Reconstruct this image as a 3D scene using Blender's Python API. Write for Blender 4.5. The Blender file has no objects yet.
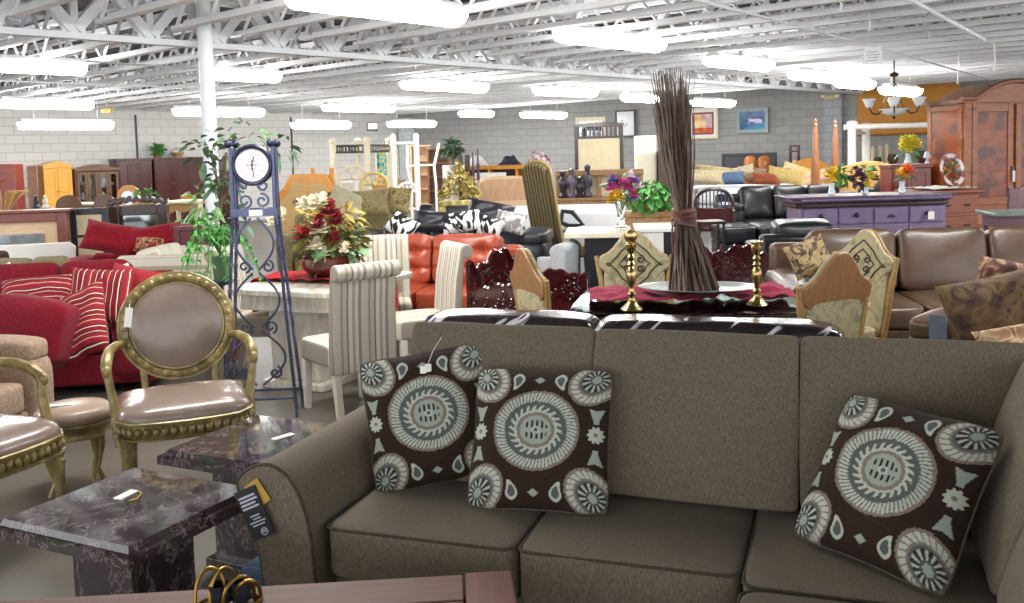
import bpy, bmesh, math, random
from math import sin, cos, pi, radians, sqrt, atan2, hypot
from mathutils import Vector, Matrix, noise
random.seed(7)
SC = bpy.context.scene
COL = SC.collection

# ------------------------------------------------------------------ camera
FPX, CY, CAMH, PITCH, ROLL = 940.0, 219.0, 1.7, radians(4.02), 0.026
_F = Vector((0, cos(PITCH), -sin(PITCH)))
_U0 = Vector((0, sin(PITCH), cos(PITCH)))
_R0 = Vector((1, 0, 0))
_U = _U0 * cos(ROLL) + _R0 * sin(ROLL)
_R = _R0 * cos(ROLL) - _U0 * sin(ROLL)
cam_data = bpy.data.cameras.new('camera')
cam_data.sensor_fit = 'HORIZONTAL'
cam_data.sensor_width = 36.0
cam_data.lens = 36.0 * FPX / 1024.0
cam_data.shift_y = (CY - 301.5) / 1024.0
cam_data.clip_start = 0.05
cam_data.clip_end = 200
cam = bpy.data.objects.new('camera', cam_data)
COL.objects.link(cam)
cam.matrix_world = Matrix((( _R.x, _U.x, -_F.x, 0), (_R.y, _U.y, -_F.y, 0), (_R.z, _U.z, -_F.z, CAMH), (0, 0, 0, 1)))
SC.camera = cam


def _ray(px, py):
    return _F + _R * ((px - 512) / FPX) + _U * ((CY - py) / FPX)


def gp(px, py, z):
    """floor-plan place (x, y) of a measured point that lies at height z"""
    v = _ray(px, py)
    t = (z - CAMH) / v.z
    return (v.x * t, v.y * t)


def at(px, py, Y):
    """(x, z) of a measured point that lies at depth Y"""
    v = _ray(px, py)
    t = Y / v.y
    return (v.x * t, CAMH + v.z * t)


def ax(px, Y, py=200):
    return at(px, py, Y)[0]


def az(px, py, Y):
    return at(px, py, Y)[1]


# ------------------------------------------------------------------ colours and materials
def lin(h):
    h = h.lstrip('#')
    r = []
    for i in (0, 2, 4):
        c = int(h[i:i + 2], 16) / 255
        r.append(c / 12.92 if c <= 0.04045 else ((c + 0.055) / 1.055) ** 2.4)
    return (r[0], r[1], r[2], 1.0)


class NT:
    def __init__(s, name):
        s.mat = bpy.data.materials.new(name)
        s.mat.use_nodes = True
        s.t = s.mat.node_tree
        s.b = s.t.nodes['Principled BSDF']

    def n(s, typ, **kw):
        nd = s.t.nodes.new(typ)
        for k, v in kw.items():
            if k.startswith('i_'):
                nd.inputs[k[2:].replace('_', ' ')].default_value = v
            else:
                setattr(nd, k, v)
        return nd

    def l(s, a, b):
        s.t.links.new(a, b)

    def coord(s, scale=(1, 1, 1), rot=(0, 0, 0), out='Object'):
        tc = s.n('ShaderNodeTexCoord')
        mp = s.n('ShaderNodeMapping')
        mp.inputs['Scale'].default_value = scale
        mp.inputs['Rotation'].default_value = rot
        s.l(tc.outputs[out], mp.inputs['Vector'])
        return mp.outputs['Vector']

    def ramp(s, fac, stops, interp='LINEAR'):
        r = s.n('ShaderNodeValToRGB')
        cr = r.color_ramp
        cr.interpolation = interp
        while len(cr.elements) < len(stops):
            cr.elements.new(0.5)
        for e, (p, c) in zip(cr.elements, stops):
            e.position = p
            e.color = lin(c) if isinstance(c, str) else c
        s.l(fac, r.inputs['Fac'])
        return r.outputs['Color']

    def noise(s, vec, scale, detail=4, rough=0.55, dist=0):
        nz = s.n('ShaderNodeTexNoise')
        nz.inputs['Scale'].default_value = scale
        nz.inputs['Detail'].default_value = detail
        nz.inputs['Roughness'].default_value = rough
        nz.inputs['Distortion'].default_value = dist
        s.l(vec, nz.inputs['Vector'])
        return nz.outputs['Fac']

    def bump(s, h, strength, dist=0.01):
        b = s.n('ShaderNodeBump')
        b.inputs['Strength'].default_value = strength
        b.inputs['Distance'].default_value = dist
        s.l(h, b.inputs['Height'])
        s.l(b.outputs['Normal'], s.b.inputs['Normal'])

    def setup(s, rough=0.5, metal=0, coat=0, sheen=0, spec=None):
        s.b.inputs['Roughness'].default_value = rough
        s.b.inputs['Metallic'].default_value = metal
        s.b.inputs['Coat Weight'].default_value = coat
        s.b.inputs['Coat Roughness'].default_value = 0.08
        s.b.inputs['Sheen Weight'].default_value = sheen * 0.2
        if spec is not None:
            s.b.inputs['Specular IOR Level'].default_value = spec
        return s


_cache = {}


def plain(hexc, rough=0.5, metal=0, coat=0, sheen=0, var=0.12, scale=9, bump=0.0, bscale=60, stretch=(1, 1, 1)):
    key = ('p', hexc, rough, metal, coat, sheen, var, scale, bump, bscale, stretch)
    if key in _cache:
        return _cache[key]
    m = NT('surface_' + hexc.lstrip('#')).setup(rough, metal, coat, sheen)
    c = lin(hexc)
    lo = tuple(x * (1 - var) for x in c[:3]) + (1,)
    hi = tuple(min(1, x * (1 + var)) for x in c[:3]) + (1,)
    v = m.coord(stretch)
    m.l(m.ramp(m.noise(v, scale), [(0.3, lo), (0.7, hi)]), m.b.inputs['Base Color'])
    if bump:
        m.bump(m.noise(v, bscale, 3), bump, 0.01)
    _cache[key] = m.mat
    return m.mat


def wood(c1, c2, rough=0.38, coat=0.15, grain=(3, 3, 22), scale=2.0, rot=(0, 0, 0), blotch=0):
    key = ('w', c1, c2, rough, coat, grain, scale, blotch, rot)
    if key in _cache:
        return _cache[key]
    m = NT('wood_' + c1.lstrip('#')).setup(rough, 0, coat)
    v = m.coord(grain, rot)
    nz = m.noise(v, scale, 6, 0.6, 0.4)
    col = m.ramp(nz, [(0.32, c1), (0.68, c2)])
    if blotch:
        v2 = m.coord((1, 1, 1))
        n2 = m.noise(v2, blotch, 5, 0.6, 0.6)
        mx = m.n('ShaderNodeMix', data_type='RGBA')
        mx.inputs[7].default_value = lin('#2e1b1c')
        m.l(m.ramp(n2, [(0.46, '#000000'), (0.6, '#d0d0d0')]), mx.inputs[0])
        m.l(col, mx.inputs[6])
        col = mx.outputs[2]
    m.l(col, m.b.inputs['Base Color'])
    m.bump(nz, 0.08, 0.004)
    _cache[key] = m.mat
    return m.mat


def fabric(hexc, hex2=None, rough=0.95, sheen=0.25, weave=(90, 90, 30), bump=0.35, contrast=0.2):
    key = ('f', hexc, hex2, weave, bump, sheen)
    if key in _cache:
        return _cache[key]
    m = NT('fabric_' + hexc.lstrip('#')).setup(rough, 0, 0, sheen, 0.2)
    c = lin(hexc)
    lo = tuple(x * (1 - contrast) for x in c[:3]) + (1,) if not hex2 else lin(hex2)
    hi = tuple(min(1, x * (1 + contrast)) for x in c[:3]) + (1,)
    v = m.coord(weave)
    nz = m.noise(v, 1.0, 4, 0.7)
    m.l(m.ramp(nz, [(0.3, lo), (0.7, hi)]), m.b.inputs['Base Color'])
    m.bump(nz, bump, 0.004)
    _cache[key] = m.mat
    return m.mat


def leather(hexc, hex2=None, rough=0.32, coat=0.1, scale=3.5):
    key = ('l', hexc, hex2, rough, coat)
    if key in _cache:
        return _cache[key]
    m = NT('leather_' + hexc.lstrip('#')).setup(rough, 0, coat)
    c = lin(hexc)
    lo = lin(hex2) if hex2 else tuple(x * 0.72 for x in c[:3]) + (1,)
    v = m.coord((1, 1, 1))
    m.l(m.ramp(m.noise(v, scale, 5, 0.6), [(0.32, lo), (0.66, c)]), m.b.inputs['Base Color'])
    m.bump(m.noise(v, 28, 3, 0.5), 0.12, 0.01)
    _cache[key] = m.mat
    return m.mat


def stripes(cols, freq, axis=0, rough=0.85, rot=0.0, wob=0.0, sheen=0.1, interp='CONSTANT'):
    """repeating woven stripes; cols = [(pos, hex), ...] over one repeat of 1/freq metres"""
    key = ('s', tuple(cols), freq, axis, rot, wob)
    if key in _cache:
        return _cache[key]
    m = NT('striped_fabric').setup(rough, 0, 0, sheen, 0.2)
    v = m.coord((1, 1, 1), (0, 0, 0) if not rot else (0, rot, 0))
    sp = m.n('ShaderNodeSeparateXYZ')
    m.l(v, sp.inputs[0])
    val = sp.outputs[axis]
    if wob:
        ad = m.n('ShaderNodeMath', operation='MULTIPLY_ADD')
        m.l(m.noise(v, 5, 2), ad.inputs[0])
        ad.inputs[1].default_value = wob
        m.l(val, ad.inputs[2])
        val = ad.outputs[0]
    mu = m.n('ShaderNodeMath', operation='MULTIPLY')
    mu.inputs[1].default_value = freq
    m.l(val, mu.inputs[0])
    fr = m.n('ShaderNodeMath', operation='FRACT')
    m.l(mu.outputs[0], fr.inputs[0])
    m.l(m.ramp(fr.outputs[0], cols, interp), m.b.inputs['Base Color'])
    _cache[key] = m.mat
    return m.mat


def blotches(stops, scale=8, dist=1.5, rough=0.8, coat=0, stretch=(1, 1, 1), interp='LINEAR', bump=0.2, rot=(0, 0, 0), detail=3):
    key = ('b', tuple(stops), scale, dist, rough, stretch, rot, detail)
    if key in _cache:
        return _cache[key]
    m = NT('patterned_surface').setup(rough, 0, coat)
    v = m.coord(stretch, rot)
    nz = m.noise(v, scale, detail, 0.5, dist)
    m.l(m.ramp(nz, stops, interp), m.b.inputs['Base Color'])
    if bump:
        m.bump(nz, bump, 0.01)
    _cache[key] = m.mat
    return m.mat


def vcol(name, rough=0.85, coat=0, bump=0):
    if name in _cache:
        return _cache[name]
    m = NT(name).setup(rough, 0, coat, 0.1, 0.2)
    a = m.n('ShaderNodeAttribute')
    a.attribute_name = 'Col'
    m.l(a.outputs['Color'], m.b.inputs['Base Color'])
    if bump:
        m.bump(m.noise(m.coord((1, 1, 1)), 120, 2), bump, 0.003)
    _cache[name] = m.mat
    return m.mat


def metal(hexc, rough=0.25, var=0.1):
    return plain(hexc, rough, 1.0, 0, 0, var, 14)


def emit(name, col, strength):
    m = NT(name)
    m.b.inputs['Base Color'].default_value = (0.9, 0.9, 0.9, 1)
    m.b.inputs['Emission Color'].default_value = col
    m.b.inputs['Emission Strength'].default_value = strength
    return m.mat


def glass(hexc='#ffffff', rough=0.02, alpha=0.25):
    key = ('g', hexc, rough, alpha)
    if key in _cache:
        return _cache[key]
    m = NT('glass').setup(rough)
    m.b.inputs['Base Color'].default_value = lin(hexc)
    m.b.inputs['Transmission Weight'].default_value = 1.0
    m.b.inputs['IOR'].default_value = 1.45
    _cache[key] = m.mat
    return m.mat


# ------------------------------------------------------------------ mesh builder
class MB:
    def __init__(s):
        s.v, s.f, s.M, s.c = [], [], Matrix(), None

    def add(s, vs, fs, cols=None):
        n = len(s.v)
        M = s.M
        s.v += [tuple(M @ Vector(p)) for p in vs]
        s.f += [[i + n for i in f] for f in fs]
        if cols is not None:
            if s.c is None:
                s.c = []
            s.c += [(0, 0, 0, 1)] * (n - len(s.c)) + list(cols)
        return s

    def at(s, loc=(0, 0, 0), rz=0, rx=0, ry=0, sc=1):
        s.M = Matrix.Translation(loc) @ Matrix.Rotation(rz, 4, 'Z') @ Matrix.Rotation(ry, 4, 'Y') @ Matrix.Rotation(rx, 4, 'X')
        if sc != 1:
            s.M = s.M @ Matrix.Scale(sc, 4)
        return s

    def box(s, x0, x1, y0, y1, z0, z1):
        vs = [(x, y, z) for x in (x0, x1) for y in (y0, y1) for z in (z0, z1)]
        return s.add(vs, [(0, 1, 3, 2), (4, 6, 7, 5), (0, 4, 5, 1), (2, 3, 7, 6), (0, 2, 6, 4), (1, 5, 7, 3)])

    def prism(s, poly, a0, a1, axis='y'):
        n = len(poly)

        def q(p, a):
            return (p[0], a, p[1]) if axis == 'y' else ((a, p[0], p[1]) if axis == 'x' else (p[0], p[1], a))
        vs = [q(p, a0) for p in poly] + [q(p, a1) for p in poly]
        fs = [tuple(range(n)), tuple(range(2 * n - 1, n - 1, -1))]
        fs += [(i, i + n, (i + 1) % n + n, (i + 1) % n) for i in range(n)]
        return s.add(vs, fs)

    def tube(s, pts, r, n=8, closed=False):
        P = [Vector(p) for p in pts]
        k = len(P)
        rs = r if isinstance(r, (list, tuple)) else [r] * k
        vs, fs = [], []
        up = None
        for i in range(k):
            a = P[(i - 1) % k] if (closed or i > 0) else P[i]
            b = P[(i + 1) % k] if (closed or i < k - 1) else P[i]
            t = (b - a)
            t = t.normalized() if t.length > 1e-9 else Vector((0, 0, 1))
            if up is None:
                up = Vector((0, 0, 1)) if abs(t.z) < 0.9 else Vector((1, 0, 0))
            e1 = (up - t * up.dot(t))
            if e1.length < 1e-6:
                e1 = t.orthogonal()
            e1.normalize()
            up = e1
            e2 = t.cross(e1)
            for j in range(n):
                an = 2 * pi * j / n
                vs.append(tuple(P[i] + (e1 * cos(an) + e2 * sin(an)) * rs[i]))
        for i in range(k if closed else k - 1):
            for j in range(n):
                a, b = i * n + j, i * n + (j + 1) % n
                c, d = ((i + 1) % k) * n + (j + 1) % n, ((i + 1) % k) * n + j
                fs.append((a, b, c, d))
        if not closed:
            fs.append(tuple(range(n - 1, -1, -1)))
            fs.append(tuple(range((k - 1) * n, k * n)))
        return s.add(vs, fs)

    def lathe(s, prof, n=20, c=(0, 0, 0)):
        vs, fs = [], []
        for (r, z) in prof:
            for j in range(n):
                a = 2 * pi * j / n
                vs.append((c[0] + r * cos(a), c[1] + r * sin(a), c[2] + z))
        for i in range(len(prof) - 1):
            for j in range(n):
                fs.append((i * n + j, i * n + (j + 1) % n, (i + 1) * n + (j + 1) % n, (i + 1) * n + j))
        fs.append(tuple(range(n - 1, -1, -1)))
        fs.append(tuple(range((len(prof) - 1) * n, len(prof) * n)))
        return s.add(vs, fs)

    def ball(s, c, r, nu=12, nv=8):
        r = r if isinstance(r, (list, tuple)) else (r, r, r)
        vs, fs = [(c[0], c[1], c[2] - r[2])], []
        for i in range(1, nv):
            th = -pi / 2 + pi * i / nv
            for j in range(nu):
                a = 2 * pi * j / nu
                vs.append((c[0] + r[0] * cos(th) * cos(a), c[1] + r[1] * cos(th) * sin(a), c[2] + r[2] * sin(th)))
        vs.append((c[0], c[1], c[2] + r[2]))
        for j in range(nu):
            fs.append((0, 1 + (j + 1) % nu, 1 + j))
            t = len(vs) - 1
            b = 1 + (nv - 2) * nu
            fs.append((t, b + j, b + (j + 1) % nu))
        for i in range(nv - 2):
            for j in range(nu):
                a = 1 + i * nu
                fs.append((a + j, a + (j + 1) % nu, a + nu + (j + 1) % nu, a + nu + j))
        return s.add(vs, fs)

    def cushion(s, c, size, puff=(0.0, 0.0, 0.15), k=7, n=12, wob=0.0, seed=0, fn=None):
        """rounded box with bulging faces; size = full extents, puff = outward bulge share per axis"""
        hx, hy, hz = size[0] / 2, size[1] / 2, size[2] / 2
        vs, idx, fs = [], {}, []

        def vert(p):
            key = tuple(round(q * 1000) for q in p)
            if key in idx:
                return idx[key]
            x, y, z = p
            mx = max(abs(x), abs(y), abs(z))
            nk = (abs(x) ** k + abs(y) ** k + abs(z) ** k) ** (1 / k)
            g = mx / nk
            X, Y, Z = x * g, y * g, z * g
            X *= 1 + puff[0] * (1 - y * y) * (1 - z * z)
            Y *= 1 + puff[1] * (1 - x * x) * (1 - z * z)
            Z *= 1 + puff[2] * (1 - x * x) * (1 - y * y)
            X, Y, Z = X * hx, Y * hy, Z * hz
            if wob:
                w = noise.noise_vector(Vector((X * 4 + seed * 7.1, Y * 4, Z * 4)))
                X, Y, Z = X + w.x * wob, Y + w.y * wob, Z + w.z * wob
            if fn:
                X, Y, Z = fn(X, Y, Z)
            vs.append((c[0] + X, c[1] + Y, c[2] + Z))
            idx[key] = len(vs) - 1
            return idx[key]
        L = [-cos(pi * i / n) * 0.5 + (2 * i / n - 1) * 0.5 for i in range(n + 1)]
        for d in range(3):
            for sg in (-1, 1):
                for i in range(n):
                    for j in range(n):
                        q = []
                        for (a, b) in ((i, j), (i + 1, j), (i + 1, j + 1), (i, j + 1)):
                            p = [0, 0, 0]
                            p[d] = sg
                            p[(d + 1) % 3] = L[a]
                            p[(d + 2) % 3] = L[b]
                            q.append(vert(p))
                        fs.append(q if sg > 0 else q[::-1])
        return s.add(vs, fs)

    def sheet(s, fn, nu, nv, colfn=None, wrapu=False):
        vs = [fn(i / nu, j / nv) for j in range(nv + 1) for i in range(nu + 1)]
        cols = [colfn(i / nu, j / nv) for j in range(nv + 1) for i in range(nu + 1)] if colfn else None
        fs = [(j * (nu + 1) + i, j * (nu + 1) + i + 1, (j + 1) * (nu + 1) + i + 1, (j + 1) * (nu + 1) + i) for j in range(nv) for i in range(nu)]
        return s.add(vs, fs, cols)

    def petal(s, base, d, L, w, cup=0.25):
        d = Vector(d).normalized()
        side = d.orthogonal().normalized() if abs(d.z) > 0.95 else d.cross(Vector((0, 0, 1))).normalized()
        nrm = side.cross(d)
        b = Vector(base)
        c = b + d * (L * 0.5) - nrm * (cup * L * 0.25)
        vs = [tuple(c)]
        for k in range(9):
            a = pi * 2 * k / 9 + pi
            q = b + d * (L * (0.5 + 0.5 * cos(a))) + side * (w * 0.5 * sin(a)) + nrm * (cup * L * 0.3 * (sin(a) ** 2 + max(0, cos(a))))
            vs.append(tuple(q))
        return s.add(vs, [(0, 1 + k, 1 + (k + 1) % 9) for k in range(9)])

    def leaf(s, base, d, L, w, droop=0.3, roll=0.0):
        """a folded pointed leaf blade"""
        d = Vector(d).normalized()
        side = d.cross(Vector((0, 0, 1)))
        if side.length < 0.05:
            side = Vector((1, 0, 0))
        side.normalize()
        nrm = side.cross(d)
        side = (side * cos(roll) + nrm * sin(roll))
        nrm = side.cross(d)
        b = Vector(base)
        vs = [b]
        for (t, ww) in ((0.3, 0.85), (0.65, 0.8)):
            m = b + d * (L * t) - Vector((0, 0, droop * L * t * t))
            vs += [m - side * (w * ww / 2) + nrm * (w * 0.12), m, m + side * (w * ww / 2) + nrm * (w * 0.12)]
        vs.append(b + d * L - Vector((0, 0, droop * L)))
        return s.add([tuple(p) for p in vs], [(0, 2, 1), (0, 3, 2), (1, 2, 5, 4), (2, 3, 6, 5), (4, 5, 7), (5, 6, 7)])


def mesh_of(name, mb, mats, smooth=True, ang=40):
    me = bpy.data.meshes.new(name)
    me.from_pydata(mb.v, [], mb.f)
    bm = bmesh.new()
    bm.from_mesh(me)
    bmesh.ops.recalc_face_normals(bm, faces=bm.faces)
    bm.to_mesh(me)
    bm.free()
    if mb.c is not None:
        cols = mb.c + [(0.1, 0.1, 0.1, 1)] * (len(mb.v) - len(mb.c))
        at_ = me.color_attributes.new('Col', 'FLOAT_COLOR', 'POINT')
        at_.data.foreach_set('color', [x for c in cols for x in c])
    me.materials.append(mats)
    if smooth:
        me.shade_smooth()
        me.set_sharp_from_angle(angle=radians(ang))
    return me


def obj(name, mb, mat, parent=None, bev=0, ang=40, label=None, kind=None, sub=0, solid=0):
    o = bpy.data.objects.new(name, mesh_of(name, mb, mat, True, ang))
    COL.objects.link(o)
    if parent is not None:
        o.parent = parent
    if solid:
        md = o.modifiers.new('thickness', 'SOLIDIFY')
        md.thickness = solid
        md.offset = 0
    if bev:
        md = o.modifiers.new('bevel', 'BEVEL')
        md.width = bev
        md.segments = 2
        md.limit_method = 'ANGLE'
        md.angle_limit = radians(35)
    if sub:
        md = o.modifiers.new('subsurf', 'SUBSURF')
        md.levels = md.render_levels = sub
    if label:
        o['label'] = label
    if kind:
        o['kind'] = kind
    return o


def tag(o, label, cat, group=None, kind=None):
    o['label'] = label
    o['category'] = cat
    if group:
        o['group'] = group
    if kind:
        o['kind'] = kind
    return o


def T(name, label, cat, loc=(0, 0, 0), rz=0, group=None, tilt=None):
    o = bpy.data.objects.new(name, None)
    o.empty_display_size = 0.1
    COL.objects.link(o)
    loc = tuple(loc) + (0,) * (3 - len(loc))
    o.location = loc
    o.rotation_euler = (tilt[0], tilt[1], rz) if tilt else (0, 0, rz)
    return tag(o, label, cat, group)


def one(name, label, cat, mb, mat, loc=(0, 0, 0), rz=0, group=None, tilt=None, **kw):
    o = obj(name, mb, mat, **kw)
    loc = tuple(loc) + (0,) * (3 - len(loc))
    o.location = loc
    o.rotation_euler = (tilt[0], tilt[1], rz) if tilt else (0, 0, rz)
    return tag(o, label, cat, group)


KIDS = {}


def dup(root, loc, rz, label, group=None, tilt=None, scale=1):
    r = root.copy()
    COL.objects.link(r)
    loc = tuple(loc) + (0,) * (3 - len(loc))
    r.location = loc
    r.rotation_euler = (tilt[0], tilt[1], rz) if tilt else (0, 0, rz)
    if scale != 1:
        r.scale = (scale,) * 3
    r['label'] = label
    if group:
        r['group'] = group
    for ch in list(root.children):
        c = ch.copy()
        COL.objects.link(c)
        c.parent = r
        for g in list(ch.children):
            d = g.copy()
            COL.objects.link(d)
            d.parent = c
    return r


def arc(cx, cy, r, a0, a1, n, ry=None):
    ry = r if ry is None else ry
    return [(cx + r * cos(a0 + (a1 - a0) * i / n), cy + ry * sin(a0 + (a1 - a0) * i / n)) for i in range(n + 1)]
# ------------------------------------------------------------------ the building
GA = radians(42.4)
G = Vector((sin(GA), cos(GA), 0))          # girder direction
J = Vector((cos(GA), -sin(GA), 0))         # joist direction
CN = Vector((-3.6, 30.5, 0))               # far corner of the hall
W1 = (Vector((-10.96, 22, 0)) - CN).normalized()
W2 = Vector((0.85, -0.527, 0)).normalized()
RZ1 = atan2(J.x, -J.y)                     # things that face away from the left wall
RZ2 = atan2(-0.527, 0.85)


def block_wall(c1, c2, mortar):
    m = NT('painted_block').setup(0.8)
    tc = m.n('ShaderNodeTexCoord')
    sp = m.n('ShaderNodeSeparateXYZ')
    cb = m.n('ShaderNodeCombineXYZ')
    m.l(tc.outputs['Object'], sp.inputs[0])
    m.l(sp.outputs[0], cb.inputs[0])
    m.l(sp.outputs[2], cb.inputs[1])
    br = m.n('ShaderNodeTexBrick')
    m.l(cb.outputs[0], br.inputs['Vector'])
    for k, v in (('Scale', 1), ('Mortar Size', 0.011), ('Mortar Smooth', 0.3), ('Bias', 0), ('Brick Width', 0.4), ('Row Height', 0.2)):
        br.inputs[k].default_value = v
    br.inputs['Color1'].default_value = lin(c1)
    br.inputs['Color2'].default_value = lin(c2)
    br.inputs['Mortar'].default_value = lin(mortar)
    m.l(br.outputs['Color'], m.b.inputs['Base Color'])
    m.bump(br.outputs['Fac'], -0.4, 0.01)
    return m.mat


def structure(name, mb, mat, loc=(0, 0, 0), rz=0, **kw):
    o = obj(name, mb, mat, kind='structure', **kw)
    o.location = loc
    o.rotation_euler[2] = rz
    return o


HALL = 4.0
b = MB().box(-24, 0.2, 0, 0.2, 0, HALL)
structure('wall_left', b, block_wall('#dad9d6', '#d3d2cf', '#bdbbb9'), CN, atan2(-W1.y, -W1.x))  # paler than the back wall: glow of the lamps put into its colour
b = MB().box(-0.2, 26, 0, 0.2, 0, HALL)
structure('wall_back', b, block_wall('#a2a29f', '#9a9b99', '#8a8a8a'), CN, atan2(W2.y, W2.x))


def on_wall2(px, py=150):
    """(x, y) where the sight line of a measured point meets the back wall"""
    v = _ray(px, py)
    k = v.x / v.y
    s = (k * CN.y - CN.x) / (W2.x - k * W2.y)
    return CN + W2 * s


def on_wall1(px, py=150):
    v = _ray(px, py)
    k = v.x / v.y
    s = (k * CN.y - CN.x) / (W1.x - k * W1.y)
    return CN + W1 * s


# floor: worn pale sheet flooring
m = NT('worn_floor').setup(0.42)
v = m.coord((1, 1, 1))
m.l(m.ramp(m.noise(v, 1.6, 6, 0.6, 0.5), [(0.3, '#57524a'), (0.7, '#69645b')]), m.b.inputs['Base Color'])
b = MB().box(-34, 30, -3.5, 36, -0.1, 0)
structure('floor', b, m.mat)

# ceiling deck: ribbed steel sheet, ribs run with the girder
deck_mat = plain('#62626b', 0.6, 0.0, 0, 0, 0.08, 0.6)
b = MB()
pitch, nb = 0.15, 184
A0, A1 = -7.0, 25.0
vs, fs = [], []
for i in range(nb):
    b0 = -0.5 + i * pitch
    for k, (db, z) in enumerate(((0, 0.04), (0.05, 0.04), (0.075, 0), (0.125, 0))):
        for a in (A0, A1):
            p = CN - G * a + J * (b0 + db)
            vs.append((p.x, p.y, 3.44 + z))
n4 = nb * 4
fs = [(2 * i, 2 * i + 1, 2 * i + 3, 2 * i + 2) for i in range(n4 - 1)]
b.add(vs, fs)
o = structure('ceiling', b, deck_mat, ang=20)
md = o.modifiers.new('sheet', 'SOLIDIFY')
md.thickness = 0.02
md.offset = 1

steel = plain('#e6e8ea', 0.55, 0.0, 0, 0, 0.06, 3)
steel2 = plain('#dcdfe2', 0.55, 0.0, 0, 0, 0.06, 3)
# open web joist (local x along its length)


def joist(L):
    b = MB()
    b.box(0, L, -0.05, 0.05, 0, 0.035)
    b.box(0.25, L - 0.25, -0.05, -0.012, 0.035, 0.06)
    b.box(-0.12, L + 0.1, -0.05, 0.05, 0.36, 0.42)
    n = int(L / 0.62)
    s = L / n
    for i in range(n):
        x = i * s
        b.tube([(x + 0.03, 0, 0.04), (x + s / 2, 0, 0.38)], 0.021, 4)
        b.tube([(x + s / 2, 0, 0.38), (x + s - 0.03, 0, 0.04)], 0.021, 4)
    return b


far_j = near_j = None
BG = 14.1
for i in range(33):
    a = 0.35 + 0.75 * i
    p = CN - G * a + J * 0.15
    if far_j is None:
        far_j = structure('roof_joist', joist(13.6), steel)
        o = far_j
    else:
        o = far_j.copy()
        COL.objects.link(o)
    o.location = (p.x, p.y, 3.0)
    o.rotation_euler[2] = atan2(J.y, J.x)
for i in range(35):
    a = -1.9 + 0.75 * i
    p = CN - G * a + J * (BG + 0.35)
    if near_j is None:
        near_j = structure('roof_joist', joist(12.2), steel)
        o = near_j
    else:
        o = near_j.copy()
        COL.objects.link(o)
    o.location = (p.x, p.y, 3.0)
    o.rotation_euler[2] = atan2(J.y, J.x)

# the deep girder
b = MB()
LG = 27.5
for sg in (-1, 1):
    b.box(0, LG, sg * 0.014, sg * 0.045, 2.885, 2.905)
    b.box(0, LG, sg * 0.014, sg * 0.024, 2.885, 2.95)
    b.box(0, LG, sg * 0.02, sg * 0.12, 3.36, 3.43)
nn = int(LG / 0.75)
for i in range(nn):
    x = 0.3 + i * 0.75
    b.box(x - 0.11, x + 0.11, -0.012, 0.012, 2.9, 3.08)
    b.box(x - 0.035, x + 0.035, -0.035, 0.035, 2.95, 3.38)
    for sg in (-1, 1):
        d = Vector((sg * 0.36, 0, 0.40)).normalized()
        nx = Vector((-d.z, 0, d.x)) * 0.05
        p0, p1 = Vector((x + sg * 0.02, 0, 2.98)), Vector((x + sg * 0.37, 0, 3.38))
        poly = [((p0 + nx).x, (p0 + nx).z), ((p0 - nx).x, (p0 - nx).z), ((p1 - nx).x, (p1 - nx).z), ((p1 + nx).x, (p1 + nx).z)]
        b.prism(poly, -0.05, 0.05)
gstart = CN - G * 24.0 + J * BG
structure('roof_girder', b, steel2, gstart, atan2(G.y, G.x), ang=30)

# steel post under the girder
x, y = 0, 0
v = _ray(206, 60)
k = v.x / v.y
g0 = gstart + J * 0.24
pp = g0 + G * ((k * g0.y - g0.x) / (G.x - k * G.y))
b = MB().lathe([(0.14, 0), (0.14, 0.015), (0.076, 0.015), (0.076, 3.40), (0.12, 3.40), (0.12, 3.42)], 24)
structure('column', b, plain('#e3e8ec', 0.4, 0, 0.1, 0, 0.03), pp)

# pilaster, black joints and the orange band on the back wall
q = on_wall2(834)
b = MB().box(-0.22, 0.22, -0.16, 0, 0, 3.4)
structure('wall_pilaster', b, block_wall('#aab0b4', '#a3a9ad', '#8c9094'), q, atan2(W2.y, W2.x))
qa, qb = on_wall2(858), on_wall2(960)
L = (qb - qa).length
b = MB().box(0, L, -0.05, 0, 1.93, 3.05)
structure('trim_1', b, plain('#c98a3a', 0.75, 0, 0, 0, 0.08, 3), qa, atan2(W2.y, W2.x))
b = MB().box(0, L, -0.09, 0, 1.88, 1.93)
structure('trim_2', b, plain('#8a5a26', 0.6), qa, atan2(W2.y, W2.x))
for i, pxx in enumerate((137, 292)):
    q = on_wall1(pxx)
    b = MB().box(-0.025, 0.025, -0.02, 0, 0, 2.9)
    structure('trim_%d' % (3 + i), b, plain('#4a4a4e', 0.6), q, atan2(-W1.y, -W1.x))
q = on_wall1(404)
b = MB().box(-0.3, 0.3, -0.3, 0, 0, 3.4)
q = on_wall2(408)
structure('trim_5', MB().box(-0.2, 0.25, -0.2, 0, 0, 2.9), plain('#cfdadd', 0.6), q, atan2(W2.y, W2.x))

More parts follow.
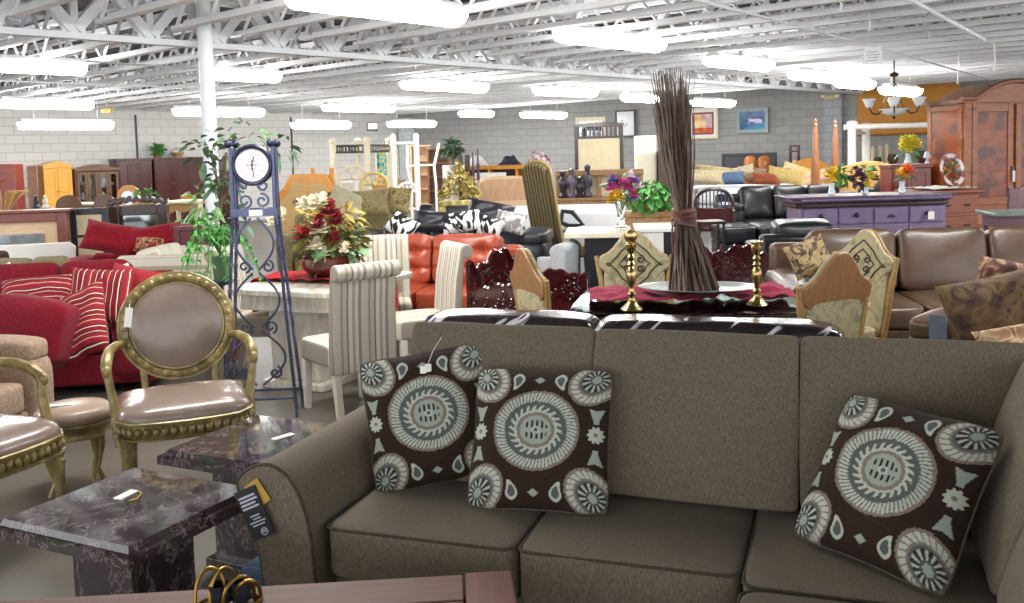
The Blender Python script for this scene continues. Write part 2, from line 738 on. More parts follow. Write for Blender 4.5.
# ------------------------------------------------------------------ fluorescent lights
lamp_on = emit('lit_diffuser', (1.0, 0.985, 0.96, 1), 22.0)
lamp_far = lamp_on
white_enamel = plain('#e9ebec', 0.4, 0, 0.1, 0, 0.02)
EXTRA = []  # unseen strip lights added to brighten the hall
LIGHTS = [
    (-30, 84, 66, 11.5, 'lit strip light cut by the left edge of the photo, highest there'),
    (2, 92, 104, 17.0, 'lit strip light hanging second down at the left edge over the cabinets'),
    (22, 112, 125, 19.0, 'lit strip light hanging lowest at the left, just above the yellow armoire'),
    (214, 272, 75, 13.4, 'lit strip light right beside the white steel post, upper one'),
    (178, 262, 112, 19.0, 'lit strip light behind the white steel post above the clock stand'),
    (295, 348, 125, 23.0, 'small lit strip light hanging low over the honey wood headboard'),
    (327, 392, 108, 22.0, 'lit strip light above the cream canopy bed posts'),
    (305, 460, 8, 7.8, 'biggest lit strip light at the top edge in front of the girder'),
    (408, 484, 86, 16.0, 'lit strip light below the girder straight over the gold crested mirror'),
    (391, 433, 124, 26.0, 'small lit strip light hanging low over the white metal canopy bed'),
    (465, 488, 114, 26.0, 'short lit strip light far back above the fake ficus plant'),
    (525, 563, 115, 25.0, 'small lit strip light far back left of the slatted headboard'),
    (540, 593, 92, 19.0, 'lit strip light below the girder above the slatted headboard'),
    (568, 658, 40, 10.8, 'large slanting lit strip light between the girder and the twig bundle'),
    (630, 653, 98, 20.0, 'short lit strip light touching the left side of the twig bundle'),
    (714, 766, 63, 13.5, 'lit strip light right of the twig bundle under the near joists'),
    (797, 833, 76, 16.0, 'lit strip light right of centre over the tall bed posts'),
    (842, 868, 84, 17.5, 'short lit strip light left of the chandelier chain'),
    (697, 730, 103, 22.0, 'lit strip light above the orange framed picture'),
    (888, 914, 91, 17.0, 'short lit strip light close behind the chandelier'),
]
for (X, Y, lab) in (
                    (3.6, 6.0, 'added unseen strip light over the brown leather sofa, above the frame'), (-1.6, 5.4, 'added unseen strip light over the clock stand, above the frame'),
                    (7.5, 9.5, 'added unseen strip light outside the frame beside the big armoire'), (-7.5, 7.0, 'added unseen strip light outside the frame left of the red sofa')):
    EXTRA.append((X, Y, lab))
SPOTS = []
for (x0, x1, yy, Y, lab) in LIGHTS:
    X, Z = at((x0 + x1) / 2, yy, Y)
    ppm = 940 / Y * (G.x - X / Y * G.y)
    SPOTS.append((X, Y, Z, max(1.1, min(2.4, (x1 - x0) / ppm)), lab))
SPOTS += [(X, Y, 2.88, 2.4, lab) for (X, Y, lab) in EXTRA]
for (X, Y, Z, L, lab) in SPOTS:
    t = T('ceiling_light', lab, 'ceiling light', (X, Y, Z), atan2(G.y, G.x), 'fluorescent strip lights under the joists')
    hb = MB().prism([(-0.14, 0.05), (0.14, 0.05), (0.06, 0.12), (-0.06, 0.12)], -L / 2, L / 2, 'x')
    obj('housing', hb, white_enamel, t)
    pr = [(-0.17, 0.05)] + [(0.17 * cos(pi + pi * i / 8), 0.02 + 0.11 * sin(pi + pi * i / 8)) for i in range(9)] + [(0.17, 0.05)]
    obj('diffuser', MB().prism(pr, -L / 2 + 0.01, L / 2 - 0.01, 'x'), lamp_on, t)
    top = 3.0 - Z
    if top > 0.1:
        for sg in (-1, 1):
            obj('hanger', MB().tube([(sg * L * 0.35, 0, 0.11), (sg * L * 0.35, 0, top)], 0.006, 5), white_enamel, t)

# ------------------------------------------------------------------ pipes, wires, sign under the roof
white_paint = plain('#e8eaec', 0.45, 0, 0, 0, 0.03)


def run(name, label, cat, pts, r, mat, group=None):
    P = [Vector(p) for p in pts]
    b = MB().tube([tuple(p - P[0]) for p in P], r, 8)
    return one(name, label, cat, b, mat, P[0], group=group)


def g3(px, py, z):
    x, y = gp(px, py, z)
    return (x, y, z)


run('sprinkler_pipe', 'thin white pipe running under the near joists towards the big armoire, carrying the paper sign', 'pipe', [g3(660, -10, 2.96), g3(873, 46, 2.96), g3(990, 80, 2.96)], 0.016, white_paint)
run('sprinkler_pipe', 'thin white pipe at the top right corner, red towards its end', 'pipe', [g3(905, -3, 2.96), g3(985, 40, 2.96)], 0.022, white_paint)
run('electrical_conduit', 'thin conduit crossing low under the joists from the left edge past the post', 'pipe', [g3(-20, 80, 2.9), g3(200, 88, 2.9), g3(340, 96, 2.9)], 0.012, white_paint)
run('electrical_conduit', 'thin conduit crossing the upper left ceiling to the white post', 'pipe', [g3(85, 61, 2.92), g3(200, 69, 2.92)], 0.012, white_paint)
for (px, y0, y1, lab) in ((869, 14, 30, 'short white wire hanging just above the paper sign'), (958, 49, 84, 'long straight white wire hanging left of the big armoire top'),
                          (994, 42, 71, 'white wire hanging above the arched top of the big armoire'), (907, 54, 73, 'white wire hanging right of the chandelier chain'),
                          (862, 54, 70, 'white wire hanging left of the chandelier chain'), (929, 31, 38, 'very short white wire hanging left of the long wires'),
                          (840, 0, 11, 'white wire loop hanging at the top edge left of the paper sign')):
    x, y = gp(px, y0, 3.02)
    z1 = az(px, y1, y)
    bb = MB().tube([(0, 0, 0), (0.012, 0, (z1 - 3.02) * 0.5), (0.0, 0.01, z1 - 3.02), (0.03, 0.01, z1 - 3.0)], 0.009, 5)
    one('hanging_wire', lab, 'wire', bb, white_paint, (x, y, 3.02), group='loose wires under the joists')
# paper sign
x, y = gp(873, 44, 2.96)
t = T('hanging_sign', 'white paper sign hanging from the thin pipe under the near joists', 'sign', (x, y, 2.925), radians(-25))
obj('board', MB().box(-0.11, 0.11, -0.004, 0.004, -0.22, 0.0).tube([(-.08,0,-.01),(-.08,0,.018)],.002,4).tube([(.08,0,-.01),(.08,0,.018)],.002,4), plain('#f1f1f1', 0.7, 0, 0, 0, 0.02), t)
tb = MB()
for i, (a, c) in enumerate(((-0.07, 0.06), (-0.08, 0.08), (-0.06, 0.07), (-0.08, 0.05))):
    tb.box(a, c, -0.0065, -0.004, -0.07 - i * 0.036, -0.057 - i * 0.036)
obj('lettering', tb, plain('#b9bcc4', 0.7), t)
# emergency light on the pilaster
q = on_wall2(833) - Vector((-W2.y, W2.x, 0)) * 0.18
t = T('emergency_light', 'small twin-headed emergency light high on the block pilaster', 'emergency light', (q.x, q.y, az(833, 97, q.y)), RZ2)
obj('case', MB().box(-0.16, 0.16, -0.05, 0.0, -0.05, 0.05), plain('#c9b98a', 0.5), t, 0.01)
for sg in (-1, 1):
    obj('lamp_head', MB().lathe([(0.02, -0.02), (0.06, 0), (0.065, 0.05), (0.0, 0.055)], 12, (sg * 0.16, -0.08, 0.0)), plain('#e8dfc0', 0.3), t)
# small framed notice on the far wall
q = on_wall2(372 + 30)
x, z = at(372, 127, 27.0)
t = T('wall_notice', 'small dark-framed white notice high above the canopy bed', 'notice', (x, 27.0, z), RZ1)
obj('frame', MB().box(-0.2, 0.2, -0.03, 0, -0.12, 0.12), plain('#3d4044', 0.5), t, 0.01)
obj('paper', MB().box(-0.17, 0.17, -0.035, -0.02, -0.06, 0.1), plain('#eeeeee', 0.6), t)
b = MB().box(-0.12, 0.12, -0.08, 0, -0.08, 0.08)
x, z = at(107, 109, 20.0)
b = MB().box(-0.1, 0.1, -0.07, 0.07, -0.08, 0.0).tube([(0, 0, 0), (0, 0, 3.0 - z)], 0.01, 6)
one('junction_box', 'small yellowish box hanging under the ceiling at upper left', 'electrical box', b, plain('#c5a860', 0.5), (x, 20.0, z))

# ------------------------------------------------------------------ daylight from the open shop front behind the viewer
w = bpy.data.worlds.new('daylight')
SC.world = w
w.use_nodes = True
w.node_tree.nodes['Background'].inputs['Color'].default_value = (0.95, 0.97, 1.0, 1)
w.node_tree.nodes['Background'].inputs['Strength'].default_value = 1.5
SC.view_settings.view_transform = 'Standard'
SC.view_settings.look = 'None'
SC.view_settings.exposure = 0.9
SC.view_settings.gamma = 1.0
SC.view_settings.use_curve_mapping = False
# ------------------------------------------------------------------ shared soft shapes
def roundrect(hw, hh, r, n=5):
    out = []
    for (cx, cy, a) in ((hw - r, hh - r, 0), (-hw + r, hh - r, pi / 2), (-hw + r, -hh + r, pi), (hw - r, -hh + r, 1.5 * pi)):
        out += arc(cx, cy, r, a, a + pi / 2, n)
    return out


def pillow_mb(w, h, t, n=14, pinch=0.10, seed=0, wob=0.0):
    """knife-edge cushion standing upright in x-z, front towards -y"""
    b = MB()

    def P(u, v, sg):
        x, z = 2 * u - 1, 2 * v - 1
        X = x * (1 - pinch * (1 - abs(z) ** 2.2) * 0.5) * w / 2
        Z = z * (1 - pinch * (1 - abs(x) ** 2.2) * 0.5) * h / 2
        d = t / 2 * ((1 - x ** 4) ** 0.6) * ((1 - z ** 4) ** 0.6)
        if wob:
            d += wob * noise.noise(Vector((x * 1.7 + seed, z * 1.7, sg))) * (1 - x ** 4) * (1 - z ** 4)
        return (X, sg * d, Z)
    b.sheet(lambda u, v: P(u, v, -1), n, n)
    b.sheet(lambda u, v: P(1 - u, v, 1), n, n)
    return b


def throw_pillow(name, label, w, h, t, mat, loc, rz, tilt, group=None, cat='pillow', seed=0, wob=0.02):
    """tilt = lean back angle (rad), roll about its own facing axis"""
    b = pillow_mb(w, h, t, 14, 0.1, seed, wob)
    o = one(name, label, cat, b, mat, loc, rz, group)
    o.rotation_euler = (-tilt[0], tilt[1], rz)
    return o


def cushion_part(name, c, size, mat, parent, puff=(0.02, 0.02, 0.12), k=8, n=12, wob=0.0, seed=0, rx=0, rz=0, piping=None, face='z', ry=0, label=None):
    b = MB().at(c, rz, rx, ry)
    b.cushion((0, 0, 0), size, puff, k, n, wob, seed)
    o = obj(name, b, mat, parent, label=label)
    if piping:
        pb = MB().at(c, rz, rx, ry)
        hx, hy, hz = size[0] / 2, size[1] / 2, size[2] / 2
        if face == 'z':
            for zz in (hz * 0.86,):
                pts = [(p[0], p[1], zz) for p in roundrect(hx * 0.985, hy * 0.985, min(hx, hy) * 0.12)]
                pb.tube(pts, 0.006, 6, True)
        else:
            pts = [(p[0], -hy * 0.80, p[1]) for p in roundrect(hx * 0.975, hz * 0.975, min(hx, hz) * 0.14)]
            pb.tube(pts, 0.006, 6, True)
        obj('piping', pb, piping, o)
    return o


# ------------------------------------------------------------------ the brown chenille sectional in front
chen = fabric('#746a5a', '#554b3e', weave=(230, 230, 60), bump=0.35, sheen=0.3)
chen_d = fabric('#4b4238', '#3a332b', weave=(120, 120, 60), bump=0.3)
black_plastic = plain('#17171a', 0.5)
SOFA_RZ = radians(-19)
SO = Vector((-0.66, 3.11, 0))
su, sv = Vector((cos(SOFA_RZ), sin(SOFA_RZ), 0)), Vector((-sin(SOFA_RZ), cos(SOFA_RZ), 0))


def sl(x, y, z=0.0):
    return SO + su * x + sv * y + Vector((0, 0, z))


sf = T('sectional_sofa', 'brown chenille corner sofa filling the foreground with three patterned pillows on it', 'sofa', SO, SOFA_RZ)
# base
b = MB()
b.box(0.0, 2.55, 0.04, 0.90, 0.06, 0.27)
obj('base', b, chen, sf, 0.02)
obj('base', MB().box(1.40, 2.55, -1.5, 0.035, 0.06, 0.27), chen, sf, 0.02)
b = MB().box(-0.1, 2.6, 0.80, 0.96, 0.05, 0.86)
obj('back_frame', b, chen, sf, 0.03)
obj('back_frame', MB().box(2.42, 2.58, -1.5, 0.79, 0.05, 0.86), chen, sf, 0.03)
for (x, y) in ((-0.05, 0.12), (2.45, 0.85), (1.48, -1.4), (-0.05, 0.85)):
    obj('foot', MB().lathe([(0.03, 0), (0.035, 0.06)], 12, (x, y, 0)), black_plastic, sf)
# flared arm: cross-section in x-z, runs back
sec = [(-0.02, 0.06), (-0.02, 0.30), (-0.03, 0.42), (-0.055, 0.52), (-0.105, 0.60), (-0.175, 0.635), (-0.25, 0.62), (-0.30, 0.58), (-0.305, 0.545), (-0.27, 0.47), (-0.235, 0.36), (-0.215, 0.22), (-0.205, 0.06)]


def smooth_poly(p, k=3):
    out = []
    n = len(p)
    for i in range(n):
        p0, p1, p2, p3 = p[i - 1], p[i], p[(i + 1) % n], p[(i + 2) % n]
        for j in range(k):
            t = j / k
            out.append(tuple(0.5 * (2 * p1[d] + (p2[d] - p0[d]) * t + (2 * p0[d] - 5 * p1[d] + 4 * p2[d] - p3[d]) * t * t + (3 * p1[d] - p0[d] - 3 * p2[d] + p3[d]) * t ** 3) for d in (0, 1)))
    return out


spoly = smooth_poly([(p[0], p[1] * 1.05) for p in sec])
b = MB()
N = len(spoly)
ys = [-0.055, -0.05, -0.035, 0.0, 0.1, 0.3, 0.5, 0.7, 0.85, 0.93, 0.96]
vs, fs = [], []
for y in ys:
    sh = 0.985 if y < -0.05 else (0.995 if y < -0.04 else 1.0)
    cx, cz = -0.15, 0.35
    for p in spoly:
        x, z = cx + (p[0] - cx) * sh, cz + (p[1] - cz) * sh
        z += 0.006 * noise.noise(Vector((x * 5, y * 4, z * 5)))
        vs.append((x, y + 0.004 * noise.noise(Vector((x * 6, 3, z * 6))), z))
for i in range(len(ys) - 1):
    for j in range(N):
        fs.append((i * N + j, i * N + (j + 1) % N, (i + 1) * N + (j + 1) % N, (i + 1) * N + j))
fs += [tuple(range(N)), tuple(range(len(ys) * N - 1, (len(ys) - 1) * N - 1, -1))]
b.add(vs, fs)
arm = obj('arm', b, chen, sf, ang=60)
b = MB().tube([(p[0], -0.05, p[1]) for p in spoly if p[1] > 0.07], 0.0065, 6)
obj('piping', b, chen_d, arm)
# seat cushions
for (x0, x1, y0, y1, sd) in ((0.0, 0.68, -0.02, 0.62, 1), (0.685, 1.375, -0.02, 0.62, 2), (1.38, 2.10, -0.075, 0.62, 3), (1.38, 2.10, -0.95, -0.085, 4)):
    cushion_part('seat_cushion', ((x0 + x1) / 2, (y0 + y1) / 2, 0.37), (x1 - x0, y1 - y0, 0.19), chen, sf, (0.0, 0.012, 0.16), 14, 14, 0.006, sd, piping=chen_d, face='z')
# back cushions
for (x0, x1, sd) in ((0.07, 0.805, 5), (0.806, 1.523, 6), (1.524, 2.42, 7)):
    cushion_part('back_cushion', ((x0 + x1) / 2, 0.625, 0.738), (x1 - x0, 0.25, 0.585), chen, sf, (0, 0.16, 0.015), 30, 18, 0.008, sd, rx=radians(-18))
for (y0, y1, sd) in ((-0.06, 0.55, 8), (-0.90, -0.07, 9)):
    cushion_part('back_cushion', (2.23, (y0 + y1) / 2, 0.725), (y1 - y0, 0.26, 0.56), chen, sf, (0.0, 0.24, 0.03), 18, 18, 0.010, sd, rx=radians(-18), rz=radians(-90))


# ------------------------------------------------------------------ embroidered medallion pillows
C_BASE, C_MINT, C_PALE, C_GREY, C_TAUPE, C_DK = lin('#2f221b'), lin('#98a194'), lin('#b5b8aa'), lin('#565b57'), lin('#7d7268'), lin('#2a2220')


def paisley(x, y, cx, cy, s, flip=1, up=1):
    dx, dy = (x - cx) / s * flip, (y - cy) / s * up
    dx -= 0.35 * max(0, dy) ** 2
    rr = hypot(dx * (1.6 + max(0, dy) * 1.2), dy * 0.9 if dy > 0 else dy * 1.3)
    return rr


def medal(u, v):
    x, y = 2 * u - 1, 2 * v - 1
    jit = 0.018 * noise.noise(Vector((x * 42, y * 42, 0)))
    # corners
    cxn, cyn = (1 if x > 0 else -1), (1 if y > 0 else -1)
    dx, dy = (x - cxn * 0.80) * cxn, (y - cyn * 0.80) * cyn
    ang = atan2(dy, dx)
    rc = hypot(dx, dy) / (0.37 + 0.05 * cos(2 * (ang - pi / 4))) + jit * 2.2
    if rc < 1 or (dx > 0 and dy > 0):
        if rc > 0.90:
            return C_TAUPE
        if rc > 0.66:
            return C_PALE if sin(ang * 26 + rc * 14) > -0.7 else C_TAUPE
        if rc > 0.58:
            return C_TAUPE
        if rc < 0.17:
            return C_MINT
        if 0.24 < rc < 0.50:
            k = sin(ang * 13)
            if k > 0.45:
                return C_PALE
            if k < -0.6:
                return C_DK
        return C_GREY
    # medallion
    X, Y = x / 1.10, (y - 0.06) / 1.0
    r = hypot(X, Y) + jit
    a = atan2(Y, X)
    if r < 0.57:
        if r > 0.535:
            return C_TAUPE
        if r > 0.415:
            return C_PALE if sin(a * 62 + r * 40) > -0.55 else C_GREY
        if r > 0.355:
            return C_GREY
        if r > 0.255:
            saw = ((a * 22 / (2 * pi) + (r - 0.25) * 5) % 1.0)
            return C_PALE if r < 0.285 or saw < 0.55 - (r - 0.285) * 3 else C_GREY
        if r > 0.205:
            return C_TAUPE
        if r > 0.16:
            return C_MINT
        if r > 0.055:
            return C_DK if (sin(X * 95) > 0.15 and abs(Y) > 0.03 and abs(Y) < 0.13) else C_MINT
        return C_PALE if r > 0.03 else C_GREY
    # paisleys and little diamonds above and below
    for sy in (-1, 1):
        for sx in (-1, 1):
            p = paisley(x, y, sx * 0.30, sy * 0.79, 0.14, sx, -sy if sy > 0 else 1)
            if p < 1:
                return C_PALE if p > 0.62 else C_GREY
        if abs(x) / 0.075 + abs(y - sy * 0.80) / 0.055 < 1:
            return C_MINT
    # side flowers and tulips
    for sx in (-1, 1):
        fx, fy = x - sx * 0.85, y - 0.03
        r2, a2 = hypot(fx, fy), atan2(fy, fx)
        if r2 < 0.105 + 0.014 * cos(a2 * 10):
            return C_PALE if r2 > 0.03 else C_TAUPE
        for sy in (-1, 1):
            ty = (y - sy * 0.27) * sy
            if abs(fx) < 0.035 + max(0, ty + 0.06) * 0.4 and -0.10 < ty < 0.10 - 0.25 * (0.07 - abs(fx)):
                return C_MINT
    n1 = noise.noise(Vector((x * 30, y * 30, 2)))
    return tuple(c * (1 + 0.25 * n1) for c in C_BASE[:3]) + (1,)


def medallion_pillow(label, loc, rx, ry, rz, src=None):
    if src is None:
        S, t, pinch, n = 0.52, 0.17, 0.16, 190
        t_ = T('throw_pillow', label, 'pillow', loc, rz, 'patterned throw pillows on the sectional sofa')

        def P(u, v, sg):
            x, z = 2 * u - 1, 2 * v - 1
            rr = 1 - 0.085 * max(0.0, (abs(x) + abs(z) - 1.45) / 0.55) ** 2
            X = x * (1 - pinch * (1 - abs(z) ** 2.2) * 0.5) * S / 2 * rr
            Z = z * (1 - pinch * (1 - abs(x) ** 2.2) * 0.5) * S / 2 * rr
            d = t / 2 * ((1 - x ** 4) ** 0.62) * ((1 - z ** 4) ** 0.62)
            d += 0.010 * noise.noise(Vector((x * 2.2, z * 2.2, sg))) * (1 - x ** 4) * (1 - z ** 4)
            return (X, sg * d, Z)
        b = MB().sheet(lambda u, v: P(u, v, -1), n, n, medal)
        obj('front_panel', b, vcol('embroidered_cloth', 0.9, 0, 0.2), t_, ang=180)
        b = MB().sheet(lambda u, v: P(1 - u, v, 1), 20, 20)
        obj('back_panel', b, fabric('#5a4f45', '#463c34', weave=(120, 120, 120)), t_, ang=180)
        E4 = [i / 16 for i in range(16)]
        b = MB().tube([P(p[0], p[1], 0) for p in [(e, 0) for e in E4] + [(1, e) for e in E4] + [(1 - e, 1) for e in E4] + [(0, 1 - e) for e in E4]], 0.004, 6, True)
        obj('piping', b, fabric('#5a4f45', '#463c34'), t_)
        o = t_
    else:
        o = dup(src, loc, rz, label)
    M = Matrix.Rotation(rz, 4, 'Z') @ Matrix.Rotation(rx, 4, 'X') @ Matrix.Rotation(ry, 4, 'Y')
    o.rotation_euler = M.to_euler()
    return o


mp = medallion_pillow('patterned medallion pillow square-on on the left seat, in front of its twin', sl(0.66, 0.355, 0.70), radians(-27), radians(-1), radians(-15))
medallion_pillow('patterned medallion pillow leaning into the left arm corner, tag at its top edge', sl(0.20, 0.46, 0.715), radians(-17), radians(-9), radians(-2), mp)
medallion_pillow('patterned medallion pillow tipped sideways on the right seat', sl(1.80, 0.20, 0.69), radians(-36), radians(3), radians(-52), mp)
# the little hang tag on the second pillow
x, z = at(428, 364, 3.46)
b = MB().box(-0.012, 0.012, -0.002, 0.002, -0.03, 0.0).box(-0.03, -0.008, -0.003, 0.001, -0.035, -0.008).tube([(0, 0, 0), (0.02, 0.02, 0.05), (0.05, 0.05, 0.09)], 0.0012, 5)
one('pillow_tag', 'small white price tag looped to the top of the patterned pillow in the arm corner', 'tag', b, plain('#e8e6dc', 0.6), (x, 3.46, z), 0)

# black brochure hanging on the arm
aa = sl(-0.262, -0.075, 0.585)
t = T('hang_tag', 'black printed brochure tag hung on the sofa arm with a yellow card behind', 'tag', aa, SOFA_RZ + radians(6), None, (radians(-3), radians(-24)))
obj('card', MB().box(-0.043, 0.043, -0.004, 0.0, -0.175, 0.0), plain('#15161a', 0.35, 0, 0.2), t)
tb = MB()
for i, (a, c) in enumerate(((-0.034, 0.030), (-0.034, 0.034), (-0.034, 0.022), (-0.034, 0.030))):
    tb.box(a, c, -0.006, -0.004, -0.030 - i * 0.013, -0.023 - i * 0.013)
for i, (a, c) in enumerate(((-0.018, 0.018), (-0.012, 0.020), (-0.028, 0.032), (-0.022, 0.026))):
    tb.box(a, c, -0.006, -0.004, -0.098 - i * 0.011, -0.093 - i * 0.011)
obj('lettering', tb, plain('#aeb3ba', 0.5), t)
rb = MB()
rb.M = Matrix.Translation((0.012, -0.005, -0.156)) @ Matrix.Rotation(pi / 2, 4, 'X')
rb.tube([(0.012 * cos(i * pi / 8), 0.012 * sin(i * pi / 8), 0) for i in range(16)], 0.002, 5, True)
rb.tube([(0.006 * cos(i * pi / 8), 0.004 * sin(i * pi / 8) + 0.002, 0) for i in range(16)], 0.002, 5, True)
obj('emblem', rb, plain('#aeb3ba', 0.5), t)
obj('yellow_card', MB().at((0.028, 0.006, 0.0), 0, 0, radians(-12)).box(-0.03, 0.03, -0.002, 0.002, -0.075, 0.012), plain('#b8913a', 0.5), t, label='yellow card with a pale rim')

# ------------------------------------------------------------------ marble tables
def marble_mat():
    m = NT('veined_marble').setup(0.05, 0, 0.6)
    v = m.coord((1, 1, 1))
    base = m.ramp(m.noise(v, 2.6, 6, 0.62, 0.9), [(0.3, '#23161a'), (0.47, '#3a262b'), (0.60, '#3a4034'), (0.72, '#2b1e22')])
    n2 = m.noise(v, 3.3, 9, 0.66, 2.4)
    vein = m.ramp(n2, [(0.488, '#000000'), (0.499, '#dddddd'), (0.502, '#dddddd'), (0.513, '#000000')])
    n3 = m.noise(v, 9.0, 7, 0.7, 1.6)
    vein2 = m.ramp(n3, [(0.490, '#000000'), (0.5, '#606060'), (0.510, '#000000')])
    ad = m.n('ShaderNodeMix', data_type='RGBA', blend_type='ADD')
    ad.inputs[0].default_value = 1.0
    m.l(vein, ad.inputs[6])
    m.l(vein2, ad.inputs[7])
    mx = m.n('ShaderNodeMix', data_type='RGBA')
    m.l(ad.outputs[2], mx.inputs[0])
    m.l(base, mx.inputs[6])
    mx.inputs[7].default_value = lin('#a3948c')
    m.l(mx.outputs[2], m.b.inputs['Base Color'])
    return m.mat


marble = marble_mat()
MRZ = radians(-26)


def marble_table(label, loc, rz, w, dd, h=0.52):
    t = T('marble_table', label, 'table', loc, rz, 'dark marble side tables')
    prof = [(0, -0.02), (0.012, 0.0)]
    b = MB()
    lv = [(-0.022, h - 0.062), (0, h - 0.057), (0, h - 0.028), (-0.006, h - 0.02), (-0.02, h - 0.02), (-0.024, h - 0.012), (-0.03, h)]
    vs, fs = [], []
    for (o_, z) in lv:
        vs += [(-w / 2 - o_, -dd / 2 - o_, z), (w / 2 + o_, -dd / 2 - o_, z), (w / 2 + o_, dd / 2 + o_, z), (-w / 2 - o_, dd / 2 + o_, z)]
    for i in range(len(lv) - 1):
        fs += [(i * 4 + j, i * 4 + (j + 1) % 4, i * 4 + 4 + (j + 1) % 4, i * 4 + 4 + j) for j in range(4)]
    k = (len(lv) - 1) * 4
    fs += [(3, 2, 1, 0), (k, k + 1, k + 2, k + 3)]
    b.add(vs, fs)
    obj('top', b, marble, t, ang=25)
    q = 0.14
    obj('pedestal', MB().box(-q, q, -q, q, 0.03, h - 0.055), marble, t, 0.004)
    obj('plinth', MB().box(-q - 0.03, q + 0.03, -q - 0.03, q + 0.03, 0, 0.035), marble, t, 0.004)
    return t


mc = Vector((-1.35, 3.20, 0))
marble_table('dark veined marble table nearest the viewer, left of the sofa arm', mc, MRZ, 0.64, 0.61)
mc2 = Vector((-1.10, 3.93, 0))
marble_table('dark veined marble table further back, partly behind the sofa arm', mc2, MRZ, 0.56, 0.60)
card = plain('#f3f1ea', 0.55, 0, 0, 0, 0.02)
b = MB().box(-0.018, 0.018, -0.045, 0.045, 0, 0.003)
x, y = gp(126, 494, 0.525)
t = T('price_card', 'white price card lying on the nearest marble table, tan string beside it', 'card', (x, y, 0.5215), radians(-18))
obj('paper', b, card, t)
obj('string', MB().tube([(0.02, 0.04, 0.003), (0.05, 0.02, 0.003), (0.07, -0.03, 0.003), (0.055, -0.05, 0.003)], 0.003, 5), plain('#b59a4e', 0.7), t)
x, y = gp(283, 436, 0.525)
one('price_card', 'white price card lying on the marble table further back', 'card', MB().box(-0.016, 0.016, -0.05, 0.05, 0, 0.003), card, (x, y, 0.5215), radians(-40))

# ------------------------------------------------------------------ wooden table along the bottom edge
bw = wood('#5a3826', '#714a34', 0.6, 0.0, (1.5, 16, 16), 2.0)
bw2 = wood('#54271b', '#703a26', 0.4, 0.1, (16, 1.5, 16), 2.0)
xr, yr = gp(512, 571, 0.47)
xl, yl = gp(20, 599, 0.47)
trz = atan2(yr - yl, xr - xl)
t = T('wooden_table', 'long reddish brown wooden coffee table along the bottom edge of the view', 'table', (xr, yr, 0), trz)
L = 2.1
for i in range(3):
    obj('plank', MB().box(-L, -0.145, -0.165 * (i + 1) + 0.003, -0.165 * i - 0.003, 0.425, 0.47), bw, t, 0.004)
obj('breadboard_end', MB().box(-0.14, 0.0, -0.50, 0.005, 0.425, 0.472), bw2, t, 0.005, label='darker red end board')
obj('apron', MB().box(-L + 0.08, -0.10, -0.42, -0.07, 0.33, 0.425), bw, t)
for (x, y) in ((-0.12, -0.08), (-0.12, -0.42), (-L + 0.1, -0.08), (-L + 0.1, -0.42)):
    obj('leg', MB().box(x - 0.035, x + 0.035, y - 0.035, y + 0.035, 0, 0.425), bw, t, 0.005)
# wire votive holder on it
gold_wire = plain('#8f7033', 0.32, 0.9, 0, 0, 0.1)
x, y = gp(228, 604, 0.475)
t = T('votive_holder', 'gold wire candle holder with dark glass cups on the wooden table', 'candle holder', (x, y, 0.4715), radians(15))
for i, (cx, cy, r, h) in enumerate(((-0.045, 0, 0.055, 0.10), (-0.01, 0.012, 0.05, 0.095), (0.03, -0.01, 0.055, 0.085), (0.055, 0.0, 0.045, 0.075))):
    pts = []
    for k in range(13):
        a = pi * k / 12
        pts.append((cx + r * cos(a) * 0.75, cy + 0.03 * sin(a + i), h * sin(a) ** 0.7))
    obj('wire_hoop', MB().tube(pts, 0.0055, 7), gold_wire, t)
obj('base_ring', MB().tube([(0.09 * cos(i * pi / 12), 0.055 * sin(i * pi / 12), 0.006) for i in range(24)], 0.006, 7, True), gold_wire, t)
dk_glass = plain('#20242b', 0.08, 0, 0.6)
for (cx, cy) in ((-0.02, 0.005), (0.035, 0.01)):
    obj('cup', MB().lathe([(0.018, 0.0), (0.028, 0.01), (0.031, 0.06), (0.026, 0.062), (0.02, 0.012)], 16, (cx, cy, 0)), dk_glass, t)

# blue ottoman on the floor behind it
x, y = gp(236, 566, 0.27)
t = T('ottoman', 'low blue upholstered ottoman between marble table and sofa arm', 'ottoman', (-0.86, 3.30, 0), radians(-20))
obj('cushion', MB().at((0, 0, 0.19)).cushion((0, 0, 0), (0.22, 0.30, 0.16), (0.03, 0.03, 0.2), 6, 12, 0.006), stripes([(0, '#4d6076'), (0.45, '#63788c'), (0.55, '#4a5a70')], 22, 1), t)
obj('base', MB().box(-0.09, 0.09, -0.13, 0.13, 0, 0.11), plain('#2e3a48', 0.6), t, 0.01)
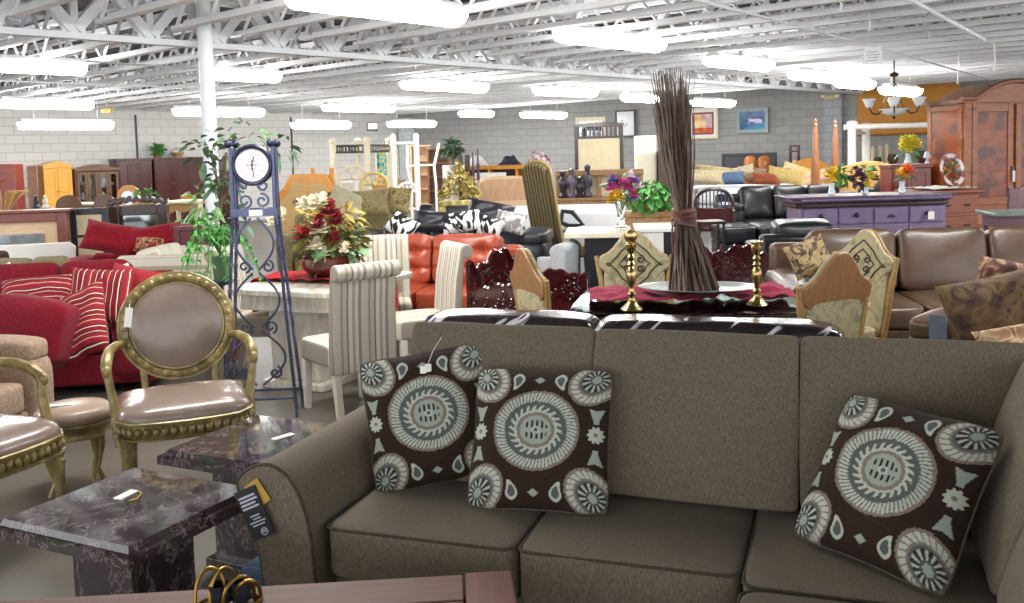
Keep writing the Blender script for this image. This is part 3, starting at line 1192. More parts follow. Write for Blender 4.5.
# ------------------------------------------------------------------ generic upholstered sofa
def sofa(name, label, loc, rz, W, D, H, n, mat, seat_h=0.44, arm_w=0.2, arm_h=0.62, arms='LR', arm='roll', back_t=0.24, lean=12, puff=0.2, tuft=0, footmat=None, piping=None, group=None, wob=0.008, cat='sofa', seat_mat=None, k=9, base_h=0.26, sag=0.0, res=12):
    t = T(name, label, cat, loc, rz, group)
    x0 = -W / 2 + (arm_w if 'L' in arms else 0.02)
    x1 = W / 2 - (arm_w if 'R' in arms else 0.02)
    obj('base', MB().box(-W / 2 + 0.02, W / 2 - 0.02, -D / 2 + 0.03, D / 2 - 0.02, 0.07, base_h), mat, t, 0.02)
    obj('back_frame', MB().box(-W / 2 + 0.03, W / 2 - 0.03, D / 2 - 0.16, D / 2, 0.07, H - 0.10), mat, t, 0.05)
    cw = (x1 - x0) / n
    for i in range(n):
        cx = x0 + cw * (i + 0.5)
        c = cushion_part('seat_cushion', (cx, -0.10, (base_h + seat_h) / 2), (cw - 0.012, D - 0.22, seat_h - base_h), seat_mat or mat, t, (0, 0.02, 0.14), k, res, wob, i + 11, piping=piping)
        b = MB().at((cx, D / 2 - 0.16 - back_t / 2 + 0.02, (seat_h + H) / 2 - 0.01), 0, radians(-lean))
        w_, h_ = cw - 0.012, H - seat_h + 0.05
        if tuft:
            def fn(X, Y, Z, w_=w_, h_=h_):
                if Y < 0:
                    for (tx, tz) in [(a * w_ / 4.2, bb * h_ / 5.5) for a in (-1, 1) for bb in (-1, 1)]:
                        dd = hypot(X - tx, Z - tz)
                        Y += 0.05 * math.exp(-(dd / 0.05) ** 2) + 0.012 * math.exp(-((Z - tz) / 0.02) ** 2) * math.exp(-(abs(X) / w_ * 1.5) ** 4)
                return X, Y, Z
            b.cushion((0, 0, 0), (w_, back_t, h_), (0, puff, 0.05), k, 30, wob, i + 3, fn)
        else:
            b.cushion((0, 0, 0), (w_, back_t, h_), (0, puff, 0.05), k, res, wob, i + 3)
        o = obj('back_cushion', b, mat, t)
        if tuft:
            bb = MB().at((cx, D / 2 - 0.16 - back_t / 2 + 0.02, (seat_h + H) / 2 - 0.01), 0, radians(-lean))
            for a in (-1, 1):
                for q in (-1, 1):
                    obj('button', MB().at((cx, D / 2 - 0.16 - back_t / 2 + 0.02, (seat_h + H) / 2 - 0.01), 0, radians(-lean)).ball((a * w_ / 4.2, -back_t * 0.56 + 0.05, q * h_ / 5.5), (0.014, 0.01, 0.014), 8, 6), mat, o)
    for sg, ch in ((-1, 'L'), (1, 'R')):
        if ch not in arms:
            continue
        xc = sg * (W / 2 - arm_w / 2)
        b = MB()
        if arm == 'roll':
            sec = [(xc - arm_w * 0.40, 0.07)] + [(xc + arm_w * 0.56 * cos(a), arm_h - arm_w * 0.5 + arm_w * 0.5 * sin(a)) for a in [pi + 0.35 - (pi + 0.7) * i / 12 for i in range(13)]] + [(xc + arm_w * 0.40, 0.07)]
            b.prism(sec, -D / 2, D / 2 - 0.03)
            obj('arm', b, mat, t, 0.015)
        elif arm == 'box':
            b.box(xc - arm_w / 2, xc + arm_w / 2, -D / 2, D / 2 - 0.02, 0.07, arm_h)
            obj('arm', b, mat, t, 0.035)
        else:
            b.cushion((xc, -0.02, (arm_h + 0.07) / 2), (arm_w, D, arm_h - 0.07), (0.06, 0.02, 0.08), 6, 12, wob, 5)
            o = obj('arm', b, mat, t)
            b = MB().cushion((xc, -0.04, arm_h), (arm_w * 1.05, D * 0.92, 0.15), (0, 0.0, 0.2), 5, 12, wob, 8)
            obj('arm_pad', b, mat, o)
    fm = footmat or black_plastic
    for sx in (-1, 1):
        for sy in (-1, 1):
            obj('foot', MB().lathe([(0.02, 0), (0.03, 0.075)], 10, (sx * (W / 2 - 0.1), sy * (D / 2 - 0.1), 0)), fm, t)
    return t


# ------------------------------------------------------------------ gilt oval-back armchairs
gilt = blotches([(0.3, '#645833'), (0.55, '#8f7e4e'), (0.75, '#b5a36c')], 14, 0.4, 0.38, 0.1)
gilt.node_tree.nodes['Principled BSDF'].inputs['Metallic'].default_value = 0.3
taupe_leather = leather('#8d7c70', '#7b6a5e', 0.26, 0.2)


def gilt_chair(label, loc, rz):
    t = T('gilt_armchair', label, 'armchair', loc, rz, 'gilt oval back armchairs')
    dsh = [(-0.27, 0.24)] + [(-0.31, 0.1), (-0.325, -0.05), (-0.31, -0.2), (-0.24, -0.285), (-0.12, -0.31), (0, -0.315), (0.12, -0.31), (0.24, -0.285), (0.31, -0.2), (0.325, -0.05), (0.31, 0.1)] + [(0.27, 0.24)]
    fr = obj('seat_frame', MB().prism(dsh, 0.33, 0.415, 'z'), gilt, t, 0.006)
    b = MB()
    P = [Vector((p[0], p[1], 0)) for p in dsh]
    pos = []
    for i in range(len(P) - 1):
        L = (P[i + 1] - P[i]).length
        for k in range(max(1, round(L / 0.042))):
            pos.append(P[i].lerp(P[i + 1], (k + 0.5) / max(1, round(L / 0.042))))
    for p in pos:
        d = Vector((p.x, p.y, 0)).normalized()
        b.ball((p.x + d.x * 0.001, p.y + d.y * 0.001, 0.37), (0.019, 0.019, 0.026), 8, 6)
    b.tube([(p.x * 1.015, p.y * 1.015, 0.41) for p in P], 0.009, 6)
    b.tube([(p.x * 1.015, p.y * 1.015, 0.335) for p in P], 0.008, 6)
    obj('carved_beading', b, gilt, fr, kind='stuff')
    b = MB()
    N = 36
    vs, fs = [], []
    rings = [(1.0, 0.41), (1.0, 0.43), (0.97, 0.452), (0.88, 0.472), (0.7, 0.488), (0.4, 0.497)]
    sp = smooth_poly(dsh, 3)
    for (s_, z) in rings:
        vs += [(p[0] * 0.98 * s_, (p[1] + 0.03) * 0.98 * s_ - 0.03, z) for p in sp]
    n = len(sp)
    for i in range(len(rings) - 1):
        fs += [(i * n + j, i * n + (j + 1) % n, (i + 1) * n + (j + 1) % n, (i + 1) * n + j) for j in range(n)]
    fs.append(tuple(range((len(rings) - 1) * n, len(rings) * n)))
    b.add(vs, fs)
    st = obj('seat', b, taupe_leather, t, ang=70)
    fr.location.z = st.location.z = 0.05
    # oval back, leaning
    Mb = (0, 0.27, 0.83)
    lean = radians(-9)
    a, c = 0.265, 0.255
    ring = [(a * cos(i * pi / 24), 0, c * sin(i * pi / 24)) for i in range(48)]
    b = MB().at(Mb, 0, lean)
    b.tube(ring, 0.026, 8, True)
    bf = obj('back_frame', b, gilt, t)
    b = MB().at(Mb, 0, lean)
    for i in range(34):
        an = 2 * pi * i / 34
        b.ball((a * cos(an) * 1.0, -0.012, c * sin(an)), (0.020, 0.020, 0.020), 8, 6)
    b.tube([(p[0] * 0.89, -0.014, p[2] * 0.89) for p in ring], 0.007, 6, True)
    b.tube([(p[0] * 1.10, -0.004, p[2] * 1.10) for p in ring], 0.008, 6, True)
    obj('carved_beading', b, gilt, bf, kind='stuff')
    b = MB().at(Mb, 0, lean)
    b.ball((0, -0.002, 0), (a * 0.93, 0.05, c * 0.93), 32, 14)
    obj('back_pad', b, taupe_leather, t, ang=70)
    for sg in (-1, 1):
        obj('back_post', MB().tube([(sg * 0.17, 0.215, 0.40), (sg * 0.175, 0.235, 0.52), (sg * 0.18, 0.245, 0.64)], [0.022, 0.017, 0.02], 8), gilt, t)
        pts = [(sg * 0.25, 0.26, 0.76), (sg * 0.30, 0.20, 0.765), (sg * 0.335, 0.10, 0.755), (sg * 0.345, 0.0, 0.735), (sg * 0.35, -0.05, 0.70), (sg * 0.345, -0.07, 0.66)]
        ar = obj('arm', MB().tube(pts, [0.02, 0.022, 0.026, 0.028, 0.026, 0.022], 10), gilt, t)
        obj('scroll', MB().ball((sg * 0.348, -0.072, 0.685), (0.022, 0.032, 0.032), 10, 8), gilt, ar)
        pts = [(sg * 0.345, -0.065, 0.67), (sg * 0.335, -0.075, 0.60), (sg * 0.315, -0.12, 0.50), (sg * 0.31, -0.17, 0.41), (sg * 0.30, -0.19, 0.34)]
        obj('arm_post', MB().tube(pts, [0.02, 0.02, 0.024, 0.026, 0.024], 8), gilt, t)
        obj('leg', MB().lathe([(0.014, 0), (0.02, 0.03), (0.018, 0.05), (0.028, 0.27), (0.032, 0.29), (0.026, 0.30), (0.034, 0.335)], 12, (sg * 0.275, -0.225, 0)), gilt, t).scale.z = 1.15
        obj('leg', MB().tube([(sg * 0.25, 0.215, 0.39), (sg * 0.25, 0.235, 0.18), (sg * 0.25, 0.28, 0.0)], [0.028, 0.022, 0.016], 8), gilt, t)
    return t


g1 = gilt_chair('gilt oval-back armchair in full view beside the marble tables, white tag on its back', (-1.70, 4.72, 0), radians(22))
gilt_chair('gilt armchair cut by the left edge, only its seat and one arm showing', (-2.45, 4.12, 0), radians(68))
x, z = at(133, 316, 4.80)
one('price_tag', 'white price tag hanging on the oval back of the gilt armchair', 'tag', MB().box(-0.018, 0.018, -0.002, 0.002, -0.10, 0).tube([(0, 0, -0.005), (0.0, 0.01, 0.02)], 0.002, 4), card, (x, 4.76, z + 0.05), radians(22), tilt=(radians(-8), radians(8)))
# round stool
x, y = gp(73, 404, 0.45)
t = T('round_stool', 'small round stool with tan top and carved gold rim between the two gilt armchairs', 'stool', (x, y, 0), 0.3)
obj('cushion', MB().lathe([(0.175, 0.37), (0.19, 0.385), (0.188, 0.42), (0.16, 0.445), (0.08, 0.457), (0.0, 0.46)], 32), leather('#a8927c', '#988270', 0.35, 0.1), t, ang=70)
obj('rim', MB().lathe([(0.165, 0.29), (0.185, 0.30), (0.178, 0.315), (0.178, 0.35), (0.19, 0.365), (0.188, 0.375)], 32), gilt, t)
for i in range(4):
    a = pi / 4 + i * pi / 2
    obj('leg', MB().tube([(0.15 * cos(a), 0.15 * sin(a), 0.31), (0.165 * cos(a), 0.165 * sin(a), 0.2), (0.13 * cos(a), 0.13 * sin(a), 0.07), (0.16 * cos(a), 0.16 * sin(a), 0)], [0.024, 0.017, 0.012, 0.016], 8), gilt, t)
one('price_card', 'white price card lying on the round stool', 'card', MB().box(-0.05, 0.05, -0.02, 0.02, 0, 0.002), card, (x - 0.04, y - 0.05, 0.4595), 0.3)
# tan armchair at the left edge
tan_vel = fabric('#9c8672', '#80695a', weave=(40, 40, 40), bump=0.15, sheen=0.5)
sofa('tan_armchair', 'tan velvet armchair at the left edge, in front of the red sofa', (-3.30, 5.30, 0), radians(80), 0.85, 0.85, 0.86, 1, tan_vel, arm='pillow', arm_h=0.60, arm_w=0.22, cat='armchair')

# ------------------------------------------------------------------ red sofa with striped pillows
red = fabric('#7d1625', '#5e0d1b', weave=(60, 60, 60), bump=0.2, sheen=0.5)
red_d = fabric('#641222', '#520c1a')
rs = sofa('red_sofa', 'red velvet sofa behind the gilt armchairs, heaped with striped pillows', (-3.74, 7.3, 0), radians(10), 2.0, 1.2, 0.88, 3, red, arms='R', arm='pillow', arm_w=0.34, arm_h=0.60, piping=red_d, back_t=0.3, puff=0.3, lean=16, base_h=0.3)
rstripe = stripes([(0, '#7d1c28'), (0.22, '#e6dcc4'), (0.27, '#3a2226'), (0.33, '#8c2430'), (0.55, '#9f3036'), (0.62, '#e2d4b4'), (0.65, '#8a222e'), (0.86, '#41252b'), (0.92, '#dccfb6'), (0.96, '#8a222e')], 7.5, 0, wob=0.03)
rstripe2 = stripes([(0, '#7d1c28'), (0.22, '#e6dcc4'), (0.27, '#3a2226'), (0.33, '#8c2430'), (0.55, '#9f3036'), (0.62, '#e2d4b4'), (0.65, '#8a222e'), (0.86, '#41252b'), (0.92, '#dccfb6'), (0.96, '#8a222e')], 7.5, 2, wob=0.03)


def pil(label, px, py, Y, w, h, tck, mat, rz, lean, roll, group=None, seed=1, name='throw_pillow'):
    x, z = at(px, py, Y)
    o = one(name, label, 'pillow', pillow_mb(w, h, tck, 14, 0.12, seed, 0.03), mat, (x, Y, z), rz, group)
    o.rotation_euler = (Matrix.Rotation(rz, 4, 'Z') @ Matrix.Rotation(-radians(lean), 4, 'X') @ Matrix.Rotation(radians(roll), 4, 'Y')).to_euler()
    return o


GP = 'pillows on the red sofa'
pil('red striped pillow with upright stripes standing on the red sofa', 100, 296, 6.85, 0.46, 0.42, 0.16, rstripe, radians(5), 20, 4, GP, 3)
pil('red striped pillow lying flattest, farthest left on the red sofa', 38, 297, 7.0, 0.52, 0.36, 0.18, rstripe2, radians(15), 40, -3, GP, 4)
pil('red striped pillow slumped diagonally over the red arm cushion', 84, 322, 6.55, 0.36, 0.58, 0.16, rstripe2, radians(-20), 30, -28, GP, 5)
b = MB().cushion((0, 0, 0), (0.62, 0.30, 0.44), (0, 0.12, 0.12), 6, 14, 0.01, 3)
x, z = at(24, 333, 6.35)
one('bolster_cushion', 'big plain red cushion leaning at the near end of the red sofa', 'cushion', b, red, (x, 6.42, z), radians(-8), tilt=(radians(-14), radians(8)))
pil('plain brick red pillow behind the upright striped pillow', 132, 292, 7.1, 0.46, 0.40, 0.18, fabric('#a03038', '#802028'), radians(-6), 25, 12, GP, 6)
x, z = at(14, 279, 7.2)
for (px, py, Y, rr, lab) in ((16, 268, 7.72, -35, 'white price tag on the left back cushion of the red sofa'), (131, 269, 7.55, -18, 'white price tag at the right end of the red sofa back')):
    x, z = at(px, py, Y)
    one('price_tag', lab, 'tag', MB().box(-0.035, 0.035, -0.003, 0.003, -0.10, 0.06), card, (x, Y - 0.12, z), 0, tilt=(radians(-30), radians(rr)))

# ------------------------------------------------------------------ metal clock stand
bluem = plain('#50546f', 0.28, 0.65, 0, 0, 0.15, 12)
darkm = plain('#2e3048', 0.35, 0.6, 0, 0, 0.1)
cx, cyy = -1.69, 6.20
t = T('clock_stand', 'tall blue-black wrought iron clock stand with a round white dial', 'clock', (cx, cyy, 0), radians(4))


def twisted(b, p0, p1, r, turns, n=60):
    p0, p1 = Vector(p0), Vector(p1)
    d = (p1 - p0)
    vs, fs = [], []
    for i in range(n + 1):
        c = p0 + d * (i / n)
        for j in range(4):
            a = j * pi / 2 + turns * 2 * pi * i / n
            vs.append((c.x + r * cos(a), c.y + r * sin(a), c.z))
    for i in range(n):
        fs += [(i * 4 + j, i * 4 + (j + 1) % 4, i * 4 + 4 + (j + 1) % 4, i * 4 + 4 + j) for j in range(4)]
    fs += [(3, 2, 1, 0), tuple(range(n * 4, n * 4 + 4))]
    b.add(vs, fs)
    return b


for sx in (-1, 1):
    for sy in (-1, 1):
        top = (sx * 0.135, sy * 0.055, 1.36)
        bot = (sx * 0.215 + 0.02 * sx, sy * 0.13, 0.0)
        lg = obj('leg', twisted(MB(), bot, top, 0.013, 16, 120), bluem, t)
        obj('post', MB().tube([top, (sx * 0.135, sy * 0.055, 1.78)], 0.013, 8), bluem, t)
        obj('finial', MB().ball((sx * 0.135 + sx * 0.0 + sy * 0.012, sy * 0.055, 1.805), 0.027, 12, 8), darkm, lg)
obj('cross_bar', MB().box(-0.15, 0.15, -0.068, -0.058, 1.33, 1.38).box(-0.15, 0.15, 0.058, 0.068, 1.33, 1.38).box(-0.148, -0.138, -0.06, 0.06, 1.33, 1.38).box(0.138, 0.148, -0.06, 0.06, 1.33, 1.38), bluem, t)
obj('name_plate', MB().box(-0.03, 0.055, -0.072, -0.068, 1.335, 1.372), plain('#d9dde8', 0.3, 0.3), t)
for z in (0.13,):
    obj('cross_bar', MB().tube([(-0.22, -0.125, z), (0.22, -0.125, z), (0.22, 0.125, z), (-0.22, 0.125, z)], 0.009, 6, True), bluem, t)


def spiral(cx, cz, r0, r1, a0, a1, y=0, n=26):
    return [(cx + (r0 + (r1 - r0) * i / n) * cos(a0 + (a1 - a0) * i / n), y, cz + (r0 + (r1 - r0) * i / n) * sin(a0 + (a1 - a0) * i / n)) for i in range(n + 1)]


for sg in (-1, 1):
    sc = []
    sc.append(spiral(sg * 0.055, 1.43, 0.012, 0.048, 0, sg * 1.6 * 2 * pi * 0.8, -0.06))
    sc.append(spiral(sg * 0.065, 1.53, 0.012, 0.04, pi, pi - sg * 1.6 * 2 * pi * 0.8, -0.06))
    # tall C scrolls
    sc.append([(sg * (0.02 + 0.10 * sin(pi * i / 20)), -0.075, 0.98 + 0.34 * i / 20) for i in range(21)])
    sc.append([(sg * (0.02 + 0.125 * sin(pi * i / 20)), -0.09, 0.60 + 0.36 * i / 20) for i in range(21)])
    sc.append([(sg * (0.02 + 0.15 * sin(pi * i / 20)), -0.105, 0.22 + 0.36 * i / 20) for i in range(21)])
    sc.append(spiral(sg * 0.075, 1.0, 0.01, 0.04, 0, sg * 1.5 * 2 * pi * 0.8, -0.075))
    sc.append(spiral(sg * 0.08, 0.60, 0.01, 0.045, 0, -sg * 1.5 * 2 * pi * 0.8, -0.09))
    sc.append(spiral(sg * 0.10, 0.30, 0.01, 0.045, 0, sg * 1.5 * 2 * pi * 0.8, -0.105))
    for p in sc:
        obj('scroll', MB().tube(p, 0.0075, 6), bluem, t)
b = MB()
b.M = Matrix.Translation((0, -0.02, 1.665)) @ Matrix.Rotation(pi / 2, 4, 'X')
b.lathe([(0.10, -0.05), (0.132, -0.045), (0.137, 0.0), (0.137, 0.035), (0.125, 0.055), (0.108, 0.05), (0.105, 0.04)], 40)
dr = obj('clock_case', b, darkm, t)


def dial(u, v):
    x, y = (2 * u - 1), (2 * v - 1)
    r, a = hypot(x, y), atan2(y, x)
    k = (a / (2 * pi) * 12) % 1.0
    k = min(k, 1 - k)
    if 0.62 < r < 0.84 and k < 0.10 + 0.06 * sin(r * 60):
        return lin('#8e7f86')
    if abs(r - 0.93) < 0.025:
        return lin('#b8a9a2')
    if r < 0.34 and (abs(x) < 0.045 or abs(y) < 0.045 or abs(r - 0.26) < 0.03):
        return lin('#8d8490')
    if r < 0.48 and abs(sin(2 * a)) > 0.9 and r > 0.3:
        return lin('#b9b0b4')
    return lin('#ded6d2')


b = MB()
b.sheet(lambda u, v: ((2 * u - 1) * 0.106 * sqrt(max(0, 1 - (2 * v - 1) ** 2 / 2)), -0.063, 1.665 + (2 * v - 1) * 0.106 * sqrt(max(0, 1 - (2 * u - 1) ** 2 / 2))), 60, 60,
        lambda u, v: dial((2 * u - 1) * sqrt(max(0, 1 - (2 * v - 1) ** 2 / 2)) / 2 + 0.5, (2 * v - 1) * sqrt(max(0, 1 - (2 * u - 1) ** 2 / 2)) / 2 + 0.5))
obj('dial', b, vcol('clock_dial', 0.4), dr)
obj('clock_hand', MB().at((0, -0.066, 1.665), 0, 0, radians(15)).box(-0.003, 0.003, -0.002, 0, -0.01, 0.06), black_plastic, dr)
obj('clock_hand', MB().at((0, -0.068, 1.665), 0, 0, radians(170)).box(-0.0025, 0.0025, -0.002, 0, -0.01, 0.08), black_plastic, dr)
obj('clock_bracket', MB().box(-0.135, 0.135, -0.012, 0.012, 1.655, 1.675), bluem, t)

# ------------------------------------------------------------------ greenery helpers
def leaves(rng, c, rad, n, L, w, up=0.2, droop=0.4, squash=(1, 1, 1)):
    b = MB()
    for i in range(n):
        d = Vector((rng.gauss(0, 1), rng.gauss(0, 1), rng.gauss(0, 1) + up)).normalized()
        p = Vector(c) + Vector((d.x * rad * squash[0], d.y * rad * squash[1], d.z * rad * squash[2])) * (0.35 + 0.65 * rng.random())
        l = L * (0.7 + 0.6 * rng.random())
        b.leaf(p, d + Vector((rng.gauss(0, .5), rng.gauss(0, .5), rng.gauss(0, .4))), l, w * l / L, droop, rng.uniform(-1, 1))
    return b


leafg = plain('#65875a', 0.5, 0, 0, 0, 0.35, 6)
leafd = plain('#486449', 0.5, 0, 0, 0, 0.35, 6)
leafl = plain('#86ad74', 0.5, 0, 0, 0, 0.3, 6)
leafb = plain('#4f9440', 0.5, 0, 0, 0, 0.3, 6)
bark = plain('#5d4a38', 0.8, 0, 0, 0, 0.25)
terracotta = plain('#8b5a41', 0.6)
rng = random.Random(11)
# ficus behind the clock
x, y = ax(222, 8.0, 200), 8.0
t = T('ficus_tree', 'leafy green artificial ficus rising behind the clock stand', 'plant', (x, y, 0))
t.scale = (1.12, 1.12, 1.04)
obj('pot', MB().lathe([(0.13, 0), (0.17, 0.28), (0.18, 0.30), (0.15, 0.30), (0.14, 0.25), (0.0, 0.25)], 20), terracotta, t)
obj('trunk', MB().tube([(0, 0, 0.2), (0.03, 0.01, 0.7), (-0.02, 0, 1.2), (0.05, 0, 1.7)], [0.022, 0.02, 0.016, 0.01], 8), bark, t)
for (dx, dz, sx, n, mt) in ((-0.10, 1.72, 0.15, 30, leafd), (0.22, 1.80, 0.20, 34, leafg), (0.46, 1.72, 0.10, 18, leafd), (0.02, 1.50, 0.16, 44, leafd), (-0.12, 1.32, 0.20, 44, leafl), (0.02, 1.15, 0.16, 40, leafd)):
    obj('foliage', leaves(rng, (dx, 0.02, dz), sx, n, 0.10, 0.05, 0.0, 0.5), mt, t)
for (dx, dz) in ((0.42, 1.72), (-0.08, 1.72), (0.25, 1.78)):
    obj('branch', MB().tube([(0.0, 0, 1.3), (dx * 0.5, 0, (1.35 + dz) / 2), (dx, 0.01, dz)], [0.012, 0.008, 0.005], 6), bark, t)
# fern on a slim stand
x, y = -2.02, 6.46
t = T('fern', 'bright green fern drooping left of the clock stand legs', 'plant', (x, y, 0))
t.scale = (0.8, 0.8, 1.04)
obj('plant_stand', MB().lathe([(0.12, 0), (0.12, 0.02), (0.015, 0.04), (0.015, 0.80), (0.1, 0.82), (0.1, 0.84)], 16), darkm, t)
obj('pot', MB().lathe([(0.06, 0.84), (0.075, 0.98), (0.08, 1.0), (0.0, 1.0)], 16), leafd, t)
b = MB()
for i in range(26):
    a = rng.random() * 2 * pi
    R0, h = 0.24 + 0.12 * rng.random(), 0.16 + 0.12 * rng.random()
    pts = [Vector((R0 * s * cos(a), R0 * s * sin(a), 1.0 + h * sin(s * 2.6) * 1.2 - 0.25 * s * s)) for s in [k / 7 for k in range(8)]]
    for k in range(1, 8):
        d = (pts[k] - pts[k - 1]).normalized()
        sd = d.cross(Vector((0, 0, 1))).normalized()
        for sg in (-1, 1):
            b.leaf(pts[k], d * 0.5 + sd * sg, 0.10 * (1.15 - k / 9), 0.034, 0.3)
    b.tube([tuple(p) for p in pts], 0.003, 4)
obj('fronds', b, leafb, t)

# ------------------------------------------------------------------ cream dining table, runner, flowers
DRZ = radians(67)
dC = Vector((-1.27, 6.50, 0))                      # corner towards the viewer
da, db = Vector((cos(DRZ), sin(DRZ), 0)), Vector((-sin(DRZ), cos(DRZ), 0))
dcen = dC + da * 0.60 + db * 0.47
cream = blotches([(0.35, '#bdb6a6'), (0.6, '#d8d2c3')], 3, 1.5, 0.25, 0.3, (1, 4, 1))
t = T('dining_table', 'cream dining table with clipped corners under a red runner, striped chairs around it', 'table', dcen, DRZ)


def clipped(hx, hy, c):
    return [(-hx + c, -hy), (hx - c, -hy), (hx, -hy + c), (hx, hy - c), (hx - c, hy), (-hx + c, hy), (-hx, hy - c), (-hx, -hy + c)]


obj('tabletop', MB().prism(clipped(0.62, 0.47, 0.06), 0.715, 0.76, 'z'), cream, t, 0.008)
obj('apron', MB().prism(clipped(0.55, 0.40, 0.05), 0.60, 0.715, 'z'), cream, t, 0.004)
for sx in (-1, 1):
    obj('pedestal', MB().prism([(sx * 0.3 - 0.09, 0.06), (sx * 0.3 + 0.09, 0.06), (sx * 0.3 + 0.12, 0.60), (sx * 0.3 - 0.12, 0.60)], -0.22, 0.22), cream, t, 0.01)
obj('plinth', MB().box(-0.46, 0.46, -0.28, 0.28, 0, 0.06), cream, t, 0.01)
redcloth = fabric('#b0121c', '#8c0c14', weave=(200, 200, 200), bump=0.1, sheen=0.4)


def runner_mb(L, W, n=50, m=14, amp=0.012, drop0=0.0, drop1=0.0, over=0.62, seed=0, y0=0.0):
    """cloth along x on a table top at z=0; hangs down past |x| > over"""
    b = MB()

    def f(u, v):
        x, y = (u - 0.5) * L, (v - 0.5) * W
        fold = amp * (0.5 + 0.5 * noise.noise(Vector((x * 4 + seed, y * 9, 0)))) + amp * 0.8 * abs(noise.noise(Vector((x * 9, y * 3 + seed, 5))))
        yy = y + 0.03 * noise.noise(Vector((x * 3, seed, 0)))
        z = 0.003 + fold
        if abs(x) > over:
            e = abs(x) - over
            z = 0.003 - e + fold * 0.3
            x = (over + 0.012 + 0.5 * fold) * (1 if x > 0 else -1)
        return (x, yy, z)
    return b.sheet(f, n, m)


one('table_runner', 'bright red runner lying across the cream dining table under the flower bowl', 'table runner', runner_mb(1.5, 0.46, 60, 16, 0.032, over=0.49, seed=2), redcloth, dcen + Vector((0, 0, 0.765)) + da * 0.0, DRZ + pi / 2, solid=0.003)

stripe_f = stripes([(0, '#c6c0b2'), (0.14, '#948c80'), (0.24, '#cfc9bb'), (0.36, '#a9a08e'), (0.46, '#d3cdc0'), (0.60, '#7f786d'), (0.66, '#beb7a8'), (0.80, '#a0967f'), (0.88, '#c4bdae')], 5.0, 0)
white_wood = plain('#d9d4c8', 0.5)


def parsons(label, loc, rz, src=None):
    if src:
        return dup(src, loc, rz, label)
    t = T('striped_dining_chair', label, 'chair', loc, rz, 'striped chairs at the cream table')
    # back profile (y, z), y to the rear, with a rolled top
    prof = [(0.16, 0.30), (0.17, 0.50), (0.19, 0.75), (0.225, 0.93)]
    prof += [(0.285 + 0.055 * cos(a), 0.965 + 0.055 * sin(a)) for a in [pi - 0.3 - (1.55 * pi) * i / 14 for i in range(15)]]
    prof += [(0.262, 0.88), (0.245, 0.74), (0.235, 0.50), (0.235, 0.30)]
    obj('backrest', MB().prism(prof, -0.235, 0.235, 'x'), stripe_f, t, 0.012)
    b = MB().cushion((0, -0.05, 0.41), (0.47, 0.46, 0.16), (0, 0, 0.1), 10, 12, 0, 0)
    obj('seat', b, stripe_f, t)
    for sx in (-1, 1):
        obj('leg', MB().prism([(sx * 0.205 - 0.028, 0.34), (sx * 0.205 + 0.028, 0.34), (sx * 0.21 + 0.018, 0), (sx * 0.21 - 0.018, 0)], -0.255, -0.205), white_wood, t, 0.003)
        obj('leg', MB().prism([(0.165, 0.34), (0.225, 0.34), (0.275, 0), (0.235, 0)], sx * 0.205 - 0.022, sx * 0.205 + 0.022, 'x'), stripe_f, t, 0.003)
    return t


fdir = lambda ang: (sin(ang), -cos(ang))
pc = parsons('striped roll-back chair nearest the viewer, its back to the clock stand and camera', (-1.13, 6.35, 0), radians(-143))
pc.location = (-1.12, 6.26, 0)
parsons('striped roll-back chair in front of the orange sofa, its seat toward the table', (-0.70, 7.15, 0), radians(-66), pc)
parsons('striped roll-back chair across the far corner of the table, facing the viewer', (-1.10, 7.85, 0), radians(8), pc)
parsons('striped roll-back chair on the left side of the table behind the clock stand', (-2.02, 7.40, 0), radians(85), pc)

# flower bowl
def blossom(b, c, r, n=6, up=(0, -0.5, 0.6), rng=rng):
    upv = Vector(up).normalized()
    e1 = upv.orthogonal().normalized()
    e2 = upv.cross(e1)
    for i in range(n):
        a = 2 * pi * i / n + rng.random() * 0.4
        d = (e1 * cos(a) + e2 * sin(a)) * 0.85 + upv * 0.45
        b.petal(c, d, r, r * 0.95)
    b.ball((c[0] + upv.x * r * 0.2, c[1] + upv.y * r * 0.2, c[2] + upv.z * r * 0.2), r * 0.22, 6, 4)


def bouquet(label, loc, specs, fol, name='flower_arrangement', vase=None, vmat=None, group=None, cat='flowers', fmat=None):
    """specs: list of (name, hex, [(dx, dy, dz, r)...])"""
    t = T(name, label, cat, loc, 0, group)
    if vase:
        obj('vase', MB().lathe(vase, 20), vmat, t)
    for (c, rad, n, L, w, mt, sq) in fol:
        obj('foliage', leaves(rng, c, rad, n, L, w, 0.3, 0.3, sq), mt, t)
    for (hexc, pts) in specs:
        mt = plain(hexc, 0.6, 0, 0, 0.2, 0.2, 20)
        for (dx, dy, dz, r) in pts:
            b = MB()
            blossom(b, (dx, dy, dz), r, 7, (dx * 1.2, -0.7, 0.35 + rng.random() * 0.4))
            blossom(b, (dx, dy - 0.004, dz + 0.004), r * 0.7, 6, (dx * 1.2, -0.7, 0.5))
            obj('blossom', b, mt, t)
    return t


fx, fy = dcen.x + 0.06, dcen.y - 0.02


def fl(px, py, r, dy=-0.2):
    X, Z = at(px, py, fy + dy)
    return (X - fx, dy, Z - 0.78, r)


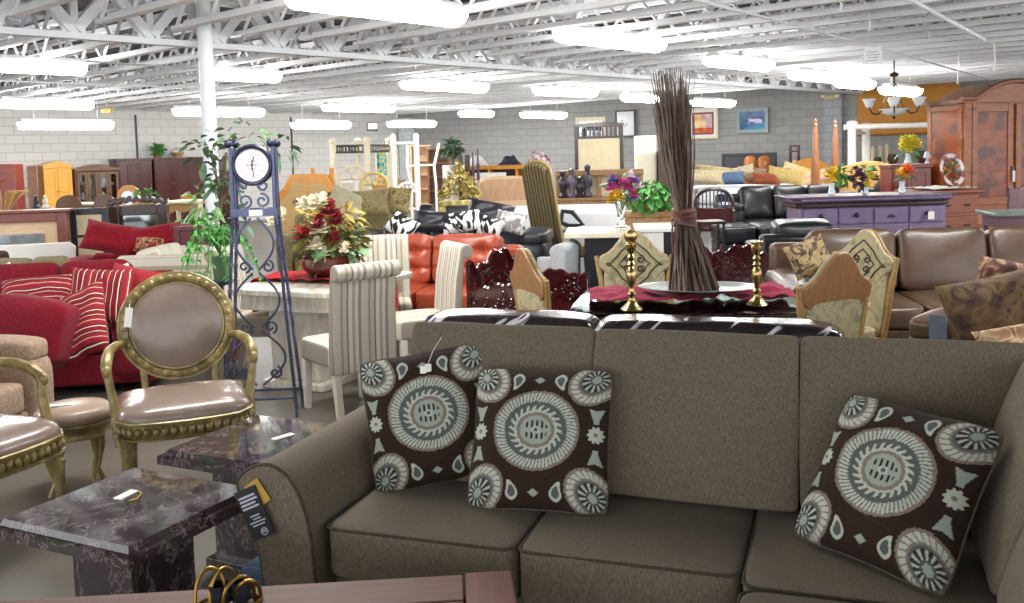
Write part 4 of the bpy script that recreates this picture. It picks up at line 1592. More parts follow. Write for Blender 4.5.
olive = plain('#8c8348', 0.7, 0, 0, 0, 0.35, 12)
gold_l = plain('#b09a4c', 0.7, 0, 0, 0, 0.3, 12)
bouquet('large bowl of artificial red and cream flowers on the red runner', (fx, fy, 0.79),
        [('#8e1d1c', [fl(329, 212, 0.10), fl(318, 226, 0.09), fl(336, 222, 0.09), fl(303, 237, 0.10), fl(334, 240, 0.07)]),
         ('#e9e2c8', [fl(311, 206, 0.085), fl(322, 203, 0.08), fl(320, 232, 0.10), fl(316, 248, 0.085), fl(323, 256, 0.075), fl(281, 219, 0.085), fl(272, 225, 0.06), fl(303, 206, 0.07), fl(344, 250, 0.06)])],
        [((0, 0, 0.26), 0.24, 300, 0.09, 0.045, olive, (1.15, 0.8, 0.9)), ((-0.06, -0.02, 0.38), 0.16, 130, 0.10, 0.03, gold_l, (1.1, 0.8, 0.8)), ((0.05, -0.05, 0.2), 0.2, 90, 0.12, 0.06, leafg, (1.2, 0.8, 0.9)), ((0.1, 0, 0.45), 0.14, 60, 0.09, 0.03, gold_l, (1.2, 0.8, 0.7))],
        vase=[(0.10, 0.0), (0.17, 0.02), (0.225, 0.08), (0.235, 0.15), (0.215, 0.165), (0.2, 0.15), (0.0, 0.12)], vmat=leather('#5f2a22', '#4a1f1a', 0.2, 0.4))

# ------------------------------------------------------------------ orange tufted leather sofa
orange = leather('#b04e34', '#963f2a', 0.32, 0.15)
sofa('orange_sofa', 'orange-red tufted leather sofa behind the striped chairs', (-0.82, 9.0, 0), radians(-14), 1.78, 0.95, 0.90, 2, orange, seat_h=0.46, arm_w=0.2, arm_h=0.58, arm='box', tuft=1, back_t=0.26, lean=10, puff=0.25)

# ------------------------------------------------------------------ carved rosewood set
rose = wood('#2a0f12', '#4b171b', 0.12, 0.6, (4, 4, 12), 3)


def carved_panel(b, w, h, crest, thick, seed, top=None):
    """panel in x-z standing on z=0, wavy crest, raised scrollwork on both faces"""
    r = random.Random(seed)
    n = 40
    tops = []
    for i in range(n + 1):
        u = i / n
        z = h + crest * (0.55 * math.exp(-((u - 0.5) / 0.2) ** 2) + 0.12 * cos(u * 10 * pi) + 0.25 * math.exp(-((u - 0.0) / 0.08) ** 2) + 0.25 * math.exp(-((u - 1) / 0.08) ** 2))
        tops.append(((u - 0.5) * w, z))
    b.prism([(-w / 2, 0), (w / 2, 0)] + tops[::-1], -thick / 2, thick / 2)
    b.tube([(p[0], -thick * 0.4, p[1]) for p in tops], thick * 0.7, 6)
    for k in range(int(w * h * 150)):
        cx, cz = r.uniform(-w / 2 + 0.03, w / 2 - 0.03), r.uniform(0.03, h - 0.01)
        rr = r.uniform(0.02, 0.045)
        a0, sg = r.uniform(0, 2 * pi), r.choice((-1, 1))
        for face in (-1, 1):
            b.tube(spiral(cx, cz, 0.005, rr, a0, a0 + sg * 7, face * thick * 0.55, 12), 0.007, 4)
    return b


def rose_chair(label, loc, rz, W, D, src=None):
    if src:
        return dup(src, loc, rz, label)
    t = T('carved_armchair', label, 'armchair', loc, rz, 'carved rosewood armchairs')
    obj('seat', MB().box(-W / 2, W / 2, -D / 2, D / 2, 0.40, 0.45), rose, t, 0.008)
    obj('apron', MB().at((0, -D / 2 + 0.02, 0.24)).box(-W / 2, W / 2, -0.015, 0.015, 0.02, 0.16), rose, t)
    b = MB().at((0, D / 2 - 0.025, 0.45))
    carved_panel(b, W, 0.36, 0.20, 0.035, 5)
    obj('back_panel', b, rose, t)
    for sg in (-1, 1):
        b = MB().at((sg * (W / 2 - 0.025), 0, 0.45), pi / 2)
        carved_panel(b, D - 0.05, 0.22, 0.07, 0.035, 8 + sg)
        obj('arm_panel', b, rose, t)
        for sy in (-1, 1):
            obj('leg', MB().tube([(sg * (W / 2 - 0.04), sy * (D / 2 - 0.04), 0.42), (sg * (W / 2 - 0.03), sy * (D / 2 - 0.03), 0.25), (sg * (W / 2 - 0.06), sy * (D / 2 - 0.06), 0.08), (sg * (W / 2 - 0.03), sy * (D / 2 - 0.03), 0.0)], [0.045, 0.035, 0.026, 0.036], 8), rose, t)
    return t


rc = rose_chair('carved dark rosewood armchair beside the orange sofa, its open seat toward the glass table', (0.13, 7.35, 0), radians(62), 0.95, 0.62)
rose_chair('carved dark rosewood armchair in front of the black leather chaise, right of the twig bundle', (2.12, 8.9, 0), radians(-30), 0.8, 0.6, rc).scale = (0.8, 0.8, 0.8)

# ------------------------------------------------------------------ dark sofa, pale diagonal streaks in its colour, back to back with the sectional
def streak_mat():
    m = NT('streaked_dark').setup(0.2, 0, 0.4)
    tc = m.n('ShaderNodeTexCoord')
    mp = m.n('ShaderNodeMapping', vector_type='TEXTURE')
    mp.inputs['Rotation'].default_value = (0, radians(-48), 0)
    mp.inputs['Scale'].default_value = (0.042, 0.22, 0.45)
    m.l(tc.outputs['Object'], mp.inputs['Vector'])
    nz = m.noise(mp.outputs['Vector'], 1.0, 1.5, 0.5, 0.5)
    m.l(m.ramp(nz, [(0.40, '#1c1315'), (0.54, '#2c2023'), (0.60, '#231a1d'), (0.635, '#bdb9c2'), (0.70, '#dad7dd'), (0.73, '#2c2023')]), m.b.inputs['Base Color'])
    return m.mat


zebra = streak_mat()
ZRZ = radians(160)
zc = Vector((0.49, 4.50, 0)) - Vector((sin(ZRZ), -cos(ZRZ), 0)) * 0.0
zs = T('streaked_sofa', 'dark glossy sofa with pale diagonal streaks, only its back top showing behind the sectional', 'sofa', zc + Vector((0.13, 0.36, 0)), ZRZ)
obj('base', MB().box(-1.0, 1.0, -0.26, 0.34, 0.07, 0.30), leather('#221a1c', None, 0.3, 0.2), zs, 0.02)
for i, (xa, xb) in enumerate(((-1.05, 0.14), (0.12, 1.06))):
    b = MB().cushion(((xa + xb) / 2, 0.25, 0.60), (xb - xa, 0.24, 0.56), (0, 0.10, 0.0), 8, 16, 0.012, i + 2)
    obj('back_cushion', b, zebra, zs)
    b = MB().cushion(((xa + xb) / 2 * 0.94, -0.08, 0.37), ((xb - xa) * 0.93, 0.40, 0.17), (0, 0.02, 0.12), 8, 12, 0.006, i)
    obj('seat_cushion', b, leather('#2a2022', None, 0.3, 0.2), zs)
for sg in (-1, 1):
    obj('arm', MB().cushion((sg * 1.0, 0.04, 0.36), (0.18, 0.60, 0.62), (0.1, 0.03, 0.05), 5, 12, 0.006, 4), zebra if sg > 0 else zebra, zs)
    for sy in (-1, 1):
        obj('foot', MB().lathe([(0.02, 0), (0.03, 0.08)], 10, (sg * 0.9, 0.04 + sy * 0.22, 0)), black_plastic, zs)

# ------------------------------------------------------------------ glass topped dining table
GRZ = radians(-12)
gc = Vector((1.07, 5.82, 0))
t = T('glass_dining_table', 'dark glossy dining table with a glass edge, twig bundle and candlesticks standing on it', 'table', gc, GRZ)
obj('tabletop', MB().prism(clipped(0.64, 0.48, 0.10), 0.725, 0.75, 'z'), leather('#2b1f1e', '#221817', 0.06, 0.6), t, 0.004)
obj('glass_top', MB().prism(clipped(0.67, 0.51, 0.10), 0.751, 0.763, 'z'), glass('#cfe6dd', 0.0), t, 0.003, label='greenish plate glass top')
obj('apron', MB().prism(clipped(0.56, 0.40, 0.08), 0.63, 0.725, 'z'), wood('#5b3a24', '#74502f', 0.3), t)
for sx in (-1, 1):
    for sy in (-1, 1):
        obj('leg', MB().lathe([(0.03, 0), (0.045, 0.1), (0.03, 0.2), (0.05, 0.45), (0.04, 0.63)], 12, (sx * 0.52, sy * 0.33, 0)), wood('#5b3a24', '#74502f', 0.3), t)
burg = fabric('#92143a', '#6c0e2a', weave=(200, 200, 200), bump=0.1, sheen=0.5)
one('table_runner', 'burgundy runner bunched along the glass dining table under the silver tray', 'table runner', runner_mb(1.24, 0.52, 60, 18, 0.06, over=2, seed=5), burg, (gc.x + 0.02, gc.y - 0.02, 0.766), GRZ + radians(8), solid=0.003)
tx, ty = gp(698, 297, 0.79)
t = T('oval_tray', 'oval silver tray under the twig bundle on the burgundy runner', 'tray', (tx, ty, 0.835), GRZ)
b = MB()
b.lathe([(0.0, 0.0), (0.28, 0.0), (0.35, 0.018), (0.365, 0.02), (0.365, 0.024), (0.34, 0.022), (0.28, 0.006), (0.0, 0.006)], 40)
b.v = [(p[0], p[1] * 0.62, p[2]) for p in b.v]
obj('dish', b, plain('#c6cbc9', 0.22, 0.7, 0, 0, 0.1, 20), t)
tray_z = 0.841
# twig bundle
tw, tw2 = plain('#493229', 0.75, 0, 0, 0, 0.3, 8), plain('#74645a', 0.75, 0, 0, 0, 0.25, 8)
bx, by = gp(694, 296, 0.80)
wx = ax(684, by, 215) - bx
wz = az(684, 218, by) - tray_z
tpx = ax(672, by, 85) - bx
tz = az(672, 85, by) - tray_z
t = T('twig_bundle', 'tall bundle of dry brown twigs tied at the waist, standing on the silver tray', 'twigs', (bx, by, tray_z + 0.002))
r2 = random.Random(5)
for part in range(2):
    b = MB()
    for i in range(150):
        a = r2.random() * 2 * pi
        q = sqrt(r2.random())
        bp = Vector((0.155 * q * cos(a), 0.11 * q * sin(a), 0))
        a1 = a + r2.gauss(0, 0.5)
        wp = Vector((wx + 0.05 * q * cos(a1), 0.05 * q * sin(a1), wz + r2.uniform(-0.02, 0.02)))
        a2 = a1 + r2.gauss(0, 0.6)
        hh = tz * (0.82 + 0.26 * r2.random())
        tp = Vector((wx + (tpx - wx) * hh / tz + 0.125 * q * cos(a2) + r2.gauss(0, 0.012), 0.12 * q * sin(a2), hh))
        mid1 = bp.lerp(wp, 0.55) + Vector((r2.gauss(0, .006), r2.gauss(0, .006), 0))
        mid2 = wp.lerp(tp, 0.5) + Vector((r2.gauss(0, .014), r2.gauss(0, .014), 0))
        rr = r2.uniform(0.003, 0.006)
        b.tube([tuple(bp), tuple(mid1), tuple(wp), tuple(mid2), tuple(tp)], [rr * 1.2, rr * 1.1, rr, rr * 0.8, rr * 0.35], 4)
    obj('twigs', b, (tw, tw2)[part], t, kind='stuff')
b = MB()
for k in range(4):
    b.tube([(wx + (0.066 - 0.002 * k) * cos(i * pi / 10), (0.062) * sin(i * pi / 10), wz - 0.035 + 0.025 * k + 0.008 * sin(i * pi / 5 + k)) for i in range(20)], 0.016, 6, True)
b.tube([(wx - 0.05, -0.04, wz), (wx - 0.08, -0.05, wz - 0.05), (wx - 0.085, -0.045, wz - 0.14), (wx - 0.075, -0.05, wz - 0.22)], 0.007, 6)
b.tube([(wx - 0.04, -0.05, wz), (wx - 0.06, -0.06, wz - 0.06), (wx - 0.058, -0.06, wz - 0.16)], 0.007, 6)
obj('tie', b, leather('#6a3f33', '#4f2c25', 0.5), t, label='knotted reddish brown leather tie')

brass = metal('#b59c66', 0.22)
cprof = [(0.055, 0.0), (0.062, 0.008), (0.05, 0.02), (0.028, 0.04), (0.018, 0.07), (0.024, 0.085), (0.014, 0.10), (0.018, 0.13), (0.03, 0.17), (0.024, 0.205), (0.013, 0.22), (0.022, 0.235), (0.013, 0.25), (0.022, 0.27), (0.013, 0.285), (0.028, 0.31), (0.03, 0.335), (0.016, 0.345), (0.034, 0.36), (0.036, 0.366), (0.012, 0.366), (0.012, 0.35), (0.0, 0.35)]
for (px, py, lab, sc) in ((632, 314, 'brass candlestick with a round ball top, left of the twig bundle', 1.12), (757, 309, 'brass candlestick with a flat cup top, right of the twig bundle', 1.0)):
    x, y = gp(px, py, 0.78)
    p = [(r, z * sc) for (r, z) in cprof]
    if sc > 1:
        p = p[:-5] + [(0.02, 0.345 * sc), (0.034, 0.36 * sc), (0.037, 0.38 * sc), (0.03, 0.40 * sc), (0.0, 0.41 * sc)]
    b = MB().lathe(p, 20)
    one('candlestick', lab, 'candlestick', b, brass, (x, y, 0.80), 0, 'brass candlesticks on the glass table')

# ------------------------------------------------------------------ oak framed dining chairs with shaped crests
oak = wood('#97743f', '#b39058', 0.35, 0.2, (4, 4, 18), 3)
oakd = wood('#835c38', '#9c7248', 0.4, 0.15, (18, 4, 4), 3)
tanfab = blotches([(0.35, '#8d8466'), (0.5, '#b3a884'), (0.65, '#a1966f')], 9, 1.6, 0.9, 0, (1, 1, 1), 'LINEAR', 0.15)
cresthalf = [(0.0, 1.14), (0.05, 1.13), (0.10, 1.085), (0.15, 1.02), (0.19, 0.985), (0.235, 0.965), (0.262, 0.93), (0.255, 0.875), (0.225, 0.85), (0.19, 0.82), (0.14, 0.755), (0.08, 0.70), (0.0, 0.665)]
crest_poly = cresthalf + [(-x, z) for (x, z) in cresthalf[-2:0:-1]]
dark_emb = plain('#3b3430', 0.8)


def oak_chair(label, loc, rz, arms=False, src=None):
    if src:
        return dup(src, loc, rz, label)
    t = T('oak_dining_chair', label, 'chair', loc, rz, 'oak chairs with shaped crests at the glass table')
    lean = radians(-10)
    Mb = (0, 0.17, 0.0)
    b = MB().at(Mb, 0, lean)
    b.prism([(p[0], p[1]) for p in crest_poly], -0.002, 0.024)
    obj('crest', b, oakd, t, 0.008)
    cc = (0.0, 0.91)
    b = MB().at(Mb, 0, lean)
    sm = [(cc[0] + (p[0] - cc[0]) * 0.97, cc[1] + (p[1] - cc[1]) * 0.97) for p in crest_poly]
    b.prism(sm, -0.03, -0.002)
    pad = obj('crest_pad', b, tanfab, t, 0.012)
    b = MB().at(Mb, 0, lean)
    dm = [(0, 1.06), (0.09, 0.99), (0.12, 0.95), (0.175, 0.90), (0.12, 0.85), (0.09, 0.80), (0, 0.73), (-0.09, 0.80), (-0.12, 0.85), (-0.175, 0.90), (-0.12, 0.95), (-0.09, 0.99)]
    b.tube([(p[0], -0.032, p[1]) for p in dm], 0.006, 5, True)
    b.tube([(p[0] * 0.62, -0.032, 0.9 + (p[1] - 0.9) * 0.62) for p in dm], 0.005, 5, True)
    for sg in (-1, 1):
        b.tube(spiral(sg * 0.045, 0.93, 0.006, 0.03, 0, sg * 8, -0.032, 14), 0.006, 5)
        b.tube(spiral(sg * 0.045, 0.86, 0.006, 0.03, 1, 1 - sg * 8, -0.032, 14), 0.006, 5)
        b.tube(spiral(sg * 0.185, 0.90, 0.003, 0.014, 0, 6.2, -0.032, 8), 0.005, 5)
        b.tube(spiral(sg * 0.06, 0.62, 0.006, 0.03, 0, sg * 8, -0.028, 14), 0.003, 5)
    obj('embroidery', b, dark_emb, pad)
    b = MB().at(Mb, 0, lean)
    b.cushion((0, 0.0, 0.66), (0.43, 0.05, 0.46), (0, 0.2, 0), 9, 12)
    obj('back_pad', b, tanfab, t)
    for sg in (-1, 1):
        b = MB().at(Mb, 0, lean)
        b.tube([(sg * 0.205, 0.01, 0.30), (sg * 0.225, 0.01, 0.55), (sg * 0.235, 0.005, 0.78), (sg * 0.262, -0.005, 0.93), (sg * 0.27, -0.005, 0.96)], [0.024, 0.023, 0.021, 0.018, 0.016], 8)
        obj('back_post', b, oak, t)
        obj('leg', MB().tube([(sg * 0.205, 0.21, 0.42), (sg * 0.205, 0.22, 0.25), (sg * 0.215, 0.30, 0.0)], [0.026, 0.024, 0.018], 8), oak, t)
        obj('leg', MB().tube([(sg * 0.22, -0.22, 0.40), (sg * 0.235, -0.235, 0.3), (sg * 0.215, -0.215, 0.1), (sg * 0.23, -0.235, 0.0)], [0.034, 0.03, 0.02, 0.026], 8), oak, t)
        if arms:
            obj('arm', MB().tube([(sg * 0.235, 0.10, 0.66), (sg * 0.29, 0.0, 0.655), (sg * 0.30, -0.10, 0.64), (sg * 0.29, -0.16, 0.62)], [0.018, 0.022, 0.022, 0.026], 8), oak, t)
            obj('arm_post', MB().tube([(sg * 0.29, -0.15, 0.62), (sg * 0.27, -0.12, 0.52), (sg * 0.245, -0.1, 0.40)], [0.02, 0.018, 0.022], 8), oak, t)
    obj('seat_rail', MB().box(-0.24, 0.24, -0.24, 0.21, 0.37, 0.425), oak, t, 0.008)
    obj('seat', MB().cushion((0, -0.02, 0.45), (0.47, 0.45, 0.10), (0, 0, 0.2), 7, 12), tanfab, t)
    return t


xB = ax(634, 6.42, 260)
oc = oak_chair('oak chair facing the viewer across the glass table, diamond embroidery on its crest', (xB, 6.36, 0), radians(-6))
oak_chair('oak chair seen from behind at the left end of the glass table', (0.40, 5.86, 0), radians(112), src=oc)
oak_chair('oak chair seen from behind at the right, bare wooden crest toward the viewer', (1.60, 5.38, 0), radians(-152), src=oc)
oa = oak_chair('oak armchair right of the glass table, turned in profile with dark embroidery', (2.10, 6.2, 0), radians(-62), True)
# ------------------------------------------------------------------ the left and middle background
def W_of(x0, x1, Y, rz=0.0):
    """centre x and width of something spanning two measured columns at depth Y when turned by rz"""
    xc = (x0 + x1) / 2
    X = ax(xc, Y)
    ppm = 940 / Y * (cos(rz) - X / Y * sin(rz))
    return X, abs((x1 - x0) / ppm)


mahog = wood('#3a1518', '#54201f', 0.22, 0.4)
walnut = wood('#5a3820', '#7c5230', 0.3, 0.3)
honey = wood('#c8812f', '#dd9a3e', 0.3, 0.3)
yellow = wood('#d99a34', '#e9b049', 0.3, 0.3)
redwood = wood('#6a2618', '#853524', 0.3, 0.3)
darkw = wood('#2a1a18', '#3a2522', 0.3, 0.3)
palew = wood('#d8b58a', '#e8cba6', 0.4, 0.1)
tanw = wood('#a87e50', '#bd9566', 0.4, 0.1)
creamp = plain('#e2d9bf', 0.5, 0, 0, 0, 0.08)
whitep = plain('#eceae4', 0.45, 0, 0, 0, 0.04)
blackp = plain('#1e2228', 0.35, 0, 0.1)
ivory = plain('#dfd2ae', 0.5, 0, 0, 0, 0.06)
brass_k = metal('#b0924e', 0.3)
chrome = metal('#b9bcc0', 0.2)
dark_leather = leather('#2a2b34', '#1e1f25', 0.4, 0.06)
black_leather = leather('#191b20', '#111216', 0.36, 0.1)
mirror_m = plain('#9aa3a8', 0.06, 0.95, 0, 0, 0.25, 5)
dish = plain('#d8dce4', 0.2, 0, 0.3)


def cabinet(name, label, loc, rz, W, H, D, mat, ndoor=2, arch=0.0, drawer_h=0.45, glazed=False, cat='cabinet', group=None, mat2=None, cornice=0.025):
    t = T(name, label, cat, loc, rz, group)
    m2 = mat2 or mat
    obj('carcass', MB().box(-W / 2, W / 2, -D / 2 + 0.02, D / 2, 0.04, H - 0.06) if not glazed else
        MB().box(-W / 2, W / 2, D / 2 - 0.03, D / 2, 0.04, H - 0.06).box(-W / 2, -W / 2 + 0.03, -D / 2 + 0.02, D / 2 - 0.03, 0.04, H - 0.06).box(W / 2 - 0.03, W / 2, -D / 2 + 0.02, D / 2 - 0.03, 0.04, H - 0.06).box(-W / 2 + 0.03, W / 2 - 0.03, -D / 2 + 0.02, D / 2 - 0.03, 0.04, drawer_h + 0.1), mat, t)
    n = 16
    top = [(-W / 2 - cornice, H - 0.08), (W / 2 + cornice, H - 0.08)] + [((0.5 - i / n) * (W + 2 * cornice), H - 0.02 + arch * max(0, sin(pi * (0.12 + 0.76 * i / n))) ** 3) for i in range(n + 1)]
    obj('cornice', MB().prism(top, -D / 2 - cornice, D / 2), mat, t, 0.01)
    obj('plinth', MB().box(-W / 2 - 0.01, W / 2 + 0.01, -D / 2, D / 2, 0, 0.06), mat, t)
    dw = (W - 0.06) / ndoor
    z0, z1 = drawer_h + 0.12, H - 0.10
    for i in range(ndoor):
        x0 = -W / 2 + 0.03 + i * dw
        f = 0.06
        b = MB().box(x0 + 0.004, x0 + f, -D / 2 - 0.005, -D / 2 + 0.02, z0, z1).box(x0 + dw - f, x0 + dw - 0.004, -D / 2 - 0.005, -D / 2 + 0.02, z0, z1)
        b.box(x0 + f, x0 + dw - f, -D / 2 - 0.005, -D / 2 + 0.02, z0, z0 + f).box(x0 + f, x0 + dw - f, -D / 2 - 0.005, -D / 2 + 0.02, z1 - f, z1)
        d = obj('door', b, m2, t)
        if glazed:
            obj('pane', MB().box(x0 + f, x0 + dw - f, -D / 2 + 0.006, -D / 2 + 0.009, z0 + f, z1 - f), glass('#e8f0f2', 0.0), d)
        else:
            obj('panel', MB().box(x0 + f, x0 + dw - f, -D / 2 + 0.004, -D / 2 + 0.02, z0 + f, z1 - f), m2, d, 0.004)
        kx = x0 + (dw - 0.03 if i % 2 == 0 else 0.03)
        obj('knob', MB().ball((kx, -D / 2 - 0.02, (z0 + z1) / 2), 0.018, 8, 6), brass_k, d)
    for i in range(ndoor):
        x0 = -W / 2 + 0.03 + i * dw
        d = obj('drawer', MB().box(x0 + 0.006, x0 + dw - 0.006, -D / 2 - 0.004, -D / 2 + 0.02, 0.10, drawer_h + 0.10), m2, t, 0.006)
        obj('knob', MB().ball((x0 + dw / 2, -D / 2 - 0.016, 0.3), 0.018, 8, 6), brass_k, d)
    if glazed:
        for z in (z0 + (z1 - z0) * 0.36, z0 + (z1 - z0) * 0.68):
            obj('shelf', MB().box(-W / 2 + 0.03, W / 2 - 0.03, -D / 2 + 0.06, D / 2 - 0.03, z, z + 0.02), m2, t)
    return t


def wall_cab(px0, px1, py_top, **kw):
    c = (px0 + px1) / 2
    D = kw.get('D', 0.5)
    q = on_wall1(c) + J * (D / 2 + 0.12)
    X = q.x
    rz = RZ1
    Y = q.y
    ppm = 940 / Y * abs(cos(rz) - X / Y * sin(rz))
    W = (px1 - px0) / ppm
    return (q.x, q.y, 0), rz, W, az(c, py_top, Y)


loc, rz, W, H = wall_cab(30, 60, 165)
cabinet('armoire', 'honey yellow armoire with an arched top against the pale block wall', loc, rz, W, H, 0.5, yellow, 2, 0.10, cat='armoire')
loc, rz, W, H = wall_cab(64, 108, 168)
cc = cabinet('china_cabinet', 'brown glazed china cabinet with an arched top right of the yellow armoire', loc, rz, W, H, 0.4, walnut, 4, 0.10, 0.35, True)
Mc = Matrix.Translation(loc) @ Matrix.Rotation(rz, 4, 'Z')
rng = random.Random(21)
zs_ = [0.47, 0.47 + (H - 0.57) * 0.36 + 0.02, 0.47 + (H - 0.57) * 0.68 + 0.02]
for i, (fx_, zz, kind) in enumerate([(-0.32, 2, 0), (-0.12, 2, 1), (0.1, 2, 2), (0.2, 2, 1), (0.36, 2, 0), (-0.3, 1, 1), (-0.08, 1, 2), (0.08, 1, 0), (0.16, 1, 1), (0.32, 1, 2), (-0.2, 0, 2), (0.22, 0, 1)]):
    p = Mc @ Vector((fx_ * W, -0.02, zs_[zz]))
    prof = ([(0.05, 0), (0.07, 0.02), (0.10, 0.06), (0.0, 0.05)], [(0.04, 0), (0.06, 0.05), (0.05, 0.12), (0.03, 0.16), (0.0, 0.16)], [(0.03, 0), (0.10, 0.01), (0.11, 0.02), (0.0, 0.02)])[kind]
    one('dish', ('pale bowl', 'pale jug', 'pale plate')[kind] + ' on the %s shelf of the glazed china cabinet, number %s from the left' % (('lowest', 'middle', 'top')[zz], ('one', 'two', 'three', 'four', 'five')[[k for k in range(12) if [(2, 0), (2, 1), (2, 2), (2, 1), (2, 0), (1, 1), (1, 2), (1, 0), (1, 1), (1, 2), (0, 2), (0, 1)][k][0] == zz].index(i)]), 'dish', MB().lathe(prof, 12), dish, p, 0, 'crockery in the china cabinet')
loc, rz, W, H = wall_cab(106, 140, 158)
cabinet('dark_cabinet', 'dark mahogany cabinet with two doors right of the china cabinet', loc, rz, W, H, 0.45, mahog, 3, 0.0, glazed=False)
loc2, rz, W, H = wall_cab(143, 192, 157)
cabinet('dark_cabinet', 'wide dark mahogany cabinet with green ivy on top', loc2, rz, W, H, 0.45, mahog, 3, 0.0)
rng = random.Random(4)
p = Vector(loc2)
t = T('potted_ivy', 'small green ivy on top of the wide mahogany cabinet', 'plant', (ax(160, p.y - 0.27), p.y - 0.27, H - 0.01))
t.scale = (0.85, 0.85, 0.95)
obj('pot', MB().lathe([(0.09, 0), (0.12, 0.10), (0.0, 0.10)], 12), terracotta, t)
obj('foliage', leaves(rng, (0, 0, 0.2), 0.20, 100, 0.13, 0.09, 0.2, 0.4, (1.0, 0.2, 0.7)), leafb, t)
x, z = at(176, 153, p.y)
t = T('wicker_basket', 'small wicker basket on the mahogany cabinet right of the ivy', 'basket', (x, p.y + 0.1, H - 0.01))
obj('bowl', MB().lathe([(0.1, 0), (0.17, 0.12), (0.15, 0.12), (0.0, 0.03)], 14), tanw, t)
obj('handle', MB().tube([(0.15 * cos(pi * i / 10), 0, 0.11 + 0.12 * sin(pi * i / 10)) for i in range(11)], 0.012, 6), tanw, t)
# tall red-brown panel at the far left
X, W = W_of(-8, 20, 18.0)
t = T('wardrobe_panel', 'tall reddish brown wardrobe cut by the left edge, left of the yellow armoire', 'wardrobe', (X, 18.0, 0), radians(10))
Hh = az(8, 164, 18)
obj('carcass', MB().box(-W / 2, W / 2, -0.25, 0.25, 0, Hh), redwood, t, 0.01)
for k in range(3):
    obj('carved_arch', MB().tube([(0.05 * k - 0.1 + 0.2 * cos(pi - pi * 0.5 * i / 12) + 0.1, -0.255, 0.9 + 0.1 * k + 0.35 * sin(pi * 0.5 * i / 12)) for i in range(13)], 0.015, 5), wood('#8b4a2c', '#a05c38'), t)
X, W = W_of(20, 30, 20.0)
t = T('bookcase', 'narrow brown cupboard squeezed between red wardrobe and yellow armoire', 'cupboard', (X, 20.5, 0), radians(10))
obj('carcass', MB().box(-W / 2, W / 2, -0.2, 0.2, 0, az(25, 166, 20.3)), walnut, t, 0.01)
obj('plinth', MB().box(-W / 2 - 0.02, W / 2 + 0.02, -0.22, 0.22, 0, 0.08), walnut, t)
# dried grass
t = T('dried_grass', 'sheaf of tan dried grass in a vase at the left edge above the red mantel', 'dried flowers', (ax(3, 13.0), 13.0, 0))
Zt = az(3, 208, 13.0)
obj('vase', MB().lathe([(0.10, 0), (0.16, 0.3), (0.12, 0.7), (0.06, 0.95), (0.08, 1.0), (0.0, 1.0)], 16), plain('#6e6a46', 0.4), t)
b = MB()
rng = random.Random(9)
for i in range(40):
    a = rng.gauss(0.6, 0.9)
    R0 = rng.uniform(0.12, 0.34)
    b.tube([(R0 * s * cos(a), R0 * s * sin(a), 0.95 + 0.62 * s - 0.22 * s * s * s) for s in [k / 6 for k in range(7)]], [0.006, 0.007, 0.009, 0.014, 0.02, 0.02, 0.006], 5)
obj('stalks', b, plain('#b58f5c', 0.8), t, kind='stuff')

# tables and chairs in front of the cabinets
for (px, py, lab) in ((68, 201, 'rounded brown chair back in front of the china cabinet, left one'), (98, 200, 'rounded brown chair back in front of the china cabinet, right one')):
    X, W = W_of(px - 13, px + 12, 16.0)
    H = az(px, py - 6, 16.0)
    src = globals().get('spoon')
    if src is None:
        t = T('wooden_chair', lab, 'chair', (X, 16.0, 0), radians(20), 'brown chairs before the cabinets')
        sh = [(-W / 2, 0.5), (W / 2, 0.5), (W / 2, H * 0.82)] + [(W / 2 * cos(pi * i / 12), H * 0.82 + H * 0.18 * sin(pi * i / 12)) for i in range(1, 12)] + [(-W / 2, H * 0.82)]
        obj('backrest', MB().prism(sh, 0.18, 0.21), walnut, t, 0.01)
        obj('seat', MB().box(-0.23, 0.23, -0.22, 0.22, 0.42, 0.46), walnut, t, 0.01)
        for sx in (-1, 1):
            for sy in (-1, 1):
                obj('leg', MB().tube([(sx * 0.19, sy * 0.18, 0.42), (sx * 0.21, sy * 0.2, 0)], 0.022, 6), walnut, t)
        spoon = t
    else:
        dup(src, (X, 16.0, 0), radians(-10), lab)
X, W = W_of(66, 118, 16.8)
t = T('side_table', 'light topped table with a white bowl between the two rounded brown chair backs', 'table', (X, 16.9, 0))
tz_ = az(85, 203, 16.8)
obj('tabletop', MB().box(-W / 2, W / 2, -0.3, 0.3, tz_ - 0.04, tz_), creamp, t, 0.01)
for sx in (-1, 1):
    for sy in (-1, 1):
        obj('leg', MB().tube([(sx * (W / 2 - 0.06), sy * 0.25, tz_ - 0.04), (sx * (W / 2 - 0.06), sy * 0.25, 0)], 0.03, 8), creamp, t)
for (px, Y, h, r, c, lab, nm) in ((36, 16.5, 0.22, 0.06, '#34405a', 'small dark blue figurine standing in front of the yellow armoire', 'figurine'), (44, 16.4, 0.22, 0.08, '#eeeadf', 'small white figurine standing in front of the yellow armoire', 'figurine')):
    pass
X, W = W_of(28, 56, 16.4)
t = T('side_table', 'low table in front of the yellow armoire carrying two figurines', 'table', (X, 16.5, 0))
tz2 = az(40, 208, 16.4)
obj('tabletop', MB().box(-W / 2, W / 2, -0.2, 0.2, tz2 - 0.04, tz2), walnut, t, 0.01)
for sx in (-1, 1):
    for sy in (-1, 1):
        obj('leg', MB().tube([(sx * (W / 2 - 0.04), sy * 0.16, tz2 - 0.04), (sx * (W / 2 - 0.04), sy * 0.16, 0)], 0.02, 6), walnut, t)
